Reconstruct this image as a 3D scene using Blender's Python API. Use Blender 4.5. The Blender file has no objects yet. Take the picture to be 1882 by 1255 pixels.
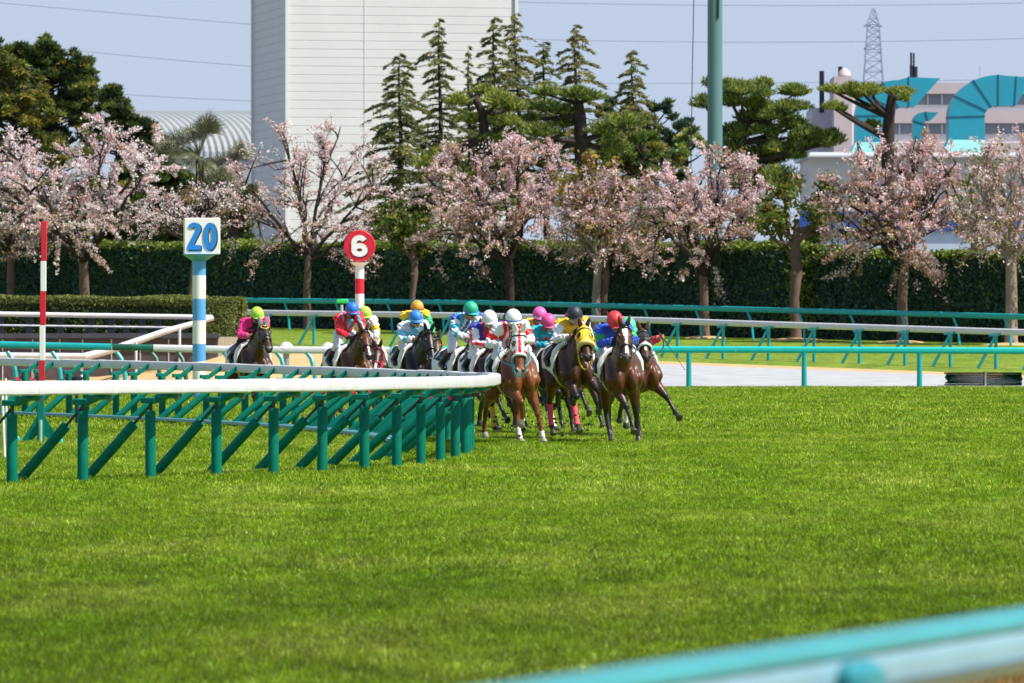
import bpy, bmesh, math, random
import numpy as np
from mathutils import Vector, Matrix, noise as mnoise

R = math.radians
scene = bpy.context.scene
COL = scene.collection

# ------------------------------------------------------------------ camera
F = 12000.0            # focal length in photo pixels (photo is 1882 wide)
CX, YH, H = 941.0, 610.0, 1.73
cam_d = bpy.data.cameras.new('camera')
cam_d.sensor_width = 36.0
cam_d.lens = F / 1882.0 * 36.0
cam_d.shift_y = -(627.5 - YH) / 1882.0
cam_d.clip_start, cam_d.clip_end = 0.5, 6000.0
cam_d.dof.use_dof = True
cam_d.dof.focus_distance = 100.0
cam_d.dof.aperture_fstop = 8.5
cam = bpy.data.objects.new('camera', cam_d)
cam.location = (0, 0, H)
cam.rotation_euler = (R(90), 0, 0)
COL.objects.link(cam)
scene.camera = cam

# ------------------------------------------------------------------ light
SUN_EL, SUN_AZ = 54.0, 114.0       # azimuth clockwise from +Y (the view direction): from the right, a little behind the camera
sv = Vector((math.cos(R(SUN_EL)) * math.sin(R(SUN_AZ)), math.cos(R(SUN_EL)) * math.cos(R(SUN_AZ)), math.sin(R(SUN_EL))))
sun_d = bpy.data.lights.new('sun', 'SUN')
sun_d.energy = 4.9
sun_d.angle = R(0.55)
sun_d.color = (1.0, 0.935, 0.82)
sun = bpy.data.objects.new('sun', sun_d)
sun.rotation_euler = (-sv).to_track_quat('-Z', 'Y').to_euler()
sun.location = (20, -20, 60)
COL.objects.link(sun)

world = bpy.data.worlds.new('World')
scene.world = world
world.use_nodes = True
wn = world.node_tree
for n in list(wn.nodes):
    wn.nodes.remove(n)
sky = wn.nodes.new('ShaderNodeTexSky')
sky.sky_type = 'NISHITA'
sky.sun_disc = False
sky.sun_elevation = R(SUN_EL)
sky.sun_rotation = R(SUN_AZ)
sky.air_density, sky.dust_density, sky.ozone_density = 1.0, 1.2, 1.2
bg = wn.nodes.new('ShaderNodeBackground')
bg.inputs['Strength'].default_value = 0.115
wo = wn.nodes.new('ShaderNodeOutputWorld')
# pale blue haze low over the horizon, the clear Nishita sky above it
wtc = wn.nodes.new('ShaderNodeTexCoord')
wsx = wn.nodes.new('ShaderNodeSeparateXYZ')
wmr = wn.nodes.new('ShaderNodeMapRange')
wmr.inputs['From Min'].default_value, wmr.inputs['From Max'].default_value = 0.06, 0.45
wmix = wn.nodes.new('ShaderNodeMix'); wmix.data_type = 'RGBA'
SKYLOW = (3.25, 3.85, 4.90)
wmix.inputs[6].default_value = (*SKYLOW, 1)
wn.links.new(wtc.outputs['Generated'], wsx.inputs[0])
wn.links.new(wsx.outputs['Z'], wmr.inputs['Value'])
wn.links.new(wmr.outputs[0], wmix.inputs[0])
wn.links.new(sky.outputs[0], wmix.inputs[7])
wn.links.new(wmix.outputs[2], bg.inputs[0])
wn.links.new(bg.outputs[0], wo.inputs[0])

scene.view_settings.view_transform = 'Standard'
scene.view_settings.look = 'None'
scene.view_settings.exposure = 0.5
scene.view_settings.gamma = 1.0
scene.view_settings.use_curve_mapping = False
scene.cycles.max_bounces = 6
scene.cycles.diffuse_bounces = 3
scene.cycles.transparent_max_bounces = 6

# ------------------------------------------------------------------ helpers
ZK = [(-50, 0), (100, 0), (118, .05), (131, .10), (175, .12), (183, .17), (202, .58), (211, .77), (236, 1.26),
      (265, 1.89), (300, 2.2), (420, 2.6), (900, 3.0), (4000, 4.0)]
def gz(d):
    return float(np.interp(d, [k[0] for k in ZK], [k[1] for k in ZK]))
def at(px, py, d):
    """world point seen at photo pixel (px, py) when it stands d metres away"""
    return Vector(((px - CX) / F * d, d, H + (YH - py) / F * d))
def gx(px, d):
    """ground point under photo column px at distance d"""
    return Vector(((px - CX) / F * d, d, gz(d)))

def srgb(r, g, b):
    f = lambda c: (c / 255 / 12.92) if c / 255 <= 0.04045 else ((c / 255 + 0.055) / 1.055) ** 2.4
    return (f(r), f(g), f(b))

def tag(o, label=None, cat=None, group=None, kind=None):
    if label: o['label'] = label
    if cat: o['category'] = cat
    if group: o['group'] = group
    if kind: o['kind'] = kind
    return o
def thing(name, label, cat, loc=(0, 0, 0), rotz=0.0, group=None):
    o = bpy.data.objects.new(name, None)
    COL.objects.link(o)
    o.empty_display_size = 0.2
    o.location = loc
    o.rotation_euler = (0, 0, rotz)
    return tag(o, label, cat, group)

# ---- materials
def newmat(name):
    m = bpy.data.materials.new(name)
    m.use_nodes = True
    nt = m.node_tree
    b = nt.nodes['Principled BSDF']
    return m, nt, b
def mat(name, color, rough=0.5, var=0.12, scale=6.0, bump=0.0, metal=0.0, spec=0.5, coat=0.0, stretch=None):
    m, nt, b = newmat(name)
    b.inputs['Roughness'].default_value = rough
    b.inputs['Metallic'].default_value = metal
    b.inputs['Specular IOR Level'].default_value = spec
    b.inputs['Coat Weight'].default_value = coat
    tc = nt.nodes.new('ShaderNodeTexCoord')
    nz = nt.nodes.new('ShaderNodeTexNoise')
    nz.inputs['Scale'].default_value = scale
    nz.inputs['Detail'].default_value = 5
    if stretch:
        mp = nt.nodes.new('ShaderNodeMapping')
        mp.inputs['Scale'].default_value = stretch
        nt.links.new(tc.outputs['Object'], mp.inputs[0]); nt.links.new(mp.outputs[0], nz.inputs[0])
    else:
        nt.links.new(tc.outputs['Object'], nz.inputs[0])
    rp = nt.nodes.new('ShaderNodeValToRGB')
    c = np.array(color)
    rp.color_ramp.elements[0].position = .3
    rp.color_ramp.elements[1].position = .7
    rp.color_ramp.elements[0].color = (*np.clip(c * (1 - var), 0, 1), 1)
    rp.color_ramp.elements[1].color = (*np.clip(c * (1 + var), 0, 1), 1)
    nt.links.new(nz.outputs['Fac'], rp.inputs[0])
    nt.links.new(rp.outputs[0], b.inputs['Base Color'])
    if bump:
        bp = nt.nodes.new('ShaderNodeBump')
        bp.inputs['Strength'].default_value = bump
        bp.inputs['Distance'].default_value = 0.02
        nt.links.new(nz.outputs['Fac'], bp.inputs['Height'])
        nt.links.new(bp.outputs[0], b.inputs['Normal'])
    return m
def attrmat(name, rough=0.5, spec=0.5, var=0.1, scale=20.0, bump=0.0, trans=0.0, sheen=0.0, coat=0.0, attr='Col'):
    m, nt, b = newmat(name)
    b.inputs['Roughness'].default_value = rough
    b.inputs['Specular IOR Level'].default_value = spec
    b.inputs['Sheen Weight'].default_value = sheen
    b.inputs['Coat Weight'].default_value = coat
    b.inputs['Coat Roughness'].default_value = 0.3
    at_ = nt.nodes.new('ShaderNodeAttribute'); at_.attribute_name = attr
    tc = nt.nodes.new('ShaderNodeTexCoord')
    nz = nt.nodes.new('ShaderNodeTexNoise')
    nz.inputs['Scale'].default_value = scale; nz.inputs['Detail'].default_value = 4
    nt.links.new(tc.outputs['Object'], nz.inputs[0])
    mr = nt.nodes.new('ShaderNodeMapRange')
    mr.inputs['From Min'].default_value = .3; mr.inputs['From Max'].default_value = .7
    mr.inputs['To Min'].default_value = 1 - var; mr.inputs['To Max'].default_value = 1 + var
    nt.links.new(nz.outputs['Fac'], mr.inputs['Value'])
    mx = nt.nodes.new('ShaderNodeVectorMath'); mx.operation = 'SCALE'
    nt.links.new(at_.outputs['Color'], mx.inputs[0]); nt.links.new(mr.outputs[0], mx.inputs['Scale'])
    nt.links.new(mx.outputs[0], b.inputs['Base Color'])
    if bump:
        bp = nt.nodes.new('ShaderNodeBump'); bp.inputs['Strength'].default_value = bump; bp.inputs['Distance'].default_value = .01
        nt.links.new(nz.outputs['Fac'], bp.inputs['Height']); nt.links.new(bp.outputs[0], b.inputs['Normal'])
    if trans:
        tr = nt.nodes.new('ShaderNodeBsdfTranslucent')
        nt.links.new(mx.outputs[0], tr.inputs['Color'])
        ms = nt.nodes.new('ShaderNodeMixShader'); ms.inputs[0].default_value = trans
        nt.links.new(b.outputs[0], ms.inputs[1]); nt.links.new(tr.outputs[0], ms.inputs[2])
        nt.links.new(ms.outputs[0], nt.nodes['Material Output'].inputs['Surface'])
    return m

# ---- mesh building
def frame(t, up=Vector((0, 0, 1))):
    t = t.normalized()
    s = t.cross(up)
    if s.length < 1e-4:
        s = t.cross(Vector((0, 1, 0)))
    s.normalize()
    return s, s.cross(t).normalized()      # side, up

class MB:
    def __init__(self):
        self.v, self.f, self.c, self.mi = [], [], [], []
        self.col = (1, 1, 1)
        self.m = 0
    def add(self, vs, fs, col=None):
        o = len(self.v)
        self.v.extend([tuple(p) for p in vs])
        self.c.extend([tuple(col or self.col)] * len(vs))
        self.f.extend([tuple(i + o for i in f) for f in fs])
        self.mi.extend([self.m] * len(fs))
    def rings(self, rings, cap=True, closed=False, col=None):
        n = len(rings[0])
        vs = [p for r in rings for p in r]
        fs = []
        k = len(rings)
        for i in range(k if closed else k - 1):
            a, b = i * n, ((i + 1) % k) * n
            for j in range(n):
                fs.append((a + j, a + (j + 1) % n, b + (j + 1) % n, b + j))
        if cap and not closed:
            fs.append(tuple(range(n - 1, -1, -1)))
            fs.append(tuple(range((k - 1) * n, k * n)))
        self.add(vs, fs, col)
    def tube(self, pts, rad, n=8, cap=True, col=None, up=Vector((0, 0, 1)), flat=1.0, closed=False):
        pts = [Vector(p) for p in pts]
        k = len(pts)
        if not hasattr(rad, '__len__'):
            rad = [rad] * k
        rs, last = [], None
        for i, p in enumerate(pts):
            if closed:
                t = pts[(i + 1) % k] - pts[(i - 1) % k]
            else:
                t = pts[min(i + 1, k - 1)] - pts[max(i - 1, 0)]
            if t.length < 1e-9:
                t = Vector((0, 0, 1))
            s, u = frame(t, up)
            if last is not None and s.dot(last) < 0 and not closed:
                s, u = -s, -u
            if last is not None and abs(s.dot(last)) < .3 and not closed:
                s = (last - t.normalized() * last.dot(t.normalized())).normalized(); u = s.cross(t.normalized())
            last = s
            rs.append([p + s * (rad[i] * math.cos(2 * math.pi * j / n)) + u * (rad[i] * flat * math.sin(2 * math.pi * j / n)) for j in range(n)])
        self.rings(rs, cap, closed, col)
    def capsule(self, p0, p1, r0, r1, n=12, col=None):
        p0, p1 = Vector(p0), Vector(p1)
        t = (p1 - p0)
        L = t.length
        t = t.normalized() if L > 1e-6 else Vector((0, 0, 1))
        pts, rad = [], []
        for a in (-85, -60, -30, 0):
            pts.append(p0 + t * (r0 * math.sin(R(a)))); rad.append(r0 * math.cos(R(a)))
        for a in (0, 30, 60, 85):
            pts.append(p1 + t * (r1 * math.sin(R(a)))); rad.append(r1 * math.cos(R(a)))
        s, u = frame(t)
        self.rings([[p + s * (r * math.cos(2 * math.pi * j / n)) + u * (r * math.sin(2 * math.pi * j / n)) for j in range(n)] for p, r in zip(pts, rad)], True, False, col)
    def ellipsoid(self, c, r, n=14, m=9, rot=None, col=None):
        c = Vector(c)
        rs = []
        for i in range(m):
            a = -math.pi / 2 + math.pi * (i + .15) / (m - .7)
            ring = []
            for j in range(n):
                b = 2 * math.pi * j / n
                p = Vector((r[0] * math.cos(a) * math.cos(b), r[1] * math.cos(a) * math.sin(b), r[2] * math.sin(a)))
                if rot is not None:
                    p = rot @ p
                ring.append(c + p)
            rs.append(ring)
        self.rings(rs, True, False, col)
    def box(self, c, s, rot=None, bevel=0.0, col=None):
        c = Vector(c)
        x, y, z = s[0] / 2, s[1] / 2, s[2] / 2
        if bevel:
            b = min(bevel, x * .9, y * .9, z * .9)
            prof = [(x - b, y), (x, y - b), (x, -y + b), (x - b, -y), (-x + b, -y), (-x, -y + b), (-x, y - b), (-x + b, y)]
            prof = prof[::-1]
            inner = [(px * (x - b) / x, py * (y - b) / y) for px, py in prof]
            ls = [(inner, -z), (prof, -z + b), (prof, z - b), (inner, z)]
            rs = []
            for pr, zz in ls:
                rs.append([c + ((rot @ Vector((px, py, zz))) if rot is not None else Vector((px, py, zz))) for px, py in pr])
            self.rings(rs, True, False, col)
            return
        vs = [Vector((i, j, k)) for k in (-z, z) for j in (-y, y) for i in (-x, x)]
        vs = [c + (rot @ p if rot is not None else p) for p in vs]
        self.add(vs, [(0, 2, 3, 1), (4, 5, 7, 6), (0, 1, 5, 4), (2, 6, 7, 3), (0, 4, 6, 2), (1, 3, 7, 5)], col)
    def bar(self, p0, p1, w, h, bevel=0.0, col=None, up=Vector((0, 0, 1))):
        """box from p0 to p1, w wide sideways and h tall"""
        p0, p1 = Vector(p0), Vector(p1)
        t = p1 - p0
        s, u = frame(t, up)
        rot = Matrix((t.normalized(), s, u)).transposed()
        self.box((p0 + p1) / 2, (t.length, w, h), rot, bevel, col)
    def mesh(self, name='m'):
        me = bpy.data.meshes.new(name)
        me.from_pydata(self.v, [], self.f)
        me.validate()
        return me
    def build(self, name, mats, parent=None, smooth=True, colors=False, loc=None):
        me = bpy.data.meshes.new(name)
        me.from_pydata(self.v, [], self.f)
        ms = mats if isinstance(mats, (list, tuple)) else [mats]
        for m in ms:
            me.materials.append(m)
        if len(ms) > 1:
            me.polygons.foreach_set('material_index', self.mi)
        if colors:
            a = me.color_attributes.new('Col', 'FLOAT_COLOR', 'POINT')
            a.data.foreach_set('color', np.c_[np.array(self.c, dtype=np.float32), np.ones(len(self.c), np.float32)].ravel())
        me.update()
        if smooth:
            smooth_mesh(me, smooth if smooth is not True else 40)
        return obj(name, me, parent, loc)
def smooth_mesh(me, deg=40):
    me.polygons.foreach_set('use_smooth', [True] * len(me.polygons))
    if deg < 180:
        try:
            me.set_sharp_from_angle(angle=R(deg))
        except Exception:
            pass
def obj(name, me, parent=None, loc=None):
    o = bpy.data.objects.new(name, me)
    COL.objects.link(o)
    if parent is not None:
        o.parent = parent
    if loc is not None:
        o.location = loc
    return o
def fast_mesh(name, V, Q, mats, col=None, parent=None, smooth=False, n=4):
    """V (k,3), Q (m,n) arrays -> object"""
    V = np.asarray(V, np.float32); Q = np.asarray(Q, np.int32)
    me = bpy.data.meshes.new(name)
    me.vertices.add(len(V)); me.vertices.foreach_set('co', V.ravel())
    me.loops.add(Q.size); me.loops.foreach_set('vertex_index', Q.ravel())
    me.polygons.add(len(Q))
    me.polygons.foreach_set('loop_start', np.arange(0, Q.size, Q.shape[1], dtype=np.int32))
    for m in (mats if isinstance(mats, (list, tuple)) else [mats]):
        me.materials.append(m)
    if col is not None:
        a = me.color_attributes.new('Col', 'FLOAT_COLOR', 'POINT')
        a.data.foreach_set('color', np.c_[np.asarray(col, np.float32), np.ones(len(col), np.float32)].ravel())
    me.update(calc_edges=True)
    me.validate()
    if smooth:
        smooth_mesh(me, 180)
    return obj(name, me, parent)
def copy_tree(o, parent=None):
    c = o.copy(); COL.objects.link(c)
    if parent is not None:
        c.parent = parent
    for ch in list(o.children):
        copy_tree(ch, c)
    return c
def remesh(mb, voxel, it=6, fac=0.5):
    me = mb.mesh('tmp')
    o = bpy.data.objects.new('tmp', me)
    COL.objects.link(o)
    md = o.modifiers.new('r', 'REMESH'); md.mode = 'VOXEL'; md.voxel_size = voxel; md.adaptivity = 0.0
    if it:
        sm = o.modifiers.new('s', 'SMOOTH'); sm.factor = fac; sm.iterations = it
    dg = bpy.context.evaluated_depsgraph_get()
    out = bpy.data.meshes.new_from_object(o.evaluated_get(dg))
    bpy.data.objects.remove(o); bpy.data.meshes.remove(me)
    n = len(out.vertices)
    V = np.empty(n * 3, np.float32); out.vertices.foreach_get('co', V); V = V.reshape(-1, 3)
    N = np.empty(n * 3, np.float32); out.vertices.foreach_get('normal', N); N = N.reshape(-1, 3)
    nl = len(out.loops)
    L = np.empty(nl, np.int32); out.loops.foreach_get('vertex_index', L)
    sizes = np.empty(len(out.polygons), np.int32); out.polygons.foreach_get('loop_total', sizes)
    bpy.data.meshes.remove(out)
    assert (sizes == 4).all()
    return V, N, L.reshape(-1, 4)
def text_mesh(s, size, bold=0.0):
    cu = bpy.data.curves.new('t', 'FONT')
    cu.body = s; cu.size = size; cu.align_x = 'CENTER'; cu.align_y = 'CENTER'
    cu.offset = bold; cu.resolution_u = 6
    o = bpy.data.objects.new('t', cu); COL.objects.link(o)
    dg = bpy.context.evaluated_depsgraph_get()
    me = bpy.data.meshes.new_from_object(o.evaluated_get(dg))
    v = [tuple(p.co) for p in me.vertices]; f = [tuple(p.vertices) for p in me.polygons]
    bpy.data.objects.remove(o); bpy.data.curves.remove(cu); bpy.data.meshes.remove(me)
    return v, f
def sheet_text(s, size, depth, bold=0.0, cuts=0):
    """extruded text: flat faces at z=depth and a skirt down to z=0"""
    v, f = text_mesh(s, size, bold)
    if cuts:
        bm = bmesh.new()
        vv = [bm.verts.new(p) for p in v]
        for q in f:
            try: bm.faces.new([vv[i] for i in q])
            except ValueError: pass
        bmesh.ops.remove_doubles(bm, verts=bm.verts, dist=1e-6)
        bmesh.ops.triangulate(bm, faces=bm.faces)
        for _ in range(cuts):
            bmesh.ops.subdivide_edges(bm, edges=[e for e in bm.edges if e.calc_length() > .04], cuts=1)
            bmesh.ops.triangulate(bm, faces=bm.faces)
        bm.verts.index_update()
        v = [tuple(p.co) for p in bm.verts]; f = [tuple(x.index for x in q.verts) for q in bm.faces]
        bm.free()
    n = len(v)
    ed = {}
    for q in f:
        for a, b in zip(q, q[1:] + q[:1]):
            ed[(a, b)] = ed.get((a, b), 0) + 1
    fs = [tuple(q) for q in f]
    for (a, b) in ed:
        if (b, a) not in ed:
            fs.append((b, a, a + n, b + n))
    return [(x, y, depth) for x, y, _ in v] + [(x, y, 0.0) for x, y, _ in v], fs
# ================================================================== ground
def turf_material(name, far=False):
    m, nt, b = newmat(name)
    b.inputs['Roughness'].default_value = .85
    b.inputs['Specular IOR Level'].default_value = .15
    ge = nt.nodes.new('ShaderNodeNewGeometry')
    def noise_(scale, stretch, detail=4):
        mp = nt.nodes.new('ShaderNodeMapping'); mp.inputs['Scale'].default_value = stretch
        nz = nt.nodes.new('ShaderNodeTexNoise'); nz.inputs['Scale'].default_value = scale; nz.inputs['Detail'].default_value = detail
        nt.links.new(ge.outputs['Position'], mp.inputs[0]); nt.links.new(mp.outputs[0], nz.inputs[0])
        return nz.outputs['Fac']
    def ramp(fac, stops):
        rp = nt.nodes.new('ShaderNodeValToRGB')
        el = rp.color_ramp.elements
        while len(el) < len(stops): el.new(.5)
        for e, (p, c) in zip(el, stops):
            e.position = p; e.color = (*c, 1)
        nt.links.new(fac, rp.inputs[0])
        return rp.outputs[0]
    big = noise_(.55, (1, .35, 1))
    if far:
        c = ramp(big, [(.3, (.115, .190, .012)), (.55, (.150, .220, .020)), (.75, (.18, .24, .032))])
    else:
        c = ramp(big, [(.26, (.142, .272, .006)), (.5, (.215, .345, .014)), (.70, (.32, .425, .040)), (.86, (.36, .37, .06))])
    fine = noise_(9, (1, .3, 1), 6)
    mid = noise_(2.1, (1, .45, 1), 5)
    mr = nt.nodes.new('ShaderNodeMapRange')
    mr.inputs['From Min'].default_value = .25; mr.inputs['From Max'].default_value = .75
    mr.inputs['To Min'].default_value = .6; mr.inputs['To Max'].default_value = 1.4
    nt.links.new(fine, mr.inputs['Value'])
    m2 = nt.nodes.new('ShaderNodeMapRange')
    m2.inputs['From Min'].default_value = .3; m2.inputs['From Max'].default_value = .7
    m2.inputs['To Min'].default_value = .70; m2.inputs['To Max'].default_value = 1.28
    nt.links.new(mid, m2.inputs['Value'])
    # the turf is darkest close to the camera and grows paler along Y
    sp = nt.nodes.new('ShaderNodeSeparateXYZ'); nt.links.new(ge.outputs['Position'], sp.inputs[0])
    m3 = nt.nodes.new('ShaderNodeMapRange'); m3.interpolation_type = 'SMOOTHSTEP'
    m3.inputs['From Min'].default_value = 34; m3.inputs['From Max'].default_value = 74
    m3.inputs['To Min'].default_value = .74; m3.inputs['To Max'].default_value = 1.0
    nt.links.new(sp.outputs['Y'], m3.inputs['Value'])
    def mulv(a, b_):
        x = nt.nodes.new('ShaderNodeMath'); x.operation = 'MULTIPLY'; nt.links.new(a, x.inputs[0]); nt.links.new(b_, x.inputs[1]); return x.outputs[0]
    # dry brownish verge under the boundary rail at the right
    def smooth_(sock, a, b_):
        q = nt.nodes.new('ShaderNodeMapRange'); q.interpolation_type = 'SMOOTHSTEP'
        q.inputs['From Min'].default_value = a; q.inputs['From Max'].default_value = b_
        nt.links.new(sock, q.inputs['Value']); return q.outputs[0]
    mxb = nt.nodes.new('ShaderNodeMix'); mxb.data_type = 'RGBA'; mxb.inputs[7].default_value = (.40, .27, .085, 1)
    nt.links.new(mulv(smooth_(sp.outputs['Y'], 36.0, 34.2), smooth_(sp.outputs['X'], .9, 1.8)), mxb.inputs[0]); nt.links.new(c, mxb.inputs[6]); c = mxb.outputs[2]
    sc = nt.nodes.new('ShaderNodeVectorMath'); sc.operation = 'SCALE'
    nt.links.new(c, sc.inputs[0]); nt.links.new(mulv(mulv(mr.outputs[0], m2.outputs[0]), m3.outputs[0]), sc.inputs['Scale'])
    out = sc.outputs[0]
    return m, nt, b, out
m_turf, nt, b, c_ = turf_material('turf', True)
nt.links.new(c_, b.inputs['Base Color'])
M_TURF = m_turf
# blades: the same patches of colour, with each blade a little different
m_bl, nt, b, c_ = turf_material('grass_blades')
at_ = nt.nodes.new('ShaderNodeAttribute'); at_.attribute_name = 'Col'
mul = nt.nodes.new('ShaderNodeVectorMath'); mul.operation = 'MULTIPLY'
nt.links.new(c_, mul.inputs[0]); nt.links.new(at_.outputs['Color'], mul.inputs[1])
nt.links.new(mul.outputs[0], b.inputs['Base Color'])
b.inputs['Roughness'].default_value = .4; b.inputs['Specular IOR Level'].default_value = .18
tr = nt.nodes.new('ShaderNodeBsdfTranslucent'); nt.links.new(mul.outputs[0], tr.inputs['Color'])
ms = nt.nodes.new('ShaderNodeMixShader'); ms.inputs[0].default_value = .45
nt.links.new(b.outputs[0], ms.inputs[1]); nt.links.new(tr.outputs[0], ms.inputs[2])
nt.links.new(ms.outputs[0], nt.nodes['Material Output'].inputs['Surface'])
M_BLADE = m_bl

ys = [-60, -10, 0, 10, 20, 30, 40, 60, 80, 100, 106, 112, 118, 124, 131, 140, 150, 160, 170, 175, 179, 183, 187, 191, 196, 202, 206, 211, 217, 223, 230, 236, 243, 250, 257, 265, 275, 285, 300, 340, 420, 600, 900, 1600, 4000]
def strip(name, left, right, yy, dz, m, kind='structure', nx=8):
    V, Q = [], []
    for y in yy:
        a, b_ = left(y), right(y)
        for i in range(nx + 1):
            V.append((a + (b_ - a) * i / nx, y, gz(y) + dz))
    w = nx + 1
    for i in range(len(yy) - 1):
        for j in range(nx):
            a = i * w + j
            Q.append((a, a + 1, a + w + 1, a + w))
    o = fast_mesh(name, V, Q, m, None, None, True)
    tag(o, kind=kind)
    return o
strip('turf', lambda y: -900, lambda y: 900, ys, 0, M_TURF, nx=16)

# far rails run away to the left: the line  d = 217.5 - 1.5 * (X - 5.3)  and its parallels
def far_d(px, off):
    """distance at which photo column px meets the far line shifted by off metres"""
    k = (px - CX) / F
    return (225.4 + off) / (1 + 1.5 * k)
def far_line(px, off):
    d = far_d(px, off)
    return gx(px, d)

M_SAND = mat('sand', srgb(186, 160, 116), .95, .16, 1.6, .3, spec=.1)
M_PATH = mat('pale_path', (.37, .385, .405), .9, .13, 1.4, .1, spec=.05)
M_YARD = mat('unseen_yard_paving', (.20, .20, .195), .9, .15, .2, 0, spec=.1)
strip('unseen_yard_paving', lambda y: -900, lambda y: 900, [274, 285, 300, 340, 420, 600, 900, 1600, 4000], .05, M_YARD, nx=16)  # unseen grey ground, added to stop turf bouncing green onto the walls
def poly_strip(name, pts_near, pts_far, dz, m, n=12):
    V, Q = [], []
    k = len(pts_near)
    for a, b_ in zip(pts_near, pts_far):
        for i in range(n + 1):
            p = a.lerp(b_, i / n)
            V.append((p.x, p.y, gz(p.y) + dz))
    for i in range(k - 1):
        for j in range(n):
            a = i * (n + 1) + j
            Q.append((a, a + n + 1, a + n + 2, a + 1))
    return tag(fast_mesh(name, V, Q, m, None, None, True), kind='structure')
pxs = list(range(-700, 2600, 60))
near = [Vector(((px - CX) / F * 183.6, 183.6, 0)) for px in pxs]
poly_strip('sand_track', near, [far_line(px, -7.0) for px in pxs], .006, M_SAND)
pp = [p for p in pxs if p >= 800]
poly_strip('pale_path', [Vector(((px - CX) / F * 184.0, 184.0, 0)) for px in pp], [far_line(px, -10.6) for px in pp], .014, M_PATH)

# grass blades
rng = np.random.default_rng(4)
def blade_band(d0, d1, dens, hgt, wid):
    n = int(dens * (d1 - d0) * (d0 + d1) / 2 * .182)
    u = rng.random(n)
    d = np.sqrt(d0 * d0 + u * (d1 * d1 - d0 * d0))
    x = (rng.random(n) - .5) * .182 * d
    return d, x, np.full(n, hgt), np.full(n, wid)
parts = [blade_band(27, 45, 1900, .050, .0055), blade_band(45, 70, 900, .052, .008), blade_band(70, 112, 380, .058, .012), blade_band(112, 183.4, 90, .060, .020)]
d, x, hh, ww = [np.concatenate([p[i] for p in parts]) for i in range(4)]
n = len(d)
z = np.interp(d, [k[0] for k in ZK], [k[1] for k in ZK])
# trodden and longer patches
pv = np.sin(x * 1.7 + np.sin(d * .31) * 2) * np.sin(d * .23 + x * .4) + .6 * np.sin(x * 5.1 + d * .9)
hh = hh * (.75 + .5 * rng.random(n)) * (1 + .18 * pv)
az = rng.random(n) * 2 * np.pi
lean = (.25 + 1.05 * rng.random(n) ** 1.2) * hh
ta = rng.random(n) * 2 * np.pi
dx, dy = np.cos(az) * lean, np.sin(az) * lean
wx, wy = np.cos(ta) * ww / 2, np.sin(ta) * ww / 2
base = np.stack([x, d, z], 1)
W = np.stack([wx, wy, np.zeros(n)], 1)
midp = base + np.stack([dx * .35, dy * .35, hh * .6], 1)
tip = base + np.stack([dx, dy, hh * (1 - .25 * (lean / hh) ** 2)], 1)
V = np.stack([base - W, base + W, midp + W * .8, midp - W * .8, tip + W * .12, tip - W * .12], 1).reshape(-1, 3)
o6 = np.arange(n)[:, None] * 6
Q = np.concatenate([o6 + np.array([0, 1, 2, 3]), o6 + np.array([3, 2, 4, 5])], 1).reshape(-1, 4)
tone = .50 + 1.0 * rng.random(n) ** 1.5
yel = rng.random(n)
pale = rng.random(n) > .955  # pale blades stand in for sun glints sparkling on the grass
tone = np.where(pale, tone * 1.9, tone)
cc = np.stack([tone * (1 + .45 * (yel > .82)), tone * (1 + .12 * (yel > .82)), tone * (1 + .9 * (yel > .9) + 2.2 * pale)], 1)
tag(fast_mesh('grass', V, Q, M_BLADE, np.repeat(cc, 6, 0)), kind='stuff')

# ================================================================== running rail round the bend
M_WHITE = mat('white_rail_plastic', (.60, .60, .63), .42, .07, 4)
M_GREEN = mat('green_post_pad', (.0, .145, .100), .6, .14, 9, .08, spec=.12)
M_GREEN2 = mat('green_steel', (.0, .165, .130), .5, .12, 9, spec=.2)
M_TEAL = mat('turquoise_rail_paint', (.006, .33, .36), .38, .10, 4)
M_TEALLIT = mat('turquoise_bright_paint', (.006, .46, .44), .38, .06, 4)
M_DARKROD = mat('dark_steel_rod', (.012, .03, .028), .5, .15, 12)
M_STRIP = mat('yellow_seam', (.55, .47, .22), .6, .1, 12)
M_GREYBOLT = mat('grey_bolt', (.25, .25, .25), .5, .2, 12)
M_REDCAP = mat('red_tape', (.62, .02, .03), .5, .1, 12)

ARC = [(-6.45, 72.3), (-5.65, 73.6), (-4.92, 74.9), (-4.22, 76.4), (-3.51, 77.8), (-2.88, 79.1), (-2.33, 80.4), (-1.85, 81.6), (-1.46, 82.9), (-1.175, 84.4), (-.945, 86.3), (-.77, 88.8), (-.66, 91.9)]
ARC += [(-.6 - (dd - 96) ** 2 / 120, dd) for dd in np.arange(94.0, 141, 1.0)]
ARC = np.array(ARC)
seg = np.r_[0, np.cumsum(np.linalg.norm(np.diff(ARC, axis=0), axis=1))]
def arc(s):
    return Vector((np.interp(s, seg, ARC[:, 0]), np.interp(s, seg, ARC[:, 1]), 0))
def arc_n(s):
    t = (arc(min(s + .8, seg[-1])) - arc(max(s - .8, 0))).normalized()
    return Vector((t.y, -t.x, 0)), t           # outward, along
def rail_top(d):
    return float(np.interp(d, [72, 76, 84, 90, 96, 103, 110, 117, 124, 131, 140], [1.18, 1.18, 1.165, 1.14, 1.125, 1.10, 1.105, 1.13, 1.18, 1.22, 1.27]))
rail_thing = thing('running_rail', 'white running rail on padded green posts curving round the bend before the horses', 'rail', (ARC[1][0], ARC[1][1], 0))
rl = Vector((ARC[1][0], ARC[1][1], 0))
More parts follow.
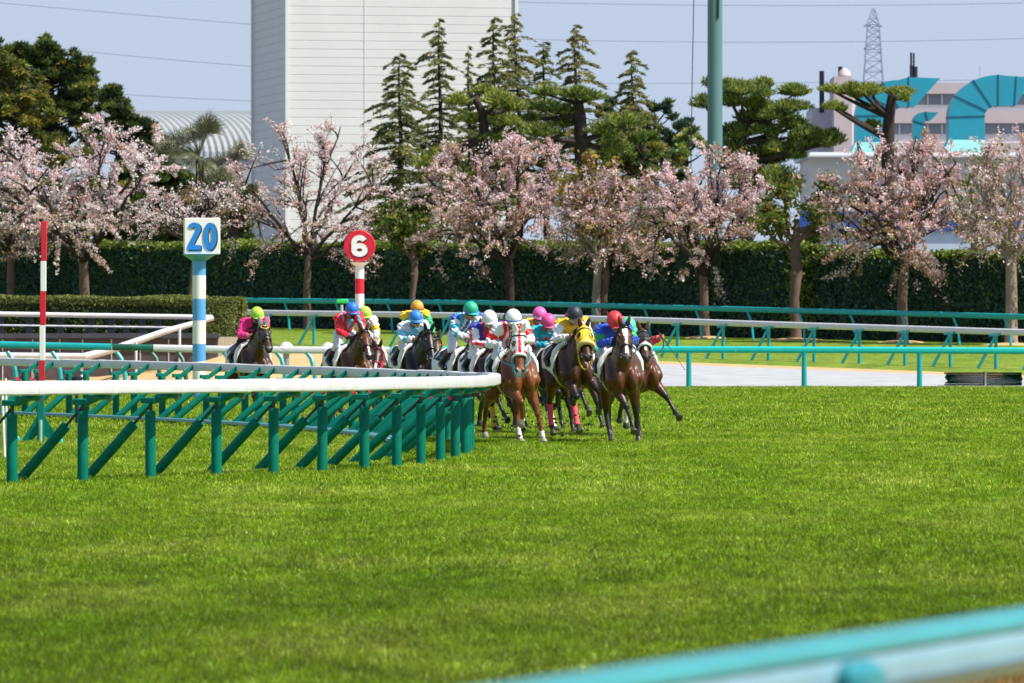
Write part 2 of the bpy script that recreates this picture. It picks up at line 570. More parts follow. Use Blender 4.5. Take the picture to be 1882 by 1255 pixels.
def rail_profile(w, h, r=.045):
    pts = []
    for cx_, cy_, a0 in ((w / 2 - r, h / 2 - r, 0), (-w / 2 + r, h / 2 - r, 90), (-w / 2 + r, -h / 2 + r, 180), (w / 2 - r, -h / 2 + r, 270)):
        for k in range(4):
            a = R(a0 + 30 * k)
            pts.append((cx_ + r * math.cos(a), cy_ + r * math.sin(a)))
    return pts
def rail_piece(mb, p0, p1, w, h, r=.045):
    t = (p1 - p0); s_, u_ = frame(t)
    pr = rail_profile(w, h, r)
    mb.rings([[p + s_ * a + u_ * b_ for a, b_ in pr] for p in (p0, p1)])
OUT = .36
nears = [float(np.interp(dd, ARC[:, 1], seg)) for dd in ARC[:13, 1]]
farpx = [(127, 159), (214, 246), (298, 328), (379, 407), (451, 477), (520, 543), (585, 608), (646, 666), (697, 714), (742, 756), (780, 792), (812, 822), (838, 846)]
def s_at_px(px):
    best = None
    for s in np.arange(nears[-1] + 4.5, seg[-1], .05):
        p = arc(s)
        v = (p.x / p.y) * F + CX
        if best is None or abs(v - px) < best[0]:
            best = (abs(v - px), s)
    return best[1]
fars = [s_at_px(b) for a, b in farpx[::-1]]
fars2 = [s_at_px(a) for a, b in farpx[::-1]]
joints = [s for s in nears] + [nears[-1] + 1.6, nears[-1] + 3.0]
s = nears[-1] + 4.2
while s < seg[-1] - .2:
    joints.append(s); s += 1.75
for a, b_ in zip(joints, joints[1:]):
    n0, _ = arc_n(a); n1, _ = arc_n(b_)
    p0, p1 = arc(a) + n0 * OUT, arc(b_) + n1 * OUT
    p0.z, p1.z = rail_top(p0.y) - .085, rail_top(p1.y) - .085
    mb = MB(); dv = (p1 - p0).normalized() * .012
    jr = random.Random(int(a * 37)); p0.z += jr.uniform(-.006, .006); p1.z += jr.uniform(-.006, .006)
    rail_piece(mb, p0 + dv * .35 - rl, p1 - dv * .1 - rl, .15, .158, .03)
    seg_ = mb.build('rail', M_WHITE, rail_thing, smooth=25)
    mb = MB(); rail_piece(mb, p1 - dv * 5 - rl, p1 + dv * 5 - rl, .155, .164, .032); mb.build('joint_sleeve', M_WHITE, seg_, smooth=25)
def padded(s, near):
    n, t = arc_n(s)
    g = arc(s); z0 = gz(g.y)
    top = rail_top(g.y)
    rng_ = random.Random(int(s * 100))
    g = g + t * rng_.uniform(-.03, .03)
    mb = MB()
    jz = rng_.uniform(-.015, .015)
    padt = z0 + (top - z0) * .69 + jz if near else top - .27
    mb.tube([g + Vector((0, 0, z0 + .5)) - rl, g + Vector((0, 0, top - .25)) - rl], .022, 8)
    post = mb.build('post', M_DARKROD, rail_thing)
    tilt = t * rng_.uniform(-.012, .012)
    mb = MB(); mb.tube([g + Vector((0, 0, z0 - .05)) - rl, g + Vector((0, 0, z0 + .02)) - rl, g + Vector((0, 0, padt - .02)) - rl + tilt, g + Vector((0, 0, padt)) - rl + tilt], [.060, .063, .063, .054], 16)
    mb.build('pad', M_GREEN, post, smooth=50)
    # gooseneck: flat arm over the post, then up and out to the rail
    mb = MB()
    w = .09 if near else .07
    a0 = g - n * .12 + Vector((0, 0, top - .25)); a1 = g + n * .08 + Vector((0, 0, top - .25)); a2 = g + n * (OUT - (0 if near else .06)) + Vector((0, 0, top - (.14 if near else .08)))
    mb.bar(a0 - rl, a1 - rl, w, .07, .01)
    mb.bar(a1 - n * .02 - rl, a2 - rl, w * .9, .075, .01)
    if near: mb.bar(a2 - n * .14 - t * .19 + Vector((0, 0, -.06)) - rl, a2 - n * .14 + t * .19 + Vector((0, 0, -.06)) - rl, .12, .05, .01)
    mb.build('gooseneck', M_GREEN2, post, smooth=30)
    mb = MB(); q = a2 - n * .10 + t * .16 + Vector((0, 0, -.075))
    mb.box(q - rl, (.07, .07, .06), None, .01)
    mb.build('clamp', M_GREYBOLT, post, smooth=30)
    # padded stay running down to the infield side
    f0 = g - n * .92 + t * .12 + Vector((0, 0, gz(g.y) + .02)); f1 = g + Vector((0, 0, top - .30))
    mb = MB(); k = (f1 - f0)
    mb.tube([f0 + k * .5 - rl, f1 - rl], .016, 8)
    stay = mb.build('stay', M_DARKROD, rail_thing)
    e = .74 if near else .86
    mb = MB(); mb.tube([f0 - k * .02 - rl, f0 - rl, f0 + k * (e - .02) - rl, f0 + k * e - rl], [.054, .060, .060, .052], 14)
    mb.build('stay_pad', M_GREEN, stay, smooth=50)
    sd, ud = frame(k)
    mb = MB(); o_ = (sd * -.8 - ud * .6) * .0615
    mb.bar(f0 + k * .03 + o_ - rl, f0 + k * (e - .03) + o_ - rl, .012, .006)
    mb.build('seam', M_STRIP, stay, smooth=False)
    if not near and rng_.random() < .5:
        mb = MB(); mb.tube([f0 + k * (e - .035) - rl, f0 + k * (e + .005) - rl], .0625, 14)
        mb.build('end_tape', M_REDCAP, stay, smooth=50)
for s in nears[1:]:
    padded(s, True)
padded(nears[-1] + 1.7, True); padded(nears[-1] + 3.1, True)
for s in fars: padded(s, False)
for s in fars2: padded(s, False)
padded(fars[-1] + 3.0, False); padded(fars[-1] + 2.3, False)
# three flat ground bars the far stays stand on
for k, off in enumerate((.82, .98, 1.12)):
    mb = MB()
    ss = np.arange(fars[0] - 6.0, seg[-1], 1.6)
    for a, b_ in zip(ss, ss[1:]):
        n0, _ = arc_n(a); n1, _ = arc_n(b_)
        p0, p1 = arc(a) - n0 * off, arc(b_) - n1 * off
        p0.z, p1.z = gz(p0.y) + .075, gz(p1.y) + .075
        mb.bar(p0 - rl, p1 - rl, .09, .045)
    mb.build('ground_bar', mat('ground_bar_paint', (.08, .27, .33), .4, .15, 10), rail_thing, smooth=False)

# ================================================================== foreground rail
loc = Vector((.97, 12.36, 0))
fr = thing('boundary_rail', 'blurred turquoise boundary rail across the bottom right corner close to the lens', 'rail', loc)
P0, P1 = Vector((-.63, 8.0, 1.146)), Vector((2.75, 17.22, 1.146))
dirv = (P1 - P0).normalized()
sd_, ud_ = frame(dirv)
M_SKYREFLECT = mat('rail_sky_reflection', (.20, .38, .47), .3, .08, 5)  # pale blue body colour paints in the sky reflected by the glossy tube
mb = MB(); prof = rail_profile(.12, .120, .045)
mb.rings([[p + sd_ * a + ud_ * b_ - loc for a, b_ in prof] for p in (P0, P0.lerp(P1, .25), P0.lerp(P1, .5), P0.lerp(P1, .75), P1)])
mb.build('rail', M_SKYREFLECT, fr, smooth=50)
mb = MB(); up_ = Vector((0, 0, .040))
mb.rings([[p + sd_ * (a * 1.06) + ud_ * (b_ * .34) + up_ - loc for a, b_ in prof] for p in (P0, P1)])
mb.build('reflection_cap', mat('turquoise_reflection', (.040, .27, .29), .4, .08, 5), fr, smooth=50)  # turquoise top band, a reflection put into colour
mb = MB(); up_ = Vector((0, 0, -.022))
mb.rings([[p + sd_ * (a * 1.05) + ud_ * (b_ * .12) + up_ - loc for a, b_ in prof] for p in (P0, P1)])
mb.build('reflection_stripe', mat('slate_blue_reflection', (.10, .26, .38), .4, .08, 5), fr, smooth=50)  # blue-grey reflection band painted along the side
for f in (.03, .345, .66, .97):
    q = P0.lerp(P1, f)
    mb = MB(); mb.tube([Vector((q.x, q.y, -.1)) - loc, Vector((q.x, q.y, q.z - .07)) - loc], .035, 12)
    po = mb.build('post', M_TEAL, fr)
    mb = MB(); mb.tube([q - dirv * .11 + Vector((0, 0, -.078)) - loc, q + dirv * .11 + Vector((0, 0, -.078)) - loc], .060, 14)
    mb.build('clamp', mat('dark_teal_casting', (.004, .10, .13), .4, .1, 8), po)
q = Vector((.519, 11.13, 1.128)); nf = Vector((.939, -.344, 0))
mb = MB(); mb.box(q + nf * .075 - loc, (.16, .06, .085), Matrix((dirv, -nf, Vector((0, 0, 1)))).transposed(), .02); br_ = mb.build('rail_bracket', mat('bracket_turquoise', (.02, .22, .27), .4, .1, 8), fr, smooth=30)
mb = MB(); mb.tube([q + nf * .08 - dirv * .06 + Vector((0, 0, -.2)) - loc, q + nf * .08 - dirv * .06 + Vector((0, 0, .0)) - loc], .035, 12); mb.build('bracket_leg', mat('dark_teal_casting', (.004, .06, .09), .4, .1, 8), br_)
# ================================================================== far rails
def hedge_d(px, off):
    """the turquoise rail, the tree row and the tall hedge run on this gentler slant"""
    return (252.0 + off) / (1 + (px - CX) / F)
def far_rail(name, label, off, top_h, mrail, w, h, pxa, pxb, posts, mpost, style, ytops=None, group=None, fd=None):
    fd = fd or far_d
    c = gx((pxa + pxb) / 2, fd((pxa + pxb) / 2, off))
    t = thing(name, label, 'rail', (c.x, c.y, 0), 0, group)
    o = Vector((c.x, c.y, 0))
    def top(px):
        d = fd(px, off)
        return at(px, float(np.interp(px, ytops[0], ytops[1])), d)
    step = 2 if True else 0
    pts = [top(px) for px in np.linspace(pxa, pxb, 14)]
    mb = MB(); pr = rail_profile(w, h, min(w, h) * .4)
    rs = []
    for i, p in enumerate(pts):
        tt = pts[min(i + 1, 13)] - pts[max(i - 1, 0)]
        s_, u_ = frame(tt)
        rs.append([p - o + Vector((0, 0, -h / 2)) + s_ * a + u_ * b_ for a, b_ in pr])
    mb.rings(rs)
    mb.build('rail', mrail, t, smooth=50)
    for px in posts:
        p = top(px); g = Vector((p.x, p.y, gz(p.y)))
        tt = (top(px + 20) - top(px - 20)).normalized(); n = Vector((tt.y, -tt.x, 0)).normalized()
        if n.y > 0: n = -n                       # towards the camera
        mb = MB()
        if style == 'lean':                       # single stay leaning along the rail
            f = g + tt * .42 + n * .12
            mb.tube([f - o, g.lerp(p, .5) + tt * .28 + n * .06 - o, p + Vector((0, 0, -h * .8)) - o], .048, 8)
            mb.build('post', mpost, t)
        else:
            f = g + n * .0
            a = p + Vector((0, 0, -.22)) + n * .12
            mb.tube([f + n * .12 - o, a - o], .055, 8)
            po = mb.build('post', mpost, t)
            mb = MB(); mb.bar(a - tt * .30 - o, a + tt * .06 - o, .09, .07); mb.bar(a + tt * .0 - o, p + tt * .28 + Vector((0, 0, -.11)) - o, .07, .06)
            mb.build('gooseneck', M_TEAL, po, smooth=30)
            mb = MB(); mb.tube([g - tt * .36 + n * .55 - o, a - o], .046, 8)
            mb.build('stay', mpost, t)
    return t
posts = [523 + 94.5 * k for k in range(-1, 16)]
far_rail('turquoise_rail', 'long plain turquoise rail along the foot of the tall hedge', 0.0, 1.1, M_TEAL, .12, .20, 400, 1960, posts, M_TEAL, 'lean',
         ytops=[[400, 433, 870, 1270, 1550, 1882, 1960], [546.5, 547, 551, 561, 568, 577, 579]], fd=hedge_d)
posts = [582 + 83.6 * k for k in range(-2, 17)]
far_rail('white_far_rail', 'white rail on short teal posts crossing the bank behind the riders', 0.0, 1.2, M_WHITE, .16, .20, 400, 1960, posts, M_TEAL, 'stay',
         ytops=[[400, 433, 870, 1200, 1400, 1600, 1760, 1882, 1960], [568, 569, 574.5, 583, 590, 596, 601, 605, 607]])
# green tape rail on white stick among them
tp = at(628, 560, 222)
t = thing('flag_marker', 'bright green tipped grey stake standing at the far white rail behind the blue cap', 'marker', (tp.x, tp.y, gz(222)))
mb = MB(); mb.tube([(0, 0, 0), (0, 0, tp.z - gz(222))], .05, 8); mb.build('stake', mat('grey_stake', (.45, .47, .46), .6), t)
mb = MB(); mb.box((0.02, 0, tp.z - gz(222) + .12), (.42, .12, .14), None, .03); mb.build('tip', mat('green_flag', (.02, .55, .12), .5), t)

# middle rail: turquoise at the left, a dark and a white stretch, turquoise again to the right
D2 = 183.4
c = at(941, 640, D2); o = Vector((0, D2, 0))
t = thing('middle_rail', 'near turquoise rail with a white middle stretch edging the sand in front of the bank', 'rail', o)
YT = [[-80, 0, 280, 433, 700, 1270, 1690, 1960], [625, 627, 633, 636, 637.5, 636, 637.5, 639]]
def stretch(pa, pb, m, w=.14, h=.19, nm='rail'):
    n = max(2, int(abs(pb - pa) / 80) + 1)
    rs = []; pr = rail_profile(w, h, .06)
    for px in np.linspace(pa, pb, n):
        p = at(px, float(np.interp(px, YT[0], YT[1])), D2) - o
        rs.append([p + Vector((0, -a, -h / 2 + b_)) for a, b_ in pr])
    mb = MB(); mb.rings(rs); mb.build(nm, m, t, smooth=50)
M_DARKGREEN = mat('dark_green_paint', (.004, .085, .05), .45, .1, 6)
stretch(-80, 205, M_TEAL); stretch(206, 243, M_DARKGREEN); stretch(244, 281, mat('deep_green_paint', (.004, .13, .09), .45), .13, .185)
stretch(282, 716, M_WHITE, .16, .20); 
for a in range(717, 1950, 212): stretch(a, min(a + 211, 1960), M_TEALLIT)
for px in (1266, 1478, 1690, 1902, 1054, 842):
    p = at(px, 640, D2); mb = MB(); mb.tube([Vector((p.x, D2, gz(D2) - .05)) - o, Vector((p.x, D2, p.z - .12)) - o], [.078, .070], 12)
    mb.build('post', M_TEAL, t)
for px in (18, 100, 218, 282, 330, 415, 478, 512, 567, 640, 690):
    p = at(px, 640, D2); z0 = gz(D2)
    mb = MB(); mb.tube([Vector((p.x + .22, D2 - .2, z0 - .05)) - o, Vector((p.x + .17, D2 - .15, z0 + .45)) - o, Vector((p.x + .08, D2 - .08, z0 + .8)) - o, Vector((p.x - .06, D2, p.z - .11)) - o], .062, 8)
    mb.build('post', M_TEAL if px < 270 or px > 350 else M_DARKGREEN, t)
# white domes behind the white stretch
for k, (px, py) in enumerate(((526, 628), (603, 629), (741, 640))[:2]):
    p = at(px, py, 187)
    z0 = gz(187)
    t = thing('bollard', ('round topped white bollard behind the white rail, right beside the leftmost horse', 'round topped white bollard behind the white rail, just left of the rider in red')[k], 'bollard', (p.x, 187, z0), 0, 'white bollards')
    hz = p.z - z0
    mb = MB(); mb.tube([(0, 0, 0), (0, 0, hz - .2)], .09, 12); mb.build('stem', M_GREYBOLT, t)
    mb = MB(); mb.tube([(0, 0, hz - .27), (0, 0, hz - .16), (0, 0, hz - .08), (0, 0, hz - .02), (0, 0, hz)], [.23, .22, .17, .09, .02], 16); mb.build('dome', M_WHITE, t, smooth=80)

# bundle of dark green slats on the sand at the right
b0, b1 = at(1740, 711, 184.6), at(1876, 711, 184.6)
t = thing('slat_bundle', 'bundle of dark green slats tied with a grey strap lying by the turquoise rail', 'bundle', ((b0.x + b1.x) / 2, 184.6, gz(184.6)))
rr = random.Random(3)
L = b1.x - b0.x
for k in range(7):
    mb = MB(); z = .03 + .055 * k
    for q in range(4):
        mb.box((rr.uniform(-.03, .03), -.15 + .1 * q + rr.uniform(-.02, .02), z), (L + rr.uniform(-.12, .1), .085, .045), Matrix.Rotation(rr.uniform(-.006, .006), 3, 'Y'))
    mb.build('slat_layer', mat('dark_green_slat', (.001, .015 + .005 * (k % 2), .011), 1.0, .2, 14, spec=0.0), t, smooth=False)
mb = MB(); mb.box((.03, -.04, .20), (.05, .50, .43)); mb.build('strap', M_GREYBOLT, t, smooth=False)

# ================================================================== left: posts, poles, low hedge, navy rail, wall
# red and white furlong stick
t = thing('distance_stick', 'slim red and white banded stick on a green finned foot, left of the rail', 'marker post', gx(75, 101.5))
base = gx(75, 101.5); px_m = F / 101.5
M_RED = mat('red_paint', (.62, .010, .035), .4, .06, 6); M_WP = mat('white_paint', (.80, .79, .77), .45, .04, 6)
ytops = [407, 480, 536, 598, 663, 700]
zz = [1.73 + (610 - y) / px_m for y in ytops]
tiltx = (81 - 75) / px_m / 3.3
for k in range(5):
    mb = MB(); mb.box((tiltx * (zz[k] + zz[k + 1]) / 2, 0, (zz[k] + zz[k + 1]) / 2), (.09, .05, zz[k] - zz[k + 1]), None, .008)
    mb.build('band', M_RED if k % 2 == 0 else M_WP, t, smooth=30)
mb = MB(); mb.box((0, 0, zz[5] / 2), (.11, .06, zz[5]), None, .008); mb.build('foot_post', M_GREEN2, t, smooth=30)
for s in (1, -1):
    mb = MB(); mb.add([(s * .055, -.02, .42), (s * .32, -.02, 0), (s * .20, -.02, 0), (s * .055, -.02, .12), (s * .055, .02, .42), (s * .32, .02, 0), (s * .20, .02, 0), (s * .055, .02, .12)],
                      [(0, 1, 2, 3), (7, 6, 5, 4), (0, 4, 5, 1), (1, 5, 6, 2), (2, 6, 7, 3), (3, 7, 4, 0)]); mb.build('fin', M_GREEN, t, smooth=False)
mb = MB(); mb.tube([(.0, -.07, 0), (.0, -.07, .36)], .03, 10); mb.build('sleeve', mat('pale_green', (.25, .45, .35), .5), t)
for k, (px, d) in enumerate(((33, 102), (112, 100.6))):
    p = gx(px, d); mb = MB(); mb.tube([(0, 0, -.02), (0, 0, .06), (0, 0, .10)], [.035, .035, .012], 10)
    o_ = mb.build('ground_peg', M_TEALLIT, None, loc=p)
    tag(o_, 'small turquoise ground peg %s the finned foot of the striped stick' % ('left of', 'right of')[k], 'peg', 'ground pegs')
for k, (px, yt, yb, lean) in enumerate(((5, 702, 845, 6), (11, 695, 830, 3))):
    d = 1.73 * F / (yb - 610)
    g = gx(px, d)
    mb = MB(); zt = 1.73 + (610 - yt) / F * d
    mb.tube([(lean / F * d * .6, 0, 0), (-lean / F * d * .3, 0, zt)], .018, 8)
    tag(mb.build('white_stake', M_WP, None, loc=g), ('thin white stake at the left edge, the nearer and longer of two', 'thin white stake at the left edge, the farther of two')[k], 'stake', 'white stakes')

# 20 marker
def marker_pole(px, d, rad, bands, mats, t, base):
    for k in range(len(bands) - 1):
        z1, z0 = [H + (610 - y) / F * d - base.z for y in bands[k:k + 2]]
        mb = MB(); mb.tube([(0, 0, z0), (0, 0, z1)], rad, 20); mb.build('band', mats[k % len(mats)], t, smooth=50)
d = 160.0; base = gx(366, d); k_ = F / d
M_SKY = mat('sky_blue_paint', (.10, .34, .70), .4, .06, 6); M_BLUEINK = mat('blue_numeral', (.01, .21, .62), .45, .05, 6)
M_OFFW = mat('off_white_panel', (.80, .79, .76), .5, .04, 3); M_SHADOWINK = mat('dark_numeral_edge', (.02, .03, .045), .5)
t = thing('distance_marker', 'tall blue and white banded post carrying a square white board reading 20', 'marker post', base)
marker_pole(366, d, 12.2 / k_, [466, 506, 549, 589, 632, 664, 700, 745], [M_SKY, M_OFFW, M_SKY, M_OFFW, M_SKY, M_OFFW, M_SKY], t, base)
zc = H + (610 - 434) / k_ - base.z; xc = (371 - 366) / k_
mb = MB(); mb.tube([(0, 0, zc - 46 / k_), (0, 0, zc - 33 / k_)], [.16, .42], 24); mb.build('collar', M_SKY, t, smooth=50)
rot = Matrix.Rotation(R(7), 3, 'Z')
mb = MB(); mb.box((xc, 0, zc), (66 / k_, 22 / k_, 67 / k_), rot, .015); bd = mb.build('board', M_OFFW, t, smooth=30)
def stroke_mesh(mb, pts, w, depth, closed=False):
    """a painted stroke of width w along pts (x, z), standing depth proud"""
    n = len(pts); L, Rr = [], []
    for i in range(n):
        a = pts[(i - 1) % n] if closed or i else pts[0]; b = pts[(i + 1) % n] if closed or i < n - 1 else pts[-1]
        t = Vector((b[0] - a[0], b[1] - a[1])).normalized(); nn = Vector((-t.y, t.x)) * (w / 2)
        L.append((pts[i][0] + nn.x, pts[i][1] + nn.y)); Rr.append((pts[i][0] - nn.x, pts[i][1] - nn.y))
    rs = [[Vector((l[0], -depth, l[1])), Vector((r[0], -depth, r[1])), Vector((r[0], 0, r[1])), Vector((l[0], 0, l[1]))] for l, r in zip(L, Rr)]
    mb.rings(rs, cap=True, closed=closed)
def arc_pts(cx, cz, rx, rz, a0, a1, n=24):
    return [(cx + rx * math.cos(R(a0 + (a1 - a0) * i / n)), cz + rz * math.sin(R(a0 + (a1 - a0) * i / n))) for i in range(n + 1)]
def numeral(ch, h, w, sw):
    """strokes of a digit h tall and w wide, outer size, stroke width sw"""
    rx, a, b = (w - sw) / 2, h / 2 - sw / 2, h / 2
    if ch == '0': return [(arc_pts(0, 0, rx, a, 0, 345, 30), True)]
    if ch == '2':
        top = arc_pts(0, b - sw / 2 - rx * .92, rx, rx * .92, 160, -38, 22)
        return [(top + [(-rx * 1.02, -a + sw * .15)], False), ([(-rx - sw * .42, -a), (rx + sw * .45, -a)], False)]
    if ch == '6':
        rz = h * .315 - sw / 2
        stem = arc_pts(0, a - rx * .95, rx, rx * .95, 28, 180, 16) + [(-rx, -a + rz)]
        return [(arc_pts(0, -a + rz, rx, rz, 0, 348, 30), True), (stem, False)]
def put_numeral(chars, h, w, sw, gap, cx, cz, y, m, parent, nm, depth, rot=None):
    x0 = -(len(chars) - 1) * (w + gap) / 2
    for i, ch in enumerate(chars):
        mb = MB()
        for j, (pts, cl) in enumerate(numeral(ch, h, w, sw)):
            stroke_mesh(mb, [(p[0] + x0 + i * (w + gap), p[1]) for p in pts], sw, depth + .0015 * j, cl)
        vs = []
        for v in mb.v:
            p = Vector(v) + Vector((0, y, 0))
            vs.append(tuple(Vector((cx, 0, cz)) + (rot @ p if rot is not None else p)))
        mb.v = vs
        mb.build(nm, m, parent, smooth=False)
def put_text(s, size, bold, cx, cz, y, m, parent, nm, sx=1.0, depth=.012, rot=None):
    v, f = sheet_text(s, size, depth, bold)
    vs = []
    for x, yy, z in v:
        p = Vector((x * sx, -z, yy))
        p = Vector((cx, 0, cz)) + ((rot @ (p + Vector((0, y, 0)))) if rot is not None else p + Vector((0, y, 0)))
        vs.append(p)
    mb = MB(); mb.add(vs, f); return mb.build(nm, m, parent, smooth=False)
fy = -11.2 / k_
put_numeral('20', 52 / k_, 26 / k_, 9.5 / k_, 3 / k_, xc + 1.3 / k_, zc - 1.5 / k_, fy, M_SHADOWINK, bd, 'numeral_edge', .010, rot)
put_numeral('20', 50 / k_, 24.5 / k_, 8.6 / k_, 4.5 / k_, xc - .4 / k_, zc, fy - .012, M_BLUEINK, bd, 'numeral', .012, rot)

# 6 marker
d = 196.0; base = gx(661, d); k_ = F / d
t = thing('distance_marker', 'red and white banded post topped by a round red board reading 6', 'marker post', base)
marker_pole(661, d, 8.2 / k_, [488, 512, 540, 566, 592, 620, 646, 672, 700], [M_WP, M_RED], t, base)
zc = H + (610 - 452) / k_ - base.z
mb = MB(); mb.tube([(0, 0, zc - 37 / k_), (0, 0, zc - 30 / k_)], [.13, .28], 24); mb.build('collar', M_WP, t, smooth=50)
mb = MB(); r = 29 / k_
mb.tube([(0, .16, zc), (0, .15, zc), (0, -.15, zc), (0, -.17, zc)], [r * .97, r, r, r * .96], 40); bd = mb.build('board', M_RED, t, smooth=40)
put_numeral('6', 42 / k_, 31 / k_, 11 / k_, 0, 1.4 / k_, zc - 1.2 / k_, -.171, M_SHADOWINK, bd, 'numeral_edge', .008)
put_numeral('6', 40 / k_, 30 / k_, 9.6 / k_, 0, 0, zc, -.183, mat('white_numeral', (.82, .82, .82), .45), bd, 'numeral', .012)

# retaining wall, ramp rails, navy posts
DW = 190.0
w0, w1 = at(-60, 620, DW), at(400, 623, DW)
zt, zb = w0.z, gz(DW) - .1
wt = thing('retaining_wall', 'low grey brown retaining wall below the navy posts at the left', 'wall', ((w0.x + w1.x) / 2, DW, gz(DW)))
o = Vector(((w0.x + w1.x) / 2, DW, gz(DW)))
mb = MB(); mb.box(Vector(((w0.x + w1.x) / 2, DW + .25, (zt + zb) / 2)) - o, (w1.x - w0.x, .5, zt - zb)); mb.build('wall', mat('weathered_wall', srgb(88, 80, 82), .9, .22, 2.2, .2, spec=.1), wt, smooth=False)
mb = MB(); mb.box(Vector(((w0.x + w1.x) / 2, DW + .2, zt + .05)) - o, (w1.x - w0.x + .1, .7, .14)); mb.build('coping', mat('dark_coping', (.05, .055, .07), .8, .2, 4), wt, smooth=False)
for px in (5, 60, 110, 152, 205, 258, 310, 362):
    p = at(px, 640, DW); mb = MB(); mb.box(Vector((p.x, DW - .012, (zt + zb) / 2)) - o, (.035, .02, zt - zb - .1)); mb.build('joint_strip', mat('white_joint', (.5, .5, .5), .7), wt, smooth=False)
# bank of sand heaped against the right part of the wall
mb = MB(); rs = []
for px, hh, yo in ((120, .0, .6), (170, .0, 1.5), (230, .10, 3.0), (290, .22, 4.2), (345, .34, 4.8), (410, .62, 4.8), (450, .5, 4), (490, .02, 2)):
    x = (px - CX) / F * (DW - 2); g0 = gz(DW - 4.5) - .1
    rs.append([(x, DW - .02, g0 + hh * 1.05 + .3), (x, DW - yo * .35, g0 + hh * .92 + .2), (x, DW - yo * .7, g0 + hh * .45 + .1), (x, DW - yo * 1.05, g0 - .08), (x, DW + 1.5, g0 - .3), (x, DW + 1.5, g0 + hh + .3)])
mb.rings(rs); tag(mb.build('sand_bank', M_SAND, None, smooth=80), kind='structure')
# low terrace behind the wall
M_TERR = mat('terrace_gravel', srgb(150, 140, 122), .95, .2, 2, .2, spec=.1)
mb = MB(); mb.box((w0.x / 2 + w1.x / 2 - 6, DW + 11.6, zt / 2 + .2), (w1.x - w0.x + 12, 22.2, zt - .4)); tag(mb.build('terrace', M_TERR, None, smooth=False), kind='structure')
# navy-post rail on the wall
M_NAVY = mat('navy_paint', (.006, .008, .022), .5, .15, 8); M_GREYW = mat('grey_white_pipe', (.62, .62, .66), .45, .06, 5)
t = thing('handrail', 'white handrail on navy posts standing along the wall below the low hedge', 'rail', (w0.x, DW + .4, zt)); o = Vector((w0.x, DW + .4, zt))
pa, pb = at(-60, 576, DW + .4), at(390, 583, DW + .4)
mb = MB(); mb.tube([pa - o, pb - o], .075, 10); mb.build('rail', M_GREYW, t)
qa, qb = at(-60, 597, DW + .4), at(338, 602, DW + .4)
mb = MB(); mb.tube([qa - o, qb - o], .03, 8); mb.build('mid_rail', M_GREYW, t)
for px in (0, 53, 110, 167, 204, 231, 261, 290, 333):
    f = (px + 60) / 450
    p = pa.lerp(pb, f)
    mb = MB(); mb.box((p - o) + Vector((0, .05, -(p.z - zt) / 2 - .02)), (.19, .12, p.z - zt - .06), None, .015); mb.build('post', M_NAVY, t, smooth=30)
t = thing('ramp_rail', 'sloping white rail running down to the sand in front of the wall', 'rail', at(300, 650, DW - .9)); o = at(300, 650, DW - .9)
mb = MB(); mb.tube([at(392, 584, DW - .3) - o, at(300, 610, DW - .7) - o, at(208, 642, DW - 1.1) - o, at(150, 657, DW - 1.3) - o], [.075, .095, .11, .12], 10); mb.build('sloping_rail', M_GREYW, t)
mb = MB(); mb.tube([at(-60, 653, DW - 1.4) - o, at(158, 655, DW - 1.4) - o], .10, 10); mb.build('level_rail', M_WHITE, t)
for px, y0 in ((330, 602), (250, 628), (150, 657), (60, 655)):
    p = at(px, y0, DW - 1.2); mb = MB(); mb.tube([p - o, Vector((p.x, p.y, gz(DW - 1.2))) - o], .04, 8); mb.build('post', M_GREYW, t)
# sprinkler on the grass
p = gx(141, 118); zt_ = H + (610 - 690) / F * 118
t = thing('sprinkler', 'small dark sprinkler head sticking up behind the rail near the left stick', 'sprinkler', p)
mb = MB(); mb.tube([(0, 0, 0), (0, 0, zt_ - p.z - .1)], .03, 8); mb.build('riser', M_NAVY, t)
mb = MB(); mb.tube([(0, 0, zt_ - p.z - .12), (0, 0, zt_ - p.z - .03), (0, 0, zt_ - p.z)], [.10, .10, .03], 12); mb.build('head', M_NAVY, t)

# ================================================================== hedges
M_LEAF = attrmat('leaf', rough=.6, spec=.25, var=.12, scale=3, trans=.3)
M_PETAL = attrmat('blossom', rough=.8, spec=.1, var=.08, scale=3, trans=.4)
M_NEEDLE = attrmat('needle', rough=.6, spec=.2, var=.15, scale=3, trans=.33)
M_BARK = mat('bark', (.14, .095, .075), .9, .3, 5, .5, spec=.15, stretch=(1, 1, .3))
M_DARKBARK = mat('dark_bark', (.045, .033, .03), .9, .3, 5, .5, spec=.15, stretch=(1, 1, .3))
M_PALEBARK = mat('pale_bark', (.27, .20, .165), .9, .3, 5, .5, spec=.15, stretch=(1, 1, .3))
def rhombs(C, A, B):
    """leaf diamonds: centres C, half-axes A (long) and B (short)"""
    V = np.stack([C - A, C + B, C + A, C - B], 1).reshape(-1, 3)
    Q = np.arange(len(C) * 4).reshape(-1, 4)
    return V, Q
def unit(a):
    return a / np.maximum(np.linalg.norm(a, axis=1, keepdims=True), 1e-9)
def rand_rhombs(C, rng, la, lb, updir=None):
    n = len(C)
    a = unit(rng.normal(size=(n, 3)))
    b = unit(np.cross(a, rng.normal(size=(n, 3))))
    l = la * (.6 + .8 * rng.random((n, 1)))
    return rhombs(C, a * l, b * l * (lb / la))
def palette(rng, n, cols, wts, jit=.15):
    cols = np.array(cols); k = rng.choice(len(cols), n, p=np.array(wts) / sum(wts))
    return np.clip(cols[k] * (1 + jit * rng.normal(size=(n, 1))), 0, 1)
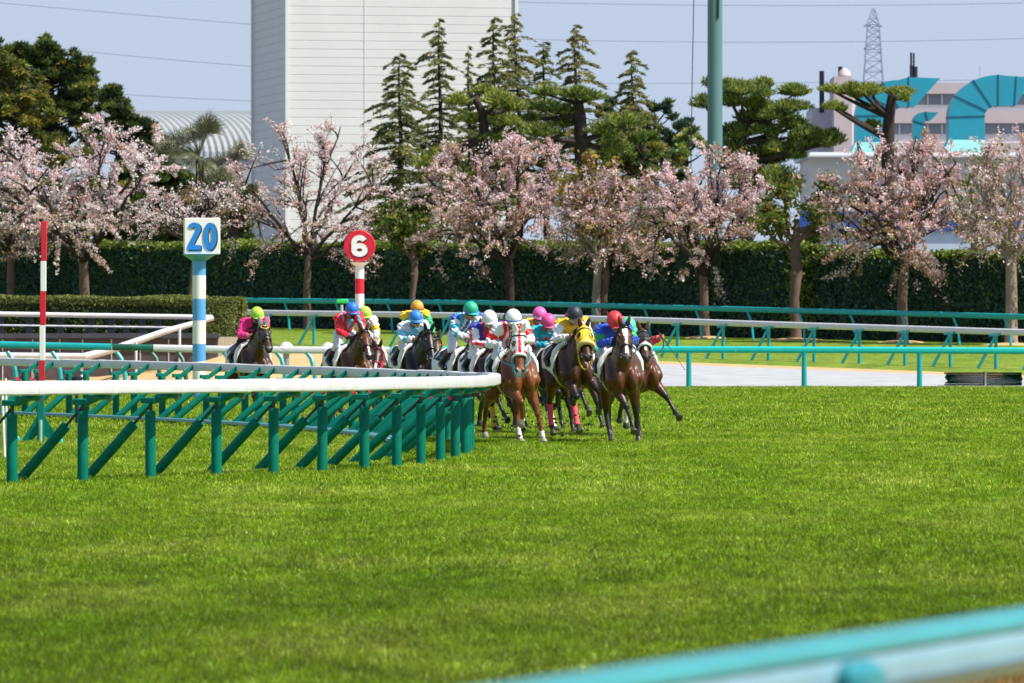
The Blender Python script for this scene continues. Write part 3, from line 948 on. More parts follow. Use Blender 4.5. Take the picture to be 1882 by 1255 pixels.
def hedge(name, label, p0, p1, top0, top1, depth, zb, seed, cols, wts, leaf, n, group=None, wav=.12, rend=0.0):
    """clipped hedge along p0-p1 (front foot), depth metres deep behind it"""
    rng = np.random.default_rng(seed)
    p0, p1 = Vector(p0), Vector(p1)
    o = (p0 + p1) / 2; o.z = zb
    t = thing(name, label, 'hedge', o, 0, group)
    ax = Vector((p1.x - p0.x, p1.y - p0.y, 0)); L = ax.length; ax.normalize()
    nb = Vector((-ax.y, ax.x, 0))
    if nb.y < 0: nb = -nb
    # core
    mb = MB()
    ns = max(3, int(L / 1.0))
    rs = []
    for i in range(ns + 1):
        f = i / ns
        c = p0.lerp(p1, f); h = top0 + (top1 - top0) * f - .10
        ins = .10 if 0 < i < ns else .18
        rs.append([Vector((c.x, c.y, z)) - o + nb * q for q, z in ((ins + (rend * .9 if i == ns else rend * .12 if i == ns - 1 else 0), zb - .3), (ins + (rend * .9 if i == ns else rend * .12 if i == ns - 1 else 0), h), (depth - ins, h), (depth - ins, zb - .3))])
    rs[0] = [v + ax * .12 for v in rs[0]]; rs[-1] = [v - ax * .12 for v in rs[-1]]
    mb.rings(rs)
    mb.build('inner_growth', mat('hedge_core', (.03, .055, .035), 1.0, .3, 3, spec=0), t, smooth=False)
    # leaf surface
    hm = (top0 + top1) / 2 - zb
    areas = np.array([L * hm, L * depth, depth * hm, depth * hm])
    which = rng.choice(4, n, p=areas / areas.sum())
    u = rng.random(n); v = rng.random(n)
    f = np.where(which < 2, u, np.where(which == 2, 0, 1.0))
    tp = top0 + (top1 - top0) * f
    zz = np.where(which == 1, tp, zb + v * (tp - zb))
    q = np.where(which == 0, 0, np.where(which == 1, v * depth, u * depth))
    if rend:      # the far end is clipped to a round corner
        e = np.clip((1 - f) * L, 0, rend)
        ins_ = rend - np.sqrt(np.maximum(rend ** 2 - (rend - e) ** 2, 0))
        q = np.where(which == 0, ins_, np.where(which == 1, np.maximum(q, ins_), np.where(which == 3, rend + u * (depth - rend), q)))
        tdist = np.minimum(np.where(which == 0, 9, q), 9); zz = np.where(which == 1, zz - .18 * np.exp(-tdist * 6), zz)
    bump = wav * (np.sin(f * L * 1.9 + zz * 1.3 + seed) * .5 + np.sin(f * L * .7 + zz * 2.9) * .5) + wav * .7 * rng.normal(size=n) * .5
    base = np.array(p0)[None] * (1 - f[:, None]) + np.array(p1)[None] * f[:, None]
    P = base.copy(); P[:, 2] = zz
    P += np.array(nb)[None] * q[:, None]
    P += np.where((which == 0)[:, None], -np.array(nb)[None], 0) * bump[:, None]
    P[:, 2] += np.where(which == 1, bump, 0)
    P += np.where((which == 2)[:, None], -np.array(ax)[None], 0) * bump[:, None] + np.where((which == 3)[:, None], np.array(ax)[None], 0) * bump[:, None]
    P -= np.array(o)
    V, Q = rand_rhombs(P, rng, leaf, leaf * .55)
    C = palette(rng, n, cols, wts)
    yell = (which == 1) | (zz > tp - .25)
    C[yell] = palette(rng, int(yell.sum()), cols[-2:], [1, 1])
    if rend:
        en = ((1 - f) * L < rend) & (which != 1); C[en] = palette(rng, int(en.sum()), cols[-2:], [1, 1])  # end leaves recoloured yellow-green to paint in the sunlit corner
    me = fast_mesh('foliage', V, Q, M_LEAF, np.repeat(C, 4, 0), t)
    return t
HC = [(.060, .130, .098), (.075, .150, .105), (.050, .112, .095), (.13, .20, .035), (.20, .25, .05)]
HW = [4, 4, 4, .7, .4]
hz_ = lambda px, y, off: at(px, y, far_d(px, off)).z
HOFF = 29.5
a = gx(-60, hedge_d(-60, 4.5)); b_ = gx(1487, hedge_d(1487, 4.5))
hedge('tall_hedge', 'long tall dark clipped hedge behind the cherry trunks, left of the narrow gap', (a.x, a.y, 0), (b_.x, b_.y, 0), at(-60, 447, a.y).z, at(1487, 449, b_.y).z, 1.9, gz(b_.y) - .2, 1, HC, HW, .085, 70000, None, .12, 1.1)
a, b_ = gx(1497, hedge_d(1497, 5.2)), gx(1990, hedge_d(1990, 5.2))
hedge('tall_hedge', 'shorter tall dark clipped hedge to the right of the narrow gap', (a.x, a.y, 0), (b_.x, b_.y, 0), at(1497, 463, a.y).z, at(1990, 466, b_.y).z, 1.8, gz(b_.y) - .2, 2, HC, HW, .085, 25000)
LC = [(.035, .065, .025), (.05, .085, .03), (.07, .105, .035), (.16, .20, .05), (.20, .22, .06)]
a, b_ = at(-90, 640, 214.5), at(430, 640, 212.5)
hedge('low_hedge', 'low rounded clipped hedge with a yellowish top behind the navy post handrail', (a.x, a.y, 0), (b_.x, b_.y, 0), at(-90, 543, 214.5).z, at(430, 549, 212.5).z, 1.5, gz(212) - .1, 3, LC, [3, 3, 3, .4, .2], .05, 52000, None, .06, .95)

# ================================================================== buildings
def rib_wall_tower():
    DF = 330.0
    k = F / DF
    A = at(529, 0, DF); A.z = 0                     # front left corner
    phi = R(12)
    fx = Vector((math.cos(phi), math.sin(phi), 0)); 
    B = A + fx * ((932 - 529) / k / math.cos(phi) * 1.035)
    back = Vector((-math.sin(phi), math.cos(phi), 0))
    depth = (529 - 453) / k / math.sin(phi) * 1.0
    t = thing('white_tower', 'tall windowless white tower block with lapped horizontal siding behind the trees', 'building', A)
    zb, zt = 1.8, 30.0
    mb = MB(); rs = []
    z = zb; pitch = .432
    O = [Vector((0, 0, 0)), B - A, B - A + back * depth, back * depth]
    cen = (O[0] + O[2]) / 2
    def ring(z, off):
        return [Vector((p.x, p.y, z)) + Vector(((p - cen).x, (p - cen).y, 0)).normalized() * off for p in O]
    while z < zt:
        rs += [ring(z, .030), ring(z + pitch * .90, .022), ring(z + pitch * .93, .006), ring(z + pitch * .985, .0)]
        z += pitch
    mb.rings(rs)
    mb.build('siding', mat('white_cladding', (.60, .61, .585), .55, .025, .7), t, smooth=False)
    mb = MB()
    for p in O: mb.box(Vector((p.x, p.y, (zb + zt) / 2)) + (p - cen).normalized() * .09, (.16, .16, zt - zb), Matrix.Rotation(phi, 3, 'Z'))
    p = O[0].lerp(O[1], .335); 
    mb.build('corner_trim', mat('trim_white', (.63, .64, .615), .5, .02), t, smooth=False)
    mb = MB(); mb.box(Vector((p.x, p.y, (zb + zt) / 2)) - back * .0, (.03, .066, zt - zb), Matrix.Rotation(phi, 3, 'Z'))
    mb.build('panel_joint', mat('joint_grey', (.50, .515, .50), .6), t, smooth=False)
rib_wall_tower()

# arched ribbed roof behind the palm
DA = 380.0; k = F / DA
a0, a1 = at(240, 0, DA), at(455, 0, DA)
t = thing('arched_hall', 'hall with a ribbed silver barrel roof between the pines and the tower', 'building', (a0.x, DA, 2.4)); o = Vector((a0.x, DA, 2.4))
zr = at(0, 196, DA).z; ze = at(0, 290, DA).z
mb = MB(); n = 36; x0, x1 = a0.x - 4.0, a1.x + 3
for i in range(n):          # separate arched pans; each is a shallow ridge
    xa, xb = x0 + (x1 - x0) * i / n, x0 + (x1 - x0) * (i + 1) / n
    r0, r1, r2 = [], [], []
    for q in range(15):
        a = R(q * 90 / 14)
        sl = -3.2 * math.sin(a)                       # the ribs run obliquely to the view
        yy = -9.0 * math.sin(a) ; zq = ze + (zr - ze) * math.cos(a)
        r0.append(Vector((xa - sl, DA + yy + 9, zq)) - o); r1.append(Vector((xa * .55 + xb * .45 - sl, DA + yy + 8.93, zq + .05)) - o); r2.append(Vector((xb - sl, DA + yy + 9, zq)) - o)
    m0 = len(mb.v)
    for ra, rb in ((r0, r1), (r1, r2)):
        fs = [(j, j + 15, j + 16, j + 1) for j in range(14)]
        mb.add(ra + rb, fs)
mb.build('barrel_roof', mat('silver_roof', (.27, .295, .31), .7, .08, .6, 0, .0), t, smooth=False)
mb = MB(); mb.box(Vector(((x0 + x1) / 2 + 3, DA + 9, (ze + 2.0) / 2)) - o, (x1 - x0, 17.8, ze - 2.0)); mb.build('wall', mat('hall_wall', (.35, .38, .40), .8, .1, 1), t, smooth=False)

# industrial block with turquoise ducts at the right
DI = 420.0; k = F / DI
xw = lambda px, d=DI: (px - CX) / F * d
zw = lambda py, d=DI: H + (610 - py) / F * d
M_PINK = mat('pinkish_wall', (.50, .42, .43), .8, .08, .4); M_WHITEW = mat('pale_wall', (.66, .66, .67), .8, .06, .4); M_BAND = mat('grey_window_band', (.22, .24, .28), .5, .25, .5)
M_BLUE = mat('blue_awning', (.015, .06, .28), .6, .1, 2); M_LGREY = mat('light_grey_sheet', (.47, .50, .52), .6, .06, .5, 0, .1); M_DUCT = mat('turquoise_duct', (.02, .31, .43), .38, .06, .8)
t = thing('industrial_block', 'pale pink factory block with grey window bands behind the turquoise ducts', 'building', (xw(1700), DI, 2.5)); o = Vector((xw(1700), DI, 2.5))
def slab(nm, pa, pb, ya, yb, d, dep, m, par, oo, bevel=0):
    mb = MB(); mb.box(Vector(((xw(pa, d) + xw(pb, d)) / 2, d + dep / 2, (zw(ya, d) + zw(yb, d)) / 2)) - oo, (xw(pb, d) - xw(pa, d), dep, zw(ya, d) - zw(yb, d)), None, bevel)
    return mb.build(nm, m, par, smooth=False)
slab('wall', 1560, 2050, 156, 470, DI, 14, M_WHITEW, t, o)
for ya, yb in ((152, 172), (204, 226), (262, 285)): slab('parapet_band', 1556, 2054, ya, yb, DI - .35, .35, M_PINK, t, o)
for ya, yb in ((174, 192), (228, 246)):
    wdw = slab('window_band', 1562, 2046, ya, yb, DI - .06, .06, M_BAND, t, o)
    for px in range(1600, 2040, 26): slab('mullion', px, px + 2.5, ya + .5, yb - .5, DI - .12, .06, M_WHITEW, wdw, o)
slab('stair_tower', 1533, 1566, 140, 470, DI - 1.5, 6, M_PINK, t, o); slab('stair_side', 1492, 1532, 198, 470, DI + 2, 8, mat('lilac_wall', (.46, .45, .53), .8, .08, .5), t, o)
slab('annex', 1556, 1572, 150, 470, DI - .5, 4, M_WHITEW, t, o)
mb = MB(); p = Vector((xw(1553), DI + 1, zw(138))) - o
mb.tube([p, p + Vector((0, 0, .25)), p + Vector((0, 0, .5))], [.42, .38, .1], 14); mb.build('roof_tank', M_PINK, t)
for k2, (px, ya, yb, r) in enumerate(((1513, 128, 205, .16), (1515, 128, 160, .08), (1547, 120, 142, .14), (1551, 122, 142, .06), (1678, 94, 146, .07), (1683, 95, 146, .06), (1679, 118, 146, .13), (1686, 120, 146, .14), (1805, 118, 138, .02))):
    mb = MB(); mb.tube([Vector((xw(px), DI + 2, zw(yb))) - o, Vector((xw(px), DI + 2, zw(ya))) - o], r, 6); mb.build('antenna', M_NAVY if k2 < 8 else M_GREYBOLT, t)
# lower shed in front
t = thing('shed', 'long low light grey shed with a blue band below the ducts', 'building', (xw(1700, 360), 360, 2.4)); o = Vector((xw(1700, 360), 360, 2.4))
slab('wall', 1488, 2060, 286, 470, 360, 12, mat('cream_grey_wall', (.50, .50, .48), .8, .06, .5), t, o)
mb = MB(); x0, x1 = xw(1478, 360), xw(2070, 360)
mb.add([Vector(p) - o for p in ((x0, 359.2, zw(286, 360)), (x1, 359.2, zw(286, 360)), (x1, 372.5, zw(268, 360)), (x0, 372.5, zw(268, 360)), (x0, 359.2, zw(289, 360)), (x1, 359.2, zw(289, 360)), (x1, 372.5, zw(290, 360)), (x0, 372.5, zw(290, 360)))],
       [(0, 1, 2, 3), (0, 4, 5, 1), (1, 5, 6, 2), (2, 6, 7, 3), (3, 7, 4, 0), (4, 7, 6, 5)]); mb.build('roof', M_LGREY, t, smooth=False)
slab('blue_band', 1470, 2060, 388, 425, 359.6, .38, M_BLUE, t, o)
slab('lower_panel', 1480, 2060, 425, 470, 359.8, .18, mat('pale_blue_panel', (.42, .50, .60), .7, .06, .5), t, o)
# ducts: a rectangular section swept round a bend, given by its outer and inner edges in the elevation
def duct(label, outer, inner, wid, d, seams):
    ox, oy = outer[0]
    o = Vector((xw(ox, d), d, zw(oy, d)))
    t = thing('roof_duct', label, 'duct', o, 0, 'turquoise roof ducts')
    rs = []
    for (xa, ya), (xb, yb) in zip(outer, inner):
        a, b = Vector((xw(xa, d), d, zw(ya, d))) - o, Vector((xw(xb, d), d, zw(yb, d))) - o
        rs.append([a + Vector((0, -wid / 2, 0)), b + Vector((0, -wid / 2, 0)), b + Vector((0, wid / 2, 0)), a + Vector((0, wid / 2, 0))])
    mb = MB(); mb.rings(rs); mb.build('duct', M_DUCT, t, smooth=25)
    for i in seams:
        c = sum(rs[i], Vector()) / 4
        ax_ = (rs[i][1] - rs[i][0]); tt = Vector((ax_.z, 0, -ax_.x)).normalized()
        q = [c + (v - c) * 1.012 + (v - c).normalized() * .03 for v in rs[i]]
        mb = MB(); mb.rings([[v - tt * .03 for v in q], [v + tt * .03 for v in q]]); mb.build('flange', mat('duct_flange', (.008, .10, .16), .5), t, smooth=False)
    q = rs[0]; c = sum(q, Vector()) / 4; b0 = [c + (v - c) * 1.3 - Vector((0, 0, .75)) for v in q]
    mb = MB(); mb.rings([b0, q]); mb.build('skirt', mat('pale_turquoise', (.22, .56, .58), .45), t, smooth=False)
def bend(x0, y0, x1, y1, n=12):
    """quarter ellipse from a rising wall at x0 (level y0) over to a level roof at y1 (column x1)"""
    return [(x1 - (x1 - x0) * math.cos(R(90 * i / n)), y0 - (y0 - y1) * math.sin(R(90 * i / n))) for i in range(n + 1)]
duct('large turquoise duct elbow at the right edge with an open mouth facing right', [(1741, 258)] + bend(1741, 216, 1832, 139) + [(1865, 142), (1896, 143)], [(1807, 258)] + bend(1807, 214, 1832, 195) + [(1862, 195), (1864, 195)], 2.6, 400, [1, 5, 9, 13, 14])
duct('turquoise duct elbow behind the cloud pine with a slanted open mouth', [(1571, 262)] + bend(1571, 214, 1650, 148) + [(1668, 143), (1726, 145)], [(1640, 262)] + bend(1640, 212, 1656, 197) + [(1668, 197), (1680, 196)], 2.4, 398, [1, 6, 10, 14])
duct('small turquoise duct elbow between the two large ones', [(1677, 258)] + bend(1677, 222, 1700, 206) + [(1705, 206), (1724, 207)], [(1698, 258)] + bend(1698, 228, 1704, 222) + [(1706, 222), (1709, 222)], 1.2, 402, [1, 13])

# floodlight pole
d = 273.5; base = gx(1314, d); k = F / d
t = thing('floodlight_pole', 'thick teal grey steel pole rising out of the top of the picture', 'pole', base)
M_POLE = mat('teal_grey_pole', (.10, .20, .215), .45, .06, .8)
mb = MB(); mb.tube([(0, 0, -.1), (0, 0, 9), (0, 0, 14.2)], [.325, .315, .31], 28); mb.build('lower_shaft', M_POLE, t)
mb = MB(); mb.tube([(0, 0, 14.2), (0, 0, 24)], [.305, .27], 28); mb.build('upper_shaft', M_POLE, t)
mb = MB(); mb.tube([(0, 0, -.05), (0, 0, .12)], .55, 20); mb.build('base_flange', M_POLE, t)
mb = MB(); mb.tube([(.12, -.31, 12.9), (.16, -.30, 16)], .05, 8); mb.build('shaft_shadow', M_DARKROD, t)  # dark rod standing in for the diagonal shadow on the shaft
p = at(1272, 230, 300)
mb = MB(); mb.tube([at(1276, -60, 300) - p, at(1274, 60, 300) - p, at(1272, 150, 300) - p, at(1270, 300, 300) - p, at(1270, 420, 300) - p], .022, 5)
tag(mb.build('hanging_cable', M_DARKROD, None, loc=p), 'thin dark cable hanging down the sky left of the teal pole', 'cable')

# pylon and power lines far off
d = 900.0; k = F / d
o = Vector((xw(1605, d), d, gz(d))); t = thing('pylon', 'far lattice steel pylon against the sky', 'pylon', o)
M_PYL = mat('hazed_pylon_steel', (.26, .30, .40), .7)  # blue-grey tint paints the distance haze into the steel colour
zt = zw(15, d) - o.z
hw = lambda z: float(np.interp(z, [0, zw(150, d) - o.z, zw(45, d) - o.z, zt], [2.6, 1.32, .80, .18]))
levels = list(np.linspace(0, zw(150, d) - o.z, 7)) + [zw(y, d) - o.z for y in (130, 112, 96, 82, 68, 56, 45, 33, 22)] + [zt]
mb = MB()
for sx in (1, -1):
    for sy in (1, -1):
        mb.tube([(sx * hw(z), sy * hw(z), z) for z in levels], .085, 4)
mb.build('legs_frame', M_PYL, t, smooth=False)
for sy in (1, -1):
    mb = MB()
    for z0, z1 in zip(levels, levels[1:]):
        mb.tube([(-hw(z0), sy * hw(z0), z0), (hw(z1), sy * hw(z1), z1)], .055, 4); mb.tube([(hw(z0), sy * hw(z0), z0), (-hw(z1), sy * hw(z1), z1)], .055, 4)
        mb.tube([(-hw(z1), sy * hw(z1), z1), (hw(z1), sy * hw(z1), z1)], .045, 4)
    mb.build('lattice', M_PYL, t, smooth=False)
for y in (48, 90, 132):
    z = zw(y, d) - o.z; mb = MB()
    mb.tube([(-1.3, 0, z), (1.3, 0, z)], .09, 4); mb.tube([(-1.3, 0, z), (0, 0, z + .8), (1.3, 0, z)], .07, 4)
    mb.build('cross_arm', M_PYL, t, smooth=False)
def wire(pts, d, label):
    p0 = at(pts[0][0], pts[0][1], d)
    xs = [p[0] for p in pts]; yy = [p[1] for p in pts]
    cs = np.polyfit(xs, yy, min(2, len(pts) - 1))
    P = [at(x, np.polyval(cs, x), d) - p0 for x in np.linspace(xs[0], xs[-1], 12)]
    mb = MB(); mb.tube(P, .042, 4)
    tag(mb.build('power_line', mat('wire_grey', (.22, .25, .33), .7), None, loc=p0), label, 'power line', 'power lines')
wire([(-80, -2), (0, 4), (450, 44), (560, 52)], 700, 'thin power line crossing the sky left of the tower, the topmost there')
wire([(60, 84), (160, 94), (450, 121), (560, 128)], 700, 'thin power line left of the tower, just above the pine crown')
wire([(150, 167), (230, 174), (450, 184), (560, 188)], 700, 'faint power line just above the barrel roof')
wire([(900, 2), (1200, 8), (1500, 10), (1960, 3)], 720, 'thin power line right of the tower along the top of the picture')
wire([(900, 70), (1200, 76), (1500, 77), (1960, 68)], 740, 'thin power line passing behind the pylon at mid height')
wire([(900, 152), (1200, 153), (1500, 151), (1960, 143)], 760, 'faint power line just above the cloud pines')
# ================================================================== trees
def bez(p0, p1, p2, n):
    return [p0 * (1 - s) ** 2 + p1 * 2 * s * (1 - s) + p2 * s * s for s in [i / n for i in range(n + 1)]]
CHERRY = [(.88, .72, .74), (.92, .85, .85), (.84, .62, .66), (.74, .50, .53), (.56, .34, .28), (.42, .24, .13), (.32, .28, .08)]
def cherry(px, off, x0, x1, ytop, ylow, fork_y, label, seed, wts, n_leaf=9000, lean=0, bark=None, limbs=7, r0=.19, hang=.25, dens=1.0, size=.049, d=None):
    """spreading cherry: crown between photo columns x0..x1, top row ytop, lowest blossom ylow"""
    rng = random.Random(seed); nr = np.random.default_rng(seed)
    d = d or hedge_d(px, 2.2); k = F / d
    base = gx(px, d)
    t = thing('cherry_tree', label, 'tree', base, 0, 'blossoming cherry trees along the hedge')
    zt = H + (610 - ytop) / k - base.z; zl = H + (610 - ylow) / k - base.z; zf = H + (610 - fork_y) / k - base.z
    xl, xr = (x0 - px) / k, (x1 - px) / k
    rad = (xr - xl) / 2 * (1.4 if px < 700 else 1.2); cxm = (xl + xr) / 2
    bark = bark or M_BARK
    tr = MB()
    fork = Vector((lean, 0, zf))
    tr.tube([Vector((0, 0, -.1)), Vector((lean * .1, 0, .15)), Vector((lean * .3 + rng.uniform(-.06, .06), 0, zf * .5)), fork], [r0 * 1.35, r0 * 1.05, r0 * .88, r0 * .82], 10)
    br = MB(); tips = []
    zc = (zt + zl) / 2 - .1
    def reach(az, el):
        """point on the crown surface in a direction"""
        c = Vector((cxm, 0, zl * .45 + zt * .55 - .45 * (zt - zl) * .35))
        rr = rad * (rng.uniform(.82, 1.0))
        ce = max(0.0, math.cos(el)) ** .75
        return Vector((c.x + rr * math.cos(az) * ce, rr * .7 * math.sin(az) * ce, (zl + .28 * (zt - zl)) + (zt - zl) * .72 * math.sin(el)))
    cc = Vector((cxm * .6, 0, zf))
    T_, D_, W_, S_ = [], [], [], []
    nsp = 0
    for i in range(limbs):
        az = 2 * math.pi * (i + rng.uniform(-.3, .3)) / limbs + .4
        el = R((0, 24, 46, 8, 34, 60, 14)[i % 7] + rng.uniform(-7, 7)) if i else R(78)
        tip = reach(az, el)
        st = fork + Vector((0, 0, rng.uniform(-.25, .1)))
        mid = st.lerp(tip, .45) + Vector((rng.uniform(-.3, .3), rng.uniform(-.2, .2), rng.uniform(.2, .6)))
        limb = bez(st, mid, tip, 9)
        for q in range(1, 9): limb[q] = limb[q] + Vector([rng.uniform(-.09, .09) for _ in range(3)])
        rl_ = r0 * rng.uniform(.42, .55)
        br.tube(limb, [rl_ * (1 - .88 * q / 9) + .012 for q in range(10)], 7)
        for j in range(9):
            f = rng.uniform(.25, 1.0); qi = min(9, int(f * 9 + .5))
            a = limb[qi]
            out = reach(az + rng.uniform(-.9, .9), min(R(86), max(R(-38), el + R(rng.uniform(-46, 34)))))
            b = a.lerp(out, rng.uniform(.4, .95))
            if (b - a).length > 2.0: b = a + (b - a).normalized() * 2.0
            m2 = a.lerp(b, .5) + Vector((rng.uniform(-.15, .15), rng.uniform(-.15, .15), rng.uniform(.05, .35)))
            sub = bez(a, m2, b, 6)
            br.tube(sub, [.036 * (1 - .8 * q / 6) + .007 for q in range(7)], 5)
            for kk in range(8):                    # flowering twigs, roughly following the branch outward
                a2 = sub[rng.randint(1, 6)]
                dv = ((b - a).normalized() * .9 + (a2 - cc).normalized() * .5 + Vector((rng.gauss(0, .7), rng.gauss(0, .6), rng.gauss(.05, .5)))).normalized()
                L = rng.uniform(.35, 1.0)
                tw = [a2, a2 + dv * (L * .5) + Vector((0, 0, .05)), a2 + dv * L + Vector((0, 0, -hang * .35 * L))]
                br.tube(tw, [.012, .008, .003], 4)
                heavy = rng.random() ** 1.4 * (.4 + L)
                if rng.random() < .14: heavy *= .04
                for u in np.linspace(.12, 1.0, 8):
                    p = tw[0].lerp(tw[1], u * 2) if u < .5 else tw[1].lerp(tw[2], u * 2 - 1)
                    T_.append(p); W_.append(heavy); S_.append(nsp)
                nsp += 1
    tr.build('trunk', bark, t)
    br.build('limbs', M_DARKBARK if bark is M_BARK else bark, t)
    T = np.array(T_); w = np.array(W_); sid = np.array(S_)
    n = int(n_leaf * dens * 1.85)
    idx = nr.choice(len(T), n, p=w / w.sum())
    C = T[idx] + nr.normal(size=(n, 3)) * np.array([.062, .062, .055])
    V, Q = rand_rhombs(C, nr, size, size * .66)
    # whole sprays share a tone: open flower, faded, or budding leaf
    sp = nr.choice(len(CHERRY), nsp, p=np.array(wts) / sum(wts))
    own = nr.choice(len(CHERRY), n, p=np.array(wts) / sum(wts))
    kk = np.where(nr.random(n) < .62, sp[sid[idx]], own)
    # the older lower growth is already breaking into rusty leaf
    low = (C[:, 2] < zl + (zt - zl) * (.42 + .12 * nr.normal(size=n))) & (nr.random(n) < .28)
    kk = np.where(low, nr.choice([4, 5, 6, 6, 3], n), kk)
    col = np.clip(np.array(CHERRY)[kk] * (1 + .08 * nr.normal(size=(n, 1))), 0, .95)
    fast_mesh('blossom', V, Q, M_PETAL, np.repeat(col, 4, 0), t)
    return t
PW = [3, 4, 2, 1, .6, .3, .3]       # pale
PK = [3, 1.6, 3, 2, 1.3, .5, .3]    # pink
BR = [2, 1, 2.4, 2.4, 2.6, 1.3, .6] # browner
cherry(157, 22, -40, 300, 226, 470, 475, 'big pale blossoming cherry tree in front of the dark pines at the far left', 11, PW, 15000, -.1, limbs=10, r0=.24)
cherry(20, 23, -120, 130, 262, 440, 470, 'pale cherry tree cut by the left edge of the picture', 12, PW, 8000, limbs=8)
cherry(351, 21, 285, 425, 345, 470, 460, 'small pale cherry tree with thin bare stems behind the 20 board', 13, PW, 2200, .15, limbs=6, r0=.13, dens=.8)
cherry(565, 22, 435, 715, 228, 490, 470, 'loose pink cherry tree standing in front of the white tower', 14, PK, 6500, .05, limbs=9, r0=.17)
cherry(935, 22, 775, 1045, 250, 485, 480, 'dense round pink cherry tree in front of the cedar clump', 15, [3, 1, 3, 2.4, 2.4, 1.0, .4], 13500, .0, limbs=10, r0=.20, bark=M_DARKBARK)
cherry(1095, 22, 1035, 1195, 330, 485, 475, 'short pale trunked cherry tree with rusty upper shoots right of the dense pink one', 16, BR, 5200, .12, limbs=8, r0=.20, bark=M_PALEBARK)
cherry(1295, 21, 1165, 1410, 278, 500, 505, 'round pink cherry tree in front of the teal floodlight pole', 17, [3, 1.4, 3, 2.2, 1.9, .8, .4], 12500, -.05, limbs=10, r0=.20)
cherry(1658, 20, 1520, 1775, 245, 525, 480, 'rosy cherry tree standing in front of the shed below the ducts', 18, BR, 13500, .1, limbs=10, r0=.22)
cherry(1858, 19, 1765, 1960, 262, 480, 470, 'cherry tree with long bare upright limbs at the right edge', 19, PK, 4200, .0, limbs=9, r0=.24, bark=M_PALEBARK)

def pollard(px, off, ytop, x0, x1, fork_y, label, seed, cols, wts, n, bark, r0=.2, limbs=6, name='pollarded_tree', lean=0):
    """knobbly lopped street tree with few leaves"""
    rng = random.Random(seed); nr = np.random.default_rng(seed)
    d = hedge_d(px, 2.6 if px != 1795 else 9.0); k = F / d; base = gx(px, d)
    t = thing(name, label, 'tree', base)
    zt = H + (610 - ytop) / k - base.z; zf = H + (610 - fork_y) / k - base.z
    xl, xr = (x0 - px) / k, (x1 - px) / k
    tr = MB(); zm = zf
    pts = [Vector((0, 0, -.1)), Vector((.03, 0, .3)), Vector((-.05, 0, zf * .5)), Vector((.06 + lean * .4, 0, zf * .8)), Vector((lean, 0, zf)), Vector((lean + .05, 0, zf + (zt - zf) * .4))]
    tr.tube(pts, [r0 * 1.3, r0, r0 * .92, r0 * 1.05, r0 * .95, r0 * .5], 10)
    for z in (zf * .78, zf): tr.ellipsoid((lean * z / zf, 0, z), (r0 * 1.15, r0 * 1.1, r0 * 1.1))
    tr.build('trunk', bark, t)
    tips = []; mb = MB()
    for i in range(limbs):
        s = -1 if i % 2 else 1
        f = rng.uniform(.25, 1)
        side = xr if s > 0 else xl
        a = Vector((lean, 0, zf + (zt - zf) * rng.uniform(-.12, .3)))
        tip = Vector((side * f * rng.uniform(.6, 1), rng.uniform(-.8, .8), zf + (zt - zf) * rng.uniform(.25, 1.0)))
        m = a.lerp(tip, .5) + Vector((side * .25, 0, -.25))
        L = bez(a, m, tip, 7)
        L = [p + Vector([rng.uniform(-.06, .06) for _ in range(3)]) for p in L]
        mb.tube(L, [r0 * .5 * (1 - .7 * q / 7) for q in range(8)], 7)
        tips += L[4:]
        for j in range(6):
            b = L[rng.randint(3, 7)]; e = b + Vector((rng.gauss(0, .35), rng.gauss(0, .3), rng.uniform(.15, .9)))
            mb.tube([b, b.lerp(e, .5) + Vector((.04, 0, .04)), e], [.03, .02, .008], 5); tips += [e, b.lerp(e, .6), b.lerp(e, .85)]
    mb.build('limbs', bark, t)
    T = np.array(tips); idx = nr.integers(0, len(T), n)
    C = T[idx] + nr.normal(size=(n, 3)) * .14
    V, Q = rand_rhombs(C, nr, .10, .06)
    fast_mesh('foliage', V, Q, M_LEAF, np.repeat(palette(nr, n, cols, wts), 4, 0), t)
GREENS = [(.07, .12, .02), (.12, .17, .03), (.20, .20, .03), (.32, .18, .03), (.45, .28, .24)]
pollard(760, 21, 370, 690, 800, 475, 'thin crooked bare tree with a few green tufts right of the 6 board', 31, GREENS, [3, 3, 1, .3, .1], 1300, M_BARK, .13, 6)
pollard(1112, 23, 285, 1030, 1200, 480, 'lopped tree with rusty young leaves above the short pale trunked cherry', 32, GREENS, [.6, 1, 2, 2.4, .8], 1500, M_BARK, .15, 7)
pollard(1462, 20, 300, 1385, 1560, 470, 'knobbly lopped tree with yellow green tufts left of the gap in the hedge', 33, GREENS, [3, 3, 2, 1, .8], 3000, M_BARK, .20, 9)
pollard(1795, 21, 285, 1745, 1860, 455, 'lopped bare tree with upright stubs near the right edge', 34, GREENS, [1.5, 1.5, 2, 1.5, .5], 1100, M_PALEBARK, .2, 8)

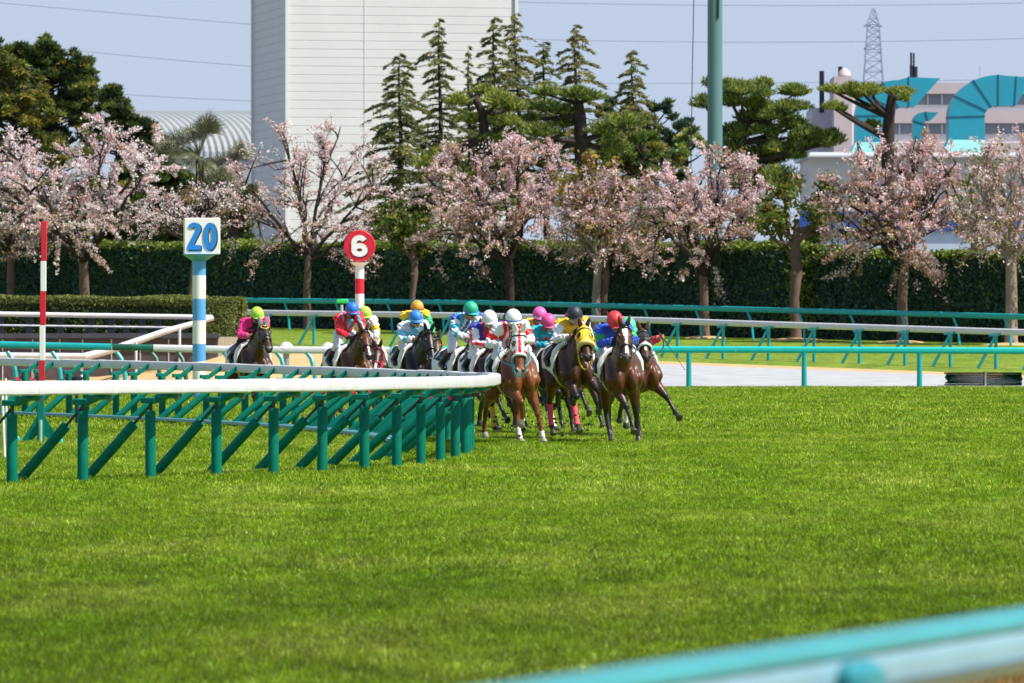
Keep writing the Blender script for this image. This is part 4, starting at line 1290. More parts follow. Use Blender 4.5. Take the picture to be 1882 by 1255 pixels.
CED = [(.13, .17, .07), (.17, .20, .07), (.23, .23, .07), (.32, .26, .075), (.09, .13, .075)]
def cedar(px, ytop, ybase, halfw, d, label, seed, wts, n=5000, nbr=70, droop=.22, curve=0.0, bare=0.0):
    """deodar: straight leader, tiers of drooping sprays with gaps"""
    rng = random.Random(seed); nr = np.random.default_rng(seed)
    k = F / d; base = gx(px, d)
    t = thing('cedar_tree', label, 'tree', base, 0, 'slender cedars around the white tower')
    zt = H + (610 - ytop) / k - base.z; zb = H + (610 - ybase) / k - base.z
    hw = halfw / k * 1.75
    tr = MB(); nq = 12
    tr.tube([Vector((curve * (q / nq) ** 2 + .05 * math.sin(q), 0, zt * q / nq - .1)) for q in range(nq + 1)], [.20 * (1 - q / nq) ** .8 + .012 for q in range(nq + 1)], 8)
    tr.build('trunk', M_DARKBARK, t)
    br = MB(); C, A = [], []
    for i in range(nbr):
        f = ((i + rng.random()) / nbr) ** .95                      # 0 top .. 1 base
        z = zt - (zt - zb) * f
        L = hw * (.12 + .95 * f ** .62) * rng.uniform(.35, 1.25)
        az = i * 2.4 + rng.uniform(-.5, .5)
        dh = Vector((math.cos(az), math.sin(az), 0))
        o_ = Vector((curve * (z / zt) ** 2, 0, z))
        up = rng.uniform(.05, .45) * (1 - f * .6)
        pts = [o_ + dh * (L * s) + Vector((0, 0, L * (up * s - (droop + up) * s * s))) for s in (0, .25, .5, .75, 1)]
        br.tube(pts, [.035 * (.35 + .65 * f) * (1 - .8 * q / 4) + .004 for q in range(5)], 4)
        m = max(5, int(n / nbr * 2.4 * (.18 + 1.3 * f) ))
        if rng.random() < bare: m = int(m * .25)
        s = nr.random(m) ** .75 * .97 + .03
        P = np.array([[np.interp(x, (0, .25, .5, .75, 1), [p[c] for p in pts]) for c in range(3)] for x in s])
        side = np.array((-dh.y, dh.x, 0))
        lat = nr.normal(size=m) * .30 * L * (1 - s * .7) * .55
        P = P + side[None] * lat[:, None] + np.stack([np.zeros(m), np.zeros(m), nr.normal(size=m) * .035 - np.abs(lat) * .18], 1)
        dirs = np.array(dh)[None] * .7 + side[None] * np.sign(lat)[:, None] * .45 + nr.normal(size=(m, 3)) * .25 + np.array((0, 0, -.25))
        C.append(P); A.append(dirs)
    br.build('branches', M_DARKBARK, t)
    C = np.concatenate(C); A = unit(np.concatenate(A)); m = len(C)
    A = A * (.14 * (.6 + .8 * nr.random((m, 1))))
    B = unit(np.cross(A, nr.normal(size=(m, 3)))) * .032
    V, Q = rhombs(C, A, B)
    fast_mesh('needles', V, Q, M_NEEDLE, np.repeat(palette(nr, m, CED, wts), 4, 0), t)
cedar(735, 100, 440, 62, 282, 'leftmost slender cedar, pale and thin at its tip against the white tower', 41, [3, 3, 2, 1, 1], 8500, 95, bare=.1)
cedar(808, 33, 400, 58, 286, 'tall slender cedar with evenly tiered branches against the white tower', 42, [3, 3, 2, .6, 2], 6500, 80, bare=.15)
cedar(862, 88, 330, 22, 290, 'thin sparse cedar top between the two tall cedars on the tower', 43, [2, 2, 3, 2, 1], 1500, 50, bare=.4)
cedar(908, 33, 380, 60, 288, 'dark tall cedar in front of the right edge of the tower', 44, [3, 3, 2, .6, 2], 7000, 80, bare=.15)
cedar(957, 24, 380, 52, 292, 'tallest yellowish cedar just right of the tower', 45, [1, 2, 3, 4, 1], 6500, 80, curve=-.25, bare=.2)
cedar(1007, 74, 380, 48, 296, 'shorter greyish cedar between the two yellowish cedars', 46, [3, 3, 2, 1, 2], 5000, 70, curve=-.2, bare=.2)
cedar(1068, 46, 380, 60, 290, 'yellow brown cedar with a bent tip above the thick dark pine trunk', 47, [1, 2, 3, 4, 1], 6800, 75, curve=-.3, bare=.15)
cedar(1168, 94, 400, 60, 292, 'rightmost slender cedar with short tiers, standing free against the sky', 48, [2, 3, 3, 1.5, 1], 6500, 75, curve=-.15, bare=.15)

PINE = [(.15, .22, .06), (.22, .29, .065), (.31, .36, .07), (.43, .40, .08), (.09, .145, .06)]
def pad(nr, c, rx, ry, rz, n, wts, ln=.13):
    """flat pruned cloud of needles"""
    u = unit(nr.normal(size=(n, 3))); r = nr.random((n, 1)) ** .35
    P = u * r * np.array((rx, ry, rz))
    edge = 1 + .30 * np.sin(np.arctan2(u[:, 1], u[:, 0]) * 3 + c[0] * 5) + .12 * np.sin(np.arctan2(u[:, 1], u[:, 0]) * 7)
    P[:, :2] *= edge[:, None]
    P[:, 2] = np.where(P[:, 2] < 0, P[:, 2] * .45, P[:, 2])
    A = unit(u * np.array((.8, .8, .5)) + np.array((0, 0, .55)) + nr.normal(size=(n, 3)) * .35) * (ln * (.6 + .8 * nr.random((n, 1))))
    B = unit(np.cross(A, nr.normal(size=(n, 3)))) * .030
    col = palette(nr, n, PINE, wts)
    return P + np.array(c), A, B, col
def cloud_pine(px, d, trunk, pads, label, seed, wts, base_py=None, dens=1500, group='cloud pruned pines'):
    """trunk: list of (px, py, radius); pads: (px, py, half width px, half height px, limb foot index)"""
    nr = np.random.default_rng(seed); rng = random.Random(seed)
    k = F / d; base = gx(px, d)
    t = thing('cloud_pine', label, 'tree', base, 0, group)
    w = lambda x, y, dy=0: at(x, y, d) - base + Vector((0, dy, 0))
    tp = [(Vector((w(trunk[0][0], 600).x, 0, -.1)), trunk[0][2])] + [(w(x, y), r) for x, y, r in trunk]
    mb = MB(); mb.tube([p[0] for p in tp], [p[1] for p in tp], 10); mb.build('trunk', M_DARKBARK, t)
    mb = MB(); parts = []
    for (x, y, hw, hh, ti) in pads:
        dy = rng.uniform(-.7, .7)
        c = w(x, y, dy); a = w(trunk[ti][0], trunk[ti][1]); 
        e = c + Vector((0, 0, -hh / k * .35))
        m = a.lerp(e, .5) + Vector((rng.uniform(-.1, .1), 0, rng.uniform(-.2, .05)))
        mb.tube(bez(a, m, e, 6), [trunk[ti][2] * .55 * (1 - .75 * q / 6) + .012 for q in range(7)], 6)
        for j in range(3):
            s = Vector((rng.uniform(-.7, .7) * hw / k, rng.uniform(-.5, .5) * hw / k, 0)); mb.tube([e + Vector((0, 0, -.05)), c + s], [.03, .01], 4)
        n = int(dens * (hw / k) * max(hh / k, .2) * 2.2) + 120
        sm = 1.0 if px > 1200 else .84
        parts.append(pad(nr, np.array(c), hw / k * sm, hw / k * .75 * sm, hh / k * 1.2 * sm, int(n * .9 * sm), wts))
        if hw > 24 and px > 1200:
            for _ in range(2):
                c2 = np.array(c) + np.array((rng.uniform(-.9, .9) * hw / k, rng.uniform(-.5, .5), rng.uniform(-.9, .5) * hh / k))
                parts.append(pad(nr, c2, hw / k * .55, hw / k * .5, hh / k, int(n * .45), wts))
    mb.build('limbs', M_DARKBARK, t)
    P, A, B, C = [np.concatenate([q[i] for q in parts]) for i in range(4)]
    V, Q = rhombs(P, A, B)
    fast_mesh('needles', V, Q, M_NEEDLE, np.repeat(C, 4, 0), t)
PG = [3, 3, 2, 1, 2]; PY = [1.5, 2.5, 3, 2.5, 1]
cloud_pine(890, 276, [(888, 420, .26), (889, 250, .23), (890, 212, .2), (872, 180, .13)], [(842, 185, 24, 15, 3), (870, 218, 30, 12, 2), (915, 185, 36, 18, 2), (945, 195, 26, 15, 2), (888, 165, 26, 10, 3), (930, 222, 34, 14, 1), (868, 262, 30, 12, 1), (905, 254, 32, 12, 1), (800, 300, 44, 26, 1), (845, 320, 34, 18, 1), (815, 278, 26, 14, 1)], 'cloud pruned pine with forked bare limbs in front of the tower edge', 51, PY)
cloud_pine(1068, 277, [(1072, 420, .33), (1068, 260, .29), (1066, 214, .26), (1064, 190, .18)], [(1006, 168, 32, 13, 3), (1060, 172, 36, 16, 3), (1085, 178, 30, 14, 3), (1002, 196, 40, 14, 2), (1045, 205, 34, 12, 2), (990, 242, 42, 18, 1), (1036, 226, 24, 12, 2), (1112, 240, 36, 18, 1), (1150, 225, 42, 18, 1), (1012, 272, 26, 16, 1), (1128, 272, 36, 16, 1), (975, 216, 22, 10, 2)], 'cloud pruned pine with a very thick dark trunk in the middle of the clump', 52, PG)
cloud_pine(1360, 281, [(1372, 420, .30), (1366, 300, .27), (1362, 262, .24), (1368, 235, .18)], [(1330, 158, 28, 13, 3), (1362, 165, 42, 16, 3), (1402, 155, 22, 12, 3), (1295, 190, 24, 16, 2), (1345, 182, 30, 12, 3), (1392, 190, 26, 14, 3), (1460, 168, 32, 13, 3), (1448, 196, 30, 12, 3), (1470, 196, 22, 10, 3), (1425, 212, 40, 14, 3), (1375, 215, 28, 12, 2), (1458, 228, 34, 14, 2), (1355, 244, 32, 18, 2), (1475, 245, 26, 14, 2), (1415, 240, 26, 12, 2), (1520, 258, 30, 16, 1), (1490, 262, 32, 18, 1), (1400, 282, 46, 20, 1), (1340, 275, 30, 22, 1), (1452, 282, 40, 18, 1), (1370, 330, 60, 34, 0), (1360, 392, 54, 26, 0), (1430, 330, 40, 24, 0)], 'broad cloud pruned pine right of the teal pole', 53, PG)
cloud_pine(1634, 280, [(1632, 420, .30), (1632, 255, .28), (1634, 215, .24), (1640, 176, .20)], [(1530, 163, 24, 8, 2), (1556, 166, 26, 10, 2), (1585, 168, 28, 13, 2), (1602, 165, 24, 12, 2), (1660, 168, 22, 9, 3), (1660, 180, 10, 12, 3), (1545, 200, 10, 7, 1), (1530, 196, 20, 9, 1), (1604, 232, 16, 12, 1), (1640, 168, 12, 6, 3)], 'sparse cloud pruned pine with a sawn off dark trunk in front of the left duct', 54, PY, dens=1700)

def bushy(px, d, blobs, label, seed, wts, name='pine_tree', trunk_r=.25, ln=.17, dens=420, cols=None, cat='tree', droop=0.0, top=None, group=None):
    """evergreen of many rounded tufts; blobs: (px, py, radius px)"""
    nr = np.random.default_rng(seed); rng = random.Random(seed)
    k = F / d; base = gx(px, d); t = thing(name, label, cat, base, 0, group)
    ys = [b[1] for b in blobs]
    ztop = H + (610 - min(ys)) / k - base.z
    mb = MB(); mb.tube([Vector((0, 0, -.1)), Vector((.05, 0, ztop * .5)), Vector((0, 0, ztop * .95))], [trunk_r, trunk_r * .7, .04], 8); mb.build('trunk', M_DARKBARK, t)
    br = MB(); P_, A_, B_, C_ = [], [], [], []
    for (x, y, r) in blobs:
        c = at(x, y, d) - base; rr = r / k; c.y = rng.uniform(-1.2, 1.0)
        z0 = max(.8, c.z - abs(c.x) * .35 - .3)
        br.tube(bez(Vector((0, 0, min(z0, ztop * .9))), Vector((c.x * .5, c.y * .5, z0 + .1)), c, 5), [.06, .05, .042, .035, .028, .015], 5)
        nt = max(4, int(10 * rr * rr) + 4)
        for j in range(nt):                       # tufts within the blob
            q = np.array(c) + unit(nr.normal(size=(1, 3)))[0] * rr * nr.random() ** .4 * np.array((1, 1, .8))
            tr_ = rr * .38 + .10
            n = int(dens * tr_ * tr_ * 2.2) + 14
            u = unit(nr.normal(size=(n, 3))); u[:, 2] = np.abs(u[:, 2]) * .9 + u[:, 2] * .1
            P_.append(q + u * tr_ * nr.random((n, 1)) ** .5 * np.array((1, 1, .75)))
            A_.append(unit(u + np.array((0, 0, .4 - droop)) + .4 * nr.normal(size=(n, 3))))
            C_.append(np.clip(np.array(cols or PINE)[nr.choice(5, p=np.array(wts) / sum(wts))] * (1 + .25 * nr.normal(size=(n, 1))), .004, 1))
    br.build('limbs', M_DARKBARK, t)
    P = np.concatenate(P_); A = np.concatenate(A_); C = np.concatenate(C_); n = len(P)
    A = A * ln * (.6 + .8 * nr.random((n, 1))); B = unit(np.cross(A, nr.normal(size=(n, 3)))) * .045
    V, Q = rhombs(P, A, B)
    fast_mesh('needles', V, Q, M_NEEDLE, np.repeat(C, 4, 0), t)
def blobs(seed, outline, n, r0, r1):
    """random tufts inside a column-wise outline [(x, ytop, ybot)]"""
    rng = random.Random(seed); out = []
    xs = [o[0] for o in outline]
    for _ in range(n):
        x = rng.uniform(xs[0], xs[-1]); r = rng.uniform(r0, r1)
        yt = float(np.interp(x, xs, [o[1] for o in outline])) + r * .8; yb = float(np.interp(x, xs, [o[2] for o in outline]))
        out.append((x, yt + (yb - yt) * rng.random() ** 1.25, r))
    return out
DK = [3, 2, 1, .6, 3]
DARK = [tuple(v * .62 for v in c) for c in PINE]
bushy(95, 300, blobs(61, [(-40, 70, 260), (0, 70, 280), (30, 78, 300), (80, 62, 300), (120, 75, 300), (150, 90, 300), (172, 150, 300)], 130, 12, 23), 'massive dark green pine rising above the pale cherry at the far left', 61, DK, trunk_r=.4, cols=DARK)
bushy(215, 292, blobs(62, [(165, 215, 270), (185, 165, 270), (200, 142, 265), (225, 175, 265), (250, 212, 262), (285, 228, 262)], 60, 9, 16), 'smaller pointed pine with bristling tips beside the barrel roof', 62, DK, cols=DARK)
YC = [(.16, .19, .035), (.23, .22, .04), (.10, .13, .03), (.30, .26, .045), (.06, .09, .03)]
bushy(25, 288, blobs(63, [(-60, 110, 290), (0, 98, 300), (30, 100, 300), (70, 130, 310), (100, 190, 310), (115, 250, 310)], 60, 10, 20), 'yellow green drooping cedar at the left edge in front of the massive pine', 63, [3, 3, 2, 1.5, 2], 'drooping_cedar', cols=YC, droop=.9, ln=.24)
bushy(1205, 310, blobs(64, [(1110, 185, 300), (1135, 172, 300), (1165, 180, 300), (1185, 190, 300), (1210, 172, 300), (1235, 190, 290), (1262, 222, 290)], 46, 10, 18), 'rounded dark blue green pine behind the rightmost slender cedar', 64, DK, cols=[(c[0] * .8, c[1] * .9, c[2] * 1.4) for c in DARK])
bushy(1262, 305, blobs(65, [(1225, 280, 320), (1250, 225, 310), (1275, 232, 300), (1300, 262, 300)], 12, 8, 14), 'small pale green pine just left of the teal pole', 65, PG)
SH = [(.08, .14, .03), (.12, .18, .035), (.16, .20, .04), (.23, .22, .04), (.05, .09, .03)]
bushy(1180, 284, blobs(66, [(1090, 255, 400), (1130, 240, 430), (1180, 235, 430), (1230, 250, 430), (1265, 300, 430)], 46, 10, 20), 'loose mid green evergreen behind the short pale trunked cherry', 66, PG, 'evergreen_tree', cols=SH)
bushy(800, 281, blobs(67, [(690, 400, 440), (730, 360, 440), (790, 330, 440), (840, 350, 440), (860, 400, 440)], 26, 9, 18), 'low green shrubby evergreen at the foot of the leftmost cedars', 67, PG, 'evergreen_shrub', cols=SH, trunk_r=.12)
bushy(290, 286, blobs(68, [(215, 300, 450), (260, 275, 450), (300, 285, 450), (340, 320, 450), (460, 345, 450)], 190, 12, 22), 'dark low shrub between the pale cherry and the palm', 68, DK, 'evergreen_shrub', cols=SH, trunk_r=.12)
bushy(140, 282, blobs(69, [(-60, 350, 455), (0, 330, 455), (100, 320, 455), (200, 330, 455), (250, 360, 455)], 140, 11, 20), 'dark shrubbery mass behind the pale cherry at the far left', 69, DK, 'evergreen_shrub', cols=SH, trunk_r=.12)
bushy(1560, 283, blobs(70, [(1490, 390, 450), (1530, 372, 450), (1570, 390, 450), (1620, 410, 450)], 12, 8, 15), 'clipped green shrub in front of the blue band left of the rosy cherry', 70, PG, 'evergreen_shrub', cols=SH, trunk_r=.1)

def palm(px, d, ytop_trunk, r, label, seed, nf, fl):
    rng = random.Random(seed)
    k = F / d; base = gx(px, d); t = thing('fan_palm', label, 'tree', base, 0, 'fan palms')
    zt = H + (610 - ytop_trunk) / k - base.z
    mb = MB(); n = 16
    mb.tube([Vector((.04 * math.sin(q), 0, zt * q / n)) for q in range(n + 1)], [.17 + .02 * (q % 2) for q in range(n + 1)], 10); mb.build('trunk', M_DARKBARK, t)
    gm = mat('palm_frond', (.085, .092, .035), .45, .35, 2, 0, spec=.5); dm = mat('dead_frond', (.42, .30, .15), .8, .3, 3)
    for i in range(nf):
        dead = i >= nf - 7
        az = i * 2.4; el = R(-42 + 124 * ((i * .618) % 1)) if not dead else R(rng.uniform(-85, -55))
        dv = Vector((math.cos(az) * math.cos(el), math.sin(az) * math.cos(el), math.sin(el)))
        a = Vector((0, 0, zt - (.0 if not dead else .25))); L = fl * rng.uniform(.65, 1.0)
        b = a + dv * L + Vector((0, 0, -.10 * L))
        mb = MB(); mb.tube([a, a.lerp(b, .5) + Vector((0, 0, .05)), b], [.022, .017, .012], 5)
        s_, u_ = frame(dv)
        ro = R(rng.uniform(-70, 70)); s_, u_ = s_ * math.cos(ro) + u_ * math.sin(ro), u_ * math.cos(ro) - s_ * math.sin(ro)
        nb = 15
        for j in range(nb):
            an = R(-78 + 156 * j / (nb - 1))
            lv = (dv * math.cos(an) + s_ * math.sin(an)).normalized()
            bl = fl * .72 * (.75 + .25 * math.cos(an)) * rng.uniform(.85, 1.05)
            tipp = b + lv * bl + u_ * (.06 * math.cos(an)) + Vector((0, 0, -.16 * bl * (1 if not dead else .2)))
            m = b + lv * bl * .55 + u_ * .05
            w = s_.lerp(u_, .35).cross(lv); w = lv.cross(u_).normalized() * .022
            mb.add([b, m - w, tipp, m + w], [(0, 1, 2, 3)])
        mb.build('frond' if not dead else 'dead_frond', dm if dead else gm, t, smooth=False)
palm(366, 279, 288, .2, 'fan palm with a tuft of stiff green fronds behind the 20 board', 71, 72, 1.5)
palm(430, 283, 322, .2, 'second fan palm with drooping pale fronds against the shaded side of the tower', 72, 52, 1.2)

# earth mounds at the trunk feet
for px, off, w in ((1460, 20, 90), (1658, 20, 80), (1858, 19, 95), (1295, 21, 70), (1095, 22, 60), (935, 22, 50)):
    d = hedge_d(px, 2.2); g = gx(px, d); k = F / d
    mb = MB(); rs = []
    for rr, z in ((1, -.05), (.8, .03), (.45, .07), (.05, .09)):
        rs.append([(w / k * .62 * rr * math.cos(a) * (1 + .1 * math.sin(3 * a + px)), .9 * rr * math.sin(a), z) for a in [2 * math.pi * j / 20 for j in range(20)]])
    mb.rings(rs); tag(mb.build('earth_mound', M_SAND, None, loc=g, smooth=80), kind='structure')
# ================================================================== horses and riders
M_COAT = attrmat('horse_coat', rough=.42, spec=.42, var=.25, scale=11, bump=.35)
M_HAIR = mat('horse_hair', (.012, .010, .009), .55, .3, 30)
M_LEATHER = mat('black_leather', (.012, .012, .013), .4, .2, 30)
M_BROWNLEATHER = mat('brown_leather', (.05, .022, .012), .45, .2, 30)
M_CLOTHW = mat('white_saddle_cloth', (.78, .79, .80), .8, .04, 20, .1)
M_NUM = mat('number_print', (.015, .015, .018), .7, .1)
M_YELLOWPRINT = mat('yellow_print', (.8, .5, .03), .7, .1)
M_GIRTH = mat('girth_webbing', (.50, .43, .16), .8, .1, 40)
M_STEEL = mat('bit_steel', (.55, .55, .56), .25, .05, 10, 0, 1.0)
M_SILK = attrmat('racing_silks', rough=.42, spec=.35, var=.05, scale=16, bump=.15, sheen=.15)
M_SKIN = attrmat('rider_skin', rough=.55, spec=.35, var=.05, scale=25)
M_BREECH = attrmat('breeches_cloth', rough=.6, spec=.3, var=.04, scale=16, bump=.1)
M_BOOT = attrmat('boot_leather', rough=.3, spec=.5, var=.1, scale=16)
M_LENS = mat('goggle_lens', (.02, .02, .022), .12, .1, 5)
M_CLEARLENS = mat('clear_visor', (.42, .43, .42), .15, .15, 8)
_cm = {}
def cloth_mat(c, rough=.6, name='webbing'):
    k = (tuple(c), rough)
    if k not in _cm:
        _cm[k] = mat(name, c, rough, .08, 25, .08)
    return _cm[k]

TRUNK = np.array([  # x, zc, h, w
    (-.86, 1.22, .07, .06), (-.82, 1.225, .15, .13), (-.74, 1.235, .225, .21), (-.62, 1.245, .265, .262), (-.46, 1.24, .275, .272),
    (-.28, 1.215, .268, .262), (-.05, 1.175, .283, .272), (.18, 1.145, .315, .28), (.36, 1.145, .345, .265),
    (.50, 1.155, .345, .245), (.60, 1.16, .29, .22), (.69, 1.17, .21, .17), (.74, 1.18, .14, .11), (.78, 1.18, .06, .05)])
def trunk_at(x):
    return [float(np.interp(x, TRUNK[:, 0], TRUNK[:, k])) for k in (1, 2, 3)]
def trunk_pt(x, th, off=0.0):
    zc, h, w = trunk_at(x)
    c, s = math.cos(th), math.sin(th)
    e = .88
    return Vector((x, (w + off) * math.copysign(abs(c) ** e, c), zc + (h + off) * math.copysign(abs(s) ** e, s)))

HEAD_L = .655
HEADST = np.array([  # t, depth half, width half, front offset
    (-.10, .05, .05, .07), (-.04, .09, .083, .10), (.06, .118, .098, .118), (.2, .138, .110, .128), (.33, .136, .110, .124), (.46, .112, .094, .114),
    (.60, .086, .074, .098), (.75, .074, .066, .088), (.88, .074, .068, .082), (.96, .062, .062, .068), (1.02, .03, .036, .034)])

class Horse:
    def __init__(self, p):
        self.p = p
        self.lift = 0.0
        self.poll = Vector((p.get('poll', (1.16, 1.66))[0], p.get('polly', 0.0), p.get('poll', (1.16, 1.66))[1]))
        pitch, yaw = R(p.get('pitch', 62)), R(p.get('headyaw', 0))
        self.hd = Vector((math.cos(pitch) * math.cos(yaw), math.cos(pitch) * math.sin(yaw), -math.sin(pitch)))
        self.hl = Vector((-math.sin(yaw), math.cos(yaw), 0))             # lateral: horse's left
        roll = R(p.get('headroll', 0))
        self.hn = self.hl.cross(self.hd) * -1.0
        if self.hn.z < 0: self.hn = -self.hn                             # forehead normal
        self.hn, self.hl = (self.hn * math.cos(roll) + self.hl * math.sin(roll)), (self.hl * math.cos(roll) - self.hn * math.sin(roll))
    # head surface
    def hp(self, t, th, off=0.0):
        dh, wh, fo = [float(np.interp(t, HEADST[:, 0], HEADST[:, k])) for k in (1, 2, 3)]
        c = self.poll + self.hd * (t * HEAD_L) + self.hn * (fo - dh - .02)
        return c + self.hl * ((wh + off) * math.cos(th)) + self.hn * ((dh + off) * math.sin(th))
    def neck(self):
        b = Vector((.50, 0, 1.27)); q = self.poll - self.hd * .0 - self.hn * .03
        m = b.lerp(q, .5) + Vector((-.03, 0, .025))
        pts = []
        for i in range(9):
            s = i / 8
            pts.append(b * (1 - s) ** 2 + m * 2 * s * (1 - s) + q * s * s)
        return pts
    NH = [.30, .275, .245, .215, .19, .170, .152, .138, .122]
    NW = [.19, .165, .14, .12, .105, .095, .088, .082, .074]
    def leg(self, key):
        """joint positions"""
        p = self.p
        s = 1 if key[1] == 'L' else -1
        a = p['legs'][key]
        spl = R(a[-1]) if len(a) > (4 if key[0] == 'H' else 3) else R(2)
        def step(P, ang, L, sp):
            ang = R(ang)
            return P + Vector((math.sin(ang), s * math.sin(sp) , -math.cos(ang))).normalized() * L
        if key[0] == 'F':
            E = Vector((.47 + .12 * math.sin(R(a[0])), s * .15, .95 + .05 * abs(math.sin(R(a[0])))))
            K = step(E, a[0], .43, spl); Ft = step(K, a[1], .29, spl * .6); P = step(Ft, a[2], .115, 0); Hf = step(P, a[2] , .08, 0)
            return [E, K, Ft, P, Hf]
        Hp = Vector((-.50, s * .12, 1.25))
        S = step(Hp, a[0], .37, R(8) + spl); Hk = step(S, a[1], .44, spl * .4); Ft = step(Hk, a[2], .36, spl * .5); P = step(Ft, a[3], .115, 0); Hf = step(P, a[3], .08, 0)
        return [Hp, S, Hk, Ft, P, Hf]

    def build(self, root, detail=True):
        p = self.p
        vox = p.get('voxel', .016)
        mb = MB()
        bones = []     # (p0, p1, r0, r1, name)
        cap = lambda a, b, r0, r1, nm: (mb.capsule(a, b, r0, r1), bones.append((a, b, r0, r1, nm)))
        n = 20
        mb.rings([[trunk_pt(x, 2 * math.pi * j / n) for j in range(n)] for x in TRUNK[:, 0]])
        V3 = Vector
        for x0, x1, r in ((-.75, -.1, .22), (-.1, .45, .27), (.45, .72, .22)):
            bones.append((V3((x0, 0, 1.2)), V3((x1, 0, 1.16)), r, r, 'trunk'))
        mb.ellipsoid((.33, 0, 1.465), (.24, .055, .075))
        for s in (1, -1):
            mb.ellipsoid((.70, s * .105, 1.06), (.135, .095, .20)); mb.ellipsoid((.62, s * .12, .93), (.11, .085, .12))
            mb.capsule((.42, s * .145, 1.36), (.67, s * .185, 1.08), .095, .108)
            mb.capsule((.67, s * .185, 1.07), (.50, s * .175, .95), .108, .10)
            mb.ellipsoid((-.56, s * .14, 1.22), (.235, .135, .25))
            mb.ellipsoid((-.74, s * .10, 1.14), (.10, .10, .20))
        # neck
        npz = self.neck()
        rs = []
        for i, q in enumerate(npz):
            t = npz[min(i + 1, 8)] - npz[max(i - 1, 0)]
            lat = V3((0, 1, 0)).lerp(self.hl, max(0, i - 4) / 4).normalized()
            u = t.cross(lat).normalized()
            if u.z < 0: u = -u
            rs.append([q + lat * (self.NW[i] * math.cos(2 * math.pi * j / 16)) + u * (self.NH[i] * math.sin(2 * math.pi * j / 16)) for j in range(16)])
        mb.rings(rs)
        self.crest = []
        for i, q in enumerate(npz):
            t = (npz[min(i + 1, 8)] - npz[max(i - 1, 0)]).normalized()
            lat = V3((0, 1, 0)).lerp(self.hl, max(0, i - 4) / 4).normalized()
            u = t.cross(lat).normalized()
            if u.z < 0: u = -u
            self.crest.append((q + u * (self.NH[i] * .97), u, lat, t))
        for i in range(8):
            bones.append((npz[i], npz[i + 1], (self.NW[i]) * 1.1, self.NW[i + 1] * 1.1, 'neck'))
        # head
        mb.rings([[self.hp(t, 2 * math.pi * j / 16) for j in range(16)] for t in HEADST[:, 0]])
        bones.append((self.poll, self.poll + self.hd * HEAD_L * 1.02, .09, .05, 'head'))
        for s in (1, -1):
            c = self.poll + self.hd * (.30 * HEAD_L) + self.hl * (s * .070) - self.hn * .07
            mb.ellipsoid(c, (.085, .055, .085))
            e = self.poll + self.hd * (.29 * HEAD_L) + self.hl * (s * .098) + self.hn * .055
            mb.ellipsoid(e, (.034, .026, .034))
            nn = self.poll + self.hd * (.92 * HEAD_L) + self.hl * (s * .052) + self.hn * .03
            mb.ellipsoid(nn, (.03, .022, .03))
        self.eyes = [self.poll + self.hd * (.29 * HEAD_L) + self.hl * (s * .112) + self.hn * .062 for s in (1, -1)]
        # legs
        self.J = {}
        for key in ('FL', 'FR', 'HL', 'HR'):
            J = self.leg(key); self.J[key] = J
            if key[0] == 'F':
                E, K, Ft, P, Hf = J
                cap(E, E.lerp(K, .35), .112, .094, key + 'fore'); cap(E.lerp(K, .35), K, .090, .047, key + 'fore2')
                mb.ellipsoid(K, (.056, .053, .06)); cap(K, Ft, .041, .031, key + 'can')
                mb.ellipsoid(Ft, (.047, .043, .046)); cap(Ft, P, .035, .038, key + 'pas')
            else:
                Hp, S, Hk, Ft, P, Hf = J
                cap(Hp, S, .165, .125, key + 'thigh'); cap(S, S.lerp(Hk, .5), .12, .078, key + 'gas'); cap(S.lerp(Hk, .5), Hk, .078, .048, key + 'gas2')
                mb.ellipsoid(Hk, (.058, .048, .066)); cap(Hk, Ft, .044, .034, key + 'can')
                mb.ellipsoid(Ft, (.048, .043, .047)); cap(Ft, P, .036, .040, key + 'pas')
            d = (Hf - P).normalized()
            s_, u_ = frame(d, V3((1, 0, .2)))
            q0, q1 = P, Hf
            mb.rings([[q + s_ * (r * math.cos(2 * math.pi * j / 14)) + u_ * (r * 1.12 * math.sin(2 * math.pi * j / 14)) for j in range(14)]
                      for q, r in ((q0 - d * .01, .036), (q0 + d * .005, .046), (q1 - d * .012, .062), (q1, .060))])
            bones.append((q0, q1, .045, .06, key + 'hoof'))
        V, N, Q = remesh(mb, vox, 5, .5)
        # muscle relief: creases (negative) and ridges (positive) along short lines, then a little unevenness
        disp = np.zeros(len(V))
        def crease(pts, wid, dep, facing=None):
            best_ = np.full(len(V), 1e9)
            for a_, b_ in zip(pts, pts[1:]):
                a_, b_ = np.array(a_), np.array(b_); D_ = b_ - a_
                t_ = np.clip(((V - a_) @ D_) / (D_ @ D_), 0, 1)
                best_ = np.minimum(best_, np.linalg.norm(V - (a_ + t_[:, None] * D_), axis=1))
            return dep * np.exp(-(best_ / wid) ** 2)
        disp += crease([(.86, 0, 1.26), (.86, 0, 1.08), (.80, 0, .90)], .042, -.034)
        for s in (1, -1):
            disp += crease([(.66, s * .20, 1.34), (.76, s * .175, 1.14), (.73, s * .185, .98)], .030, -.020)
            disp += crease([(.40, s * .235, 1.40), (.60, s * .27, 1.16), (.66, s * .285, 1.05)], .032, .014)
            disp += crease([(.40, s * .27, 1.32), (.42, s * .265, 1.12), (.40, s * .24, .93)], .028, -.016)
            disp += crease([(-.40, s * .25, 1.40), (-.34, s * .26, 1.18), (-.30, s * .24, 1.0)], .035, -.014)
            disp += crease([(.52, s * .235, 1.06), (.53, s * .235, .92)], .030, -.016)
            jp = [np.array(npz[k]) + np.array((.0, s * self.NW[k] * .78, -self.NH[k] * .45)) for k in (1, 3, 5, 7)]
            disp += crease(jp, .026, -.013)
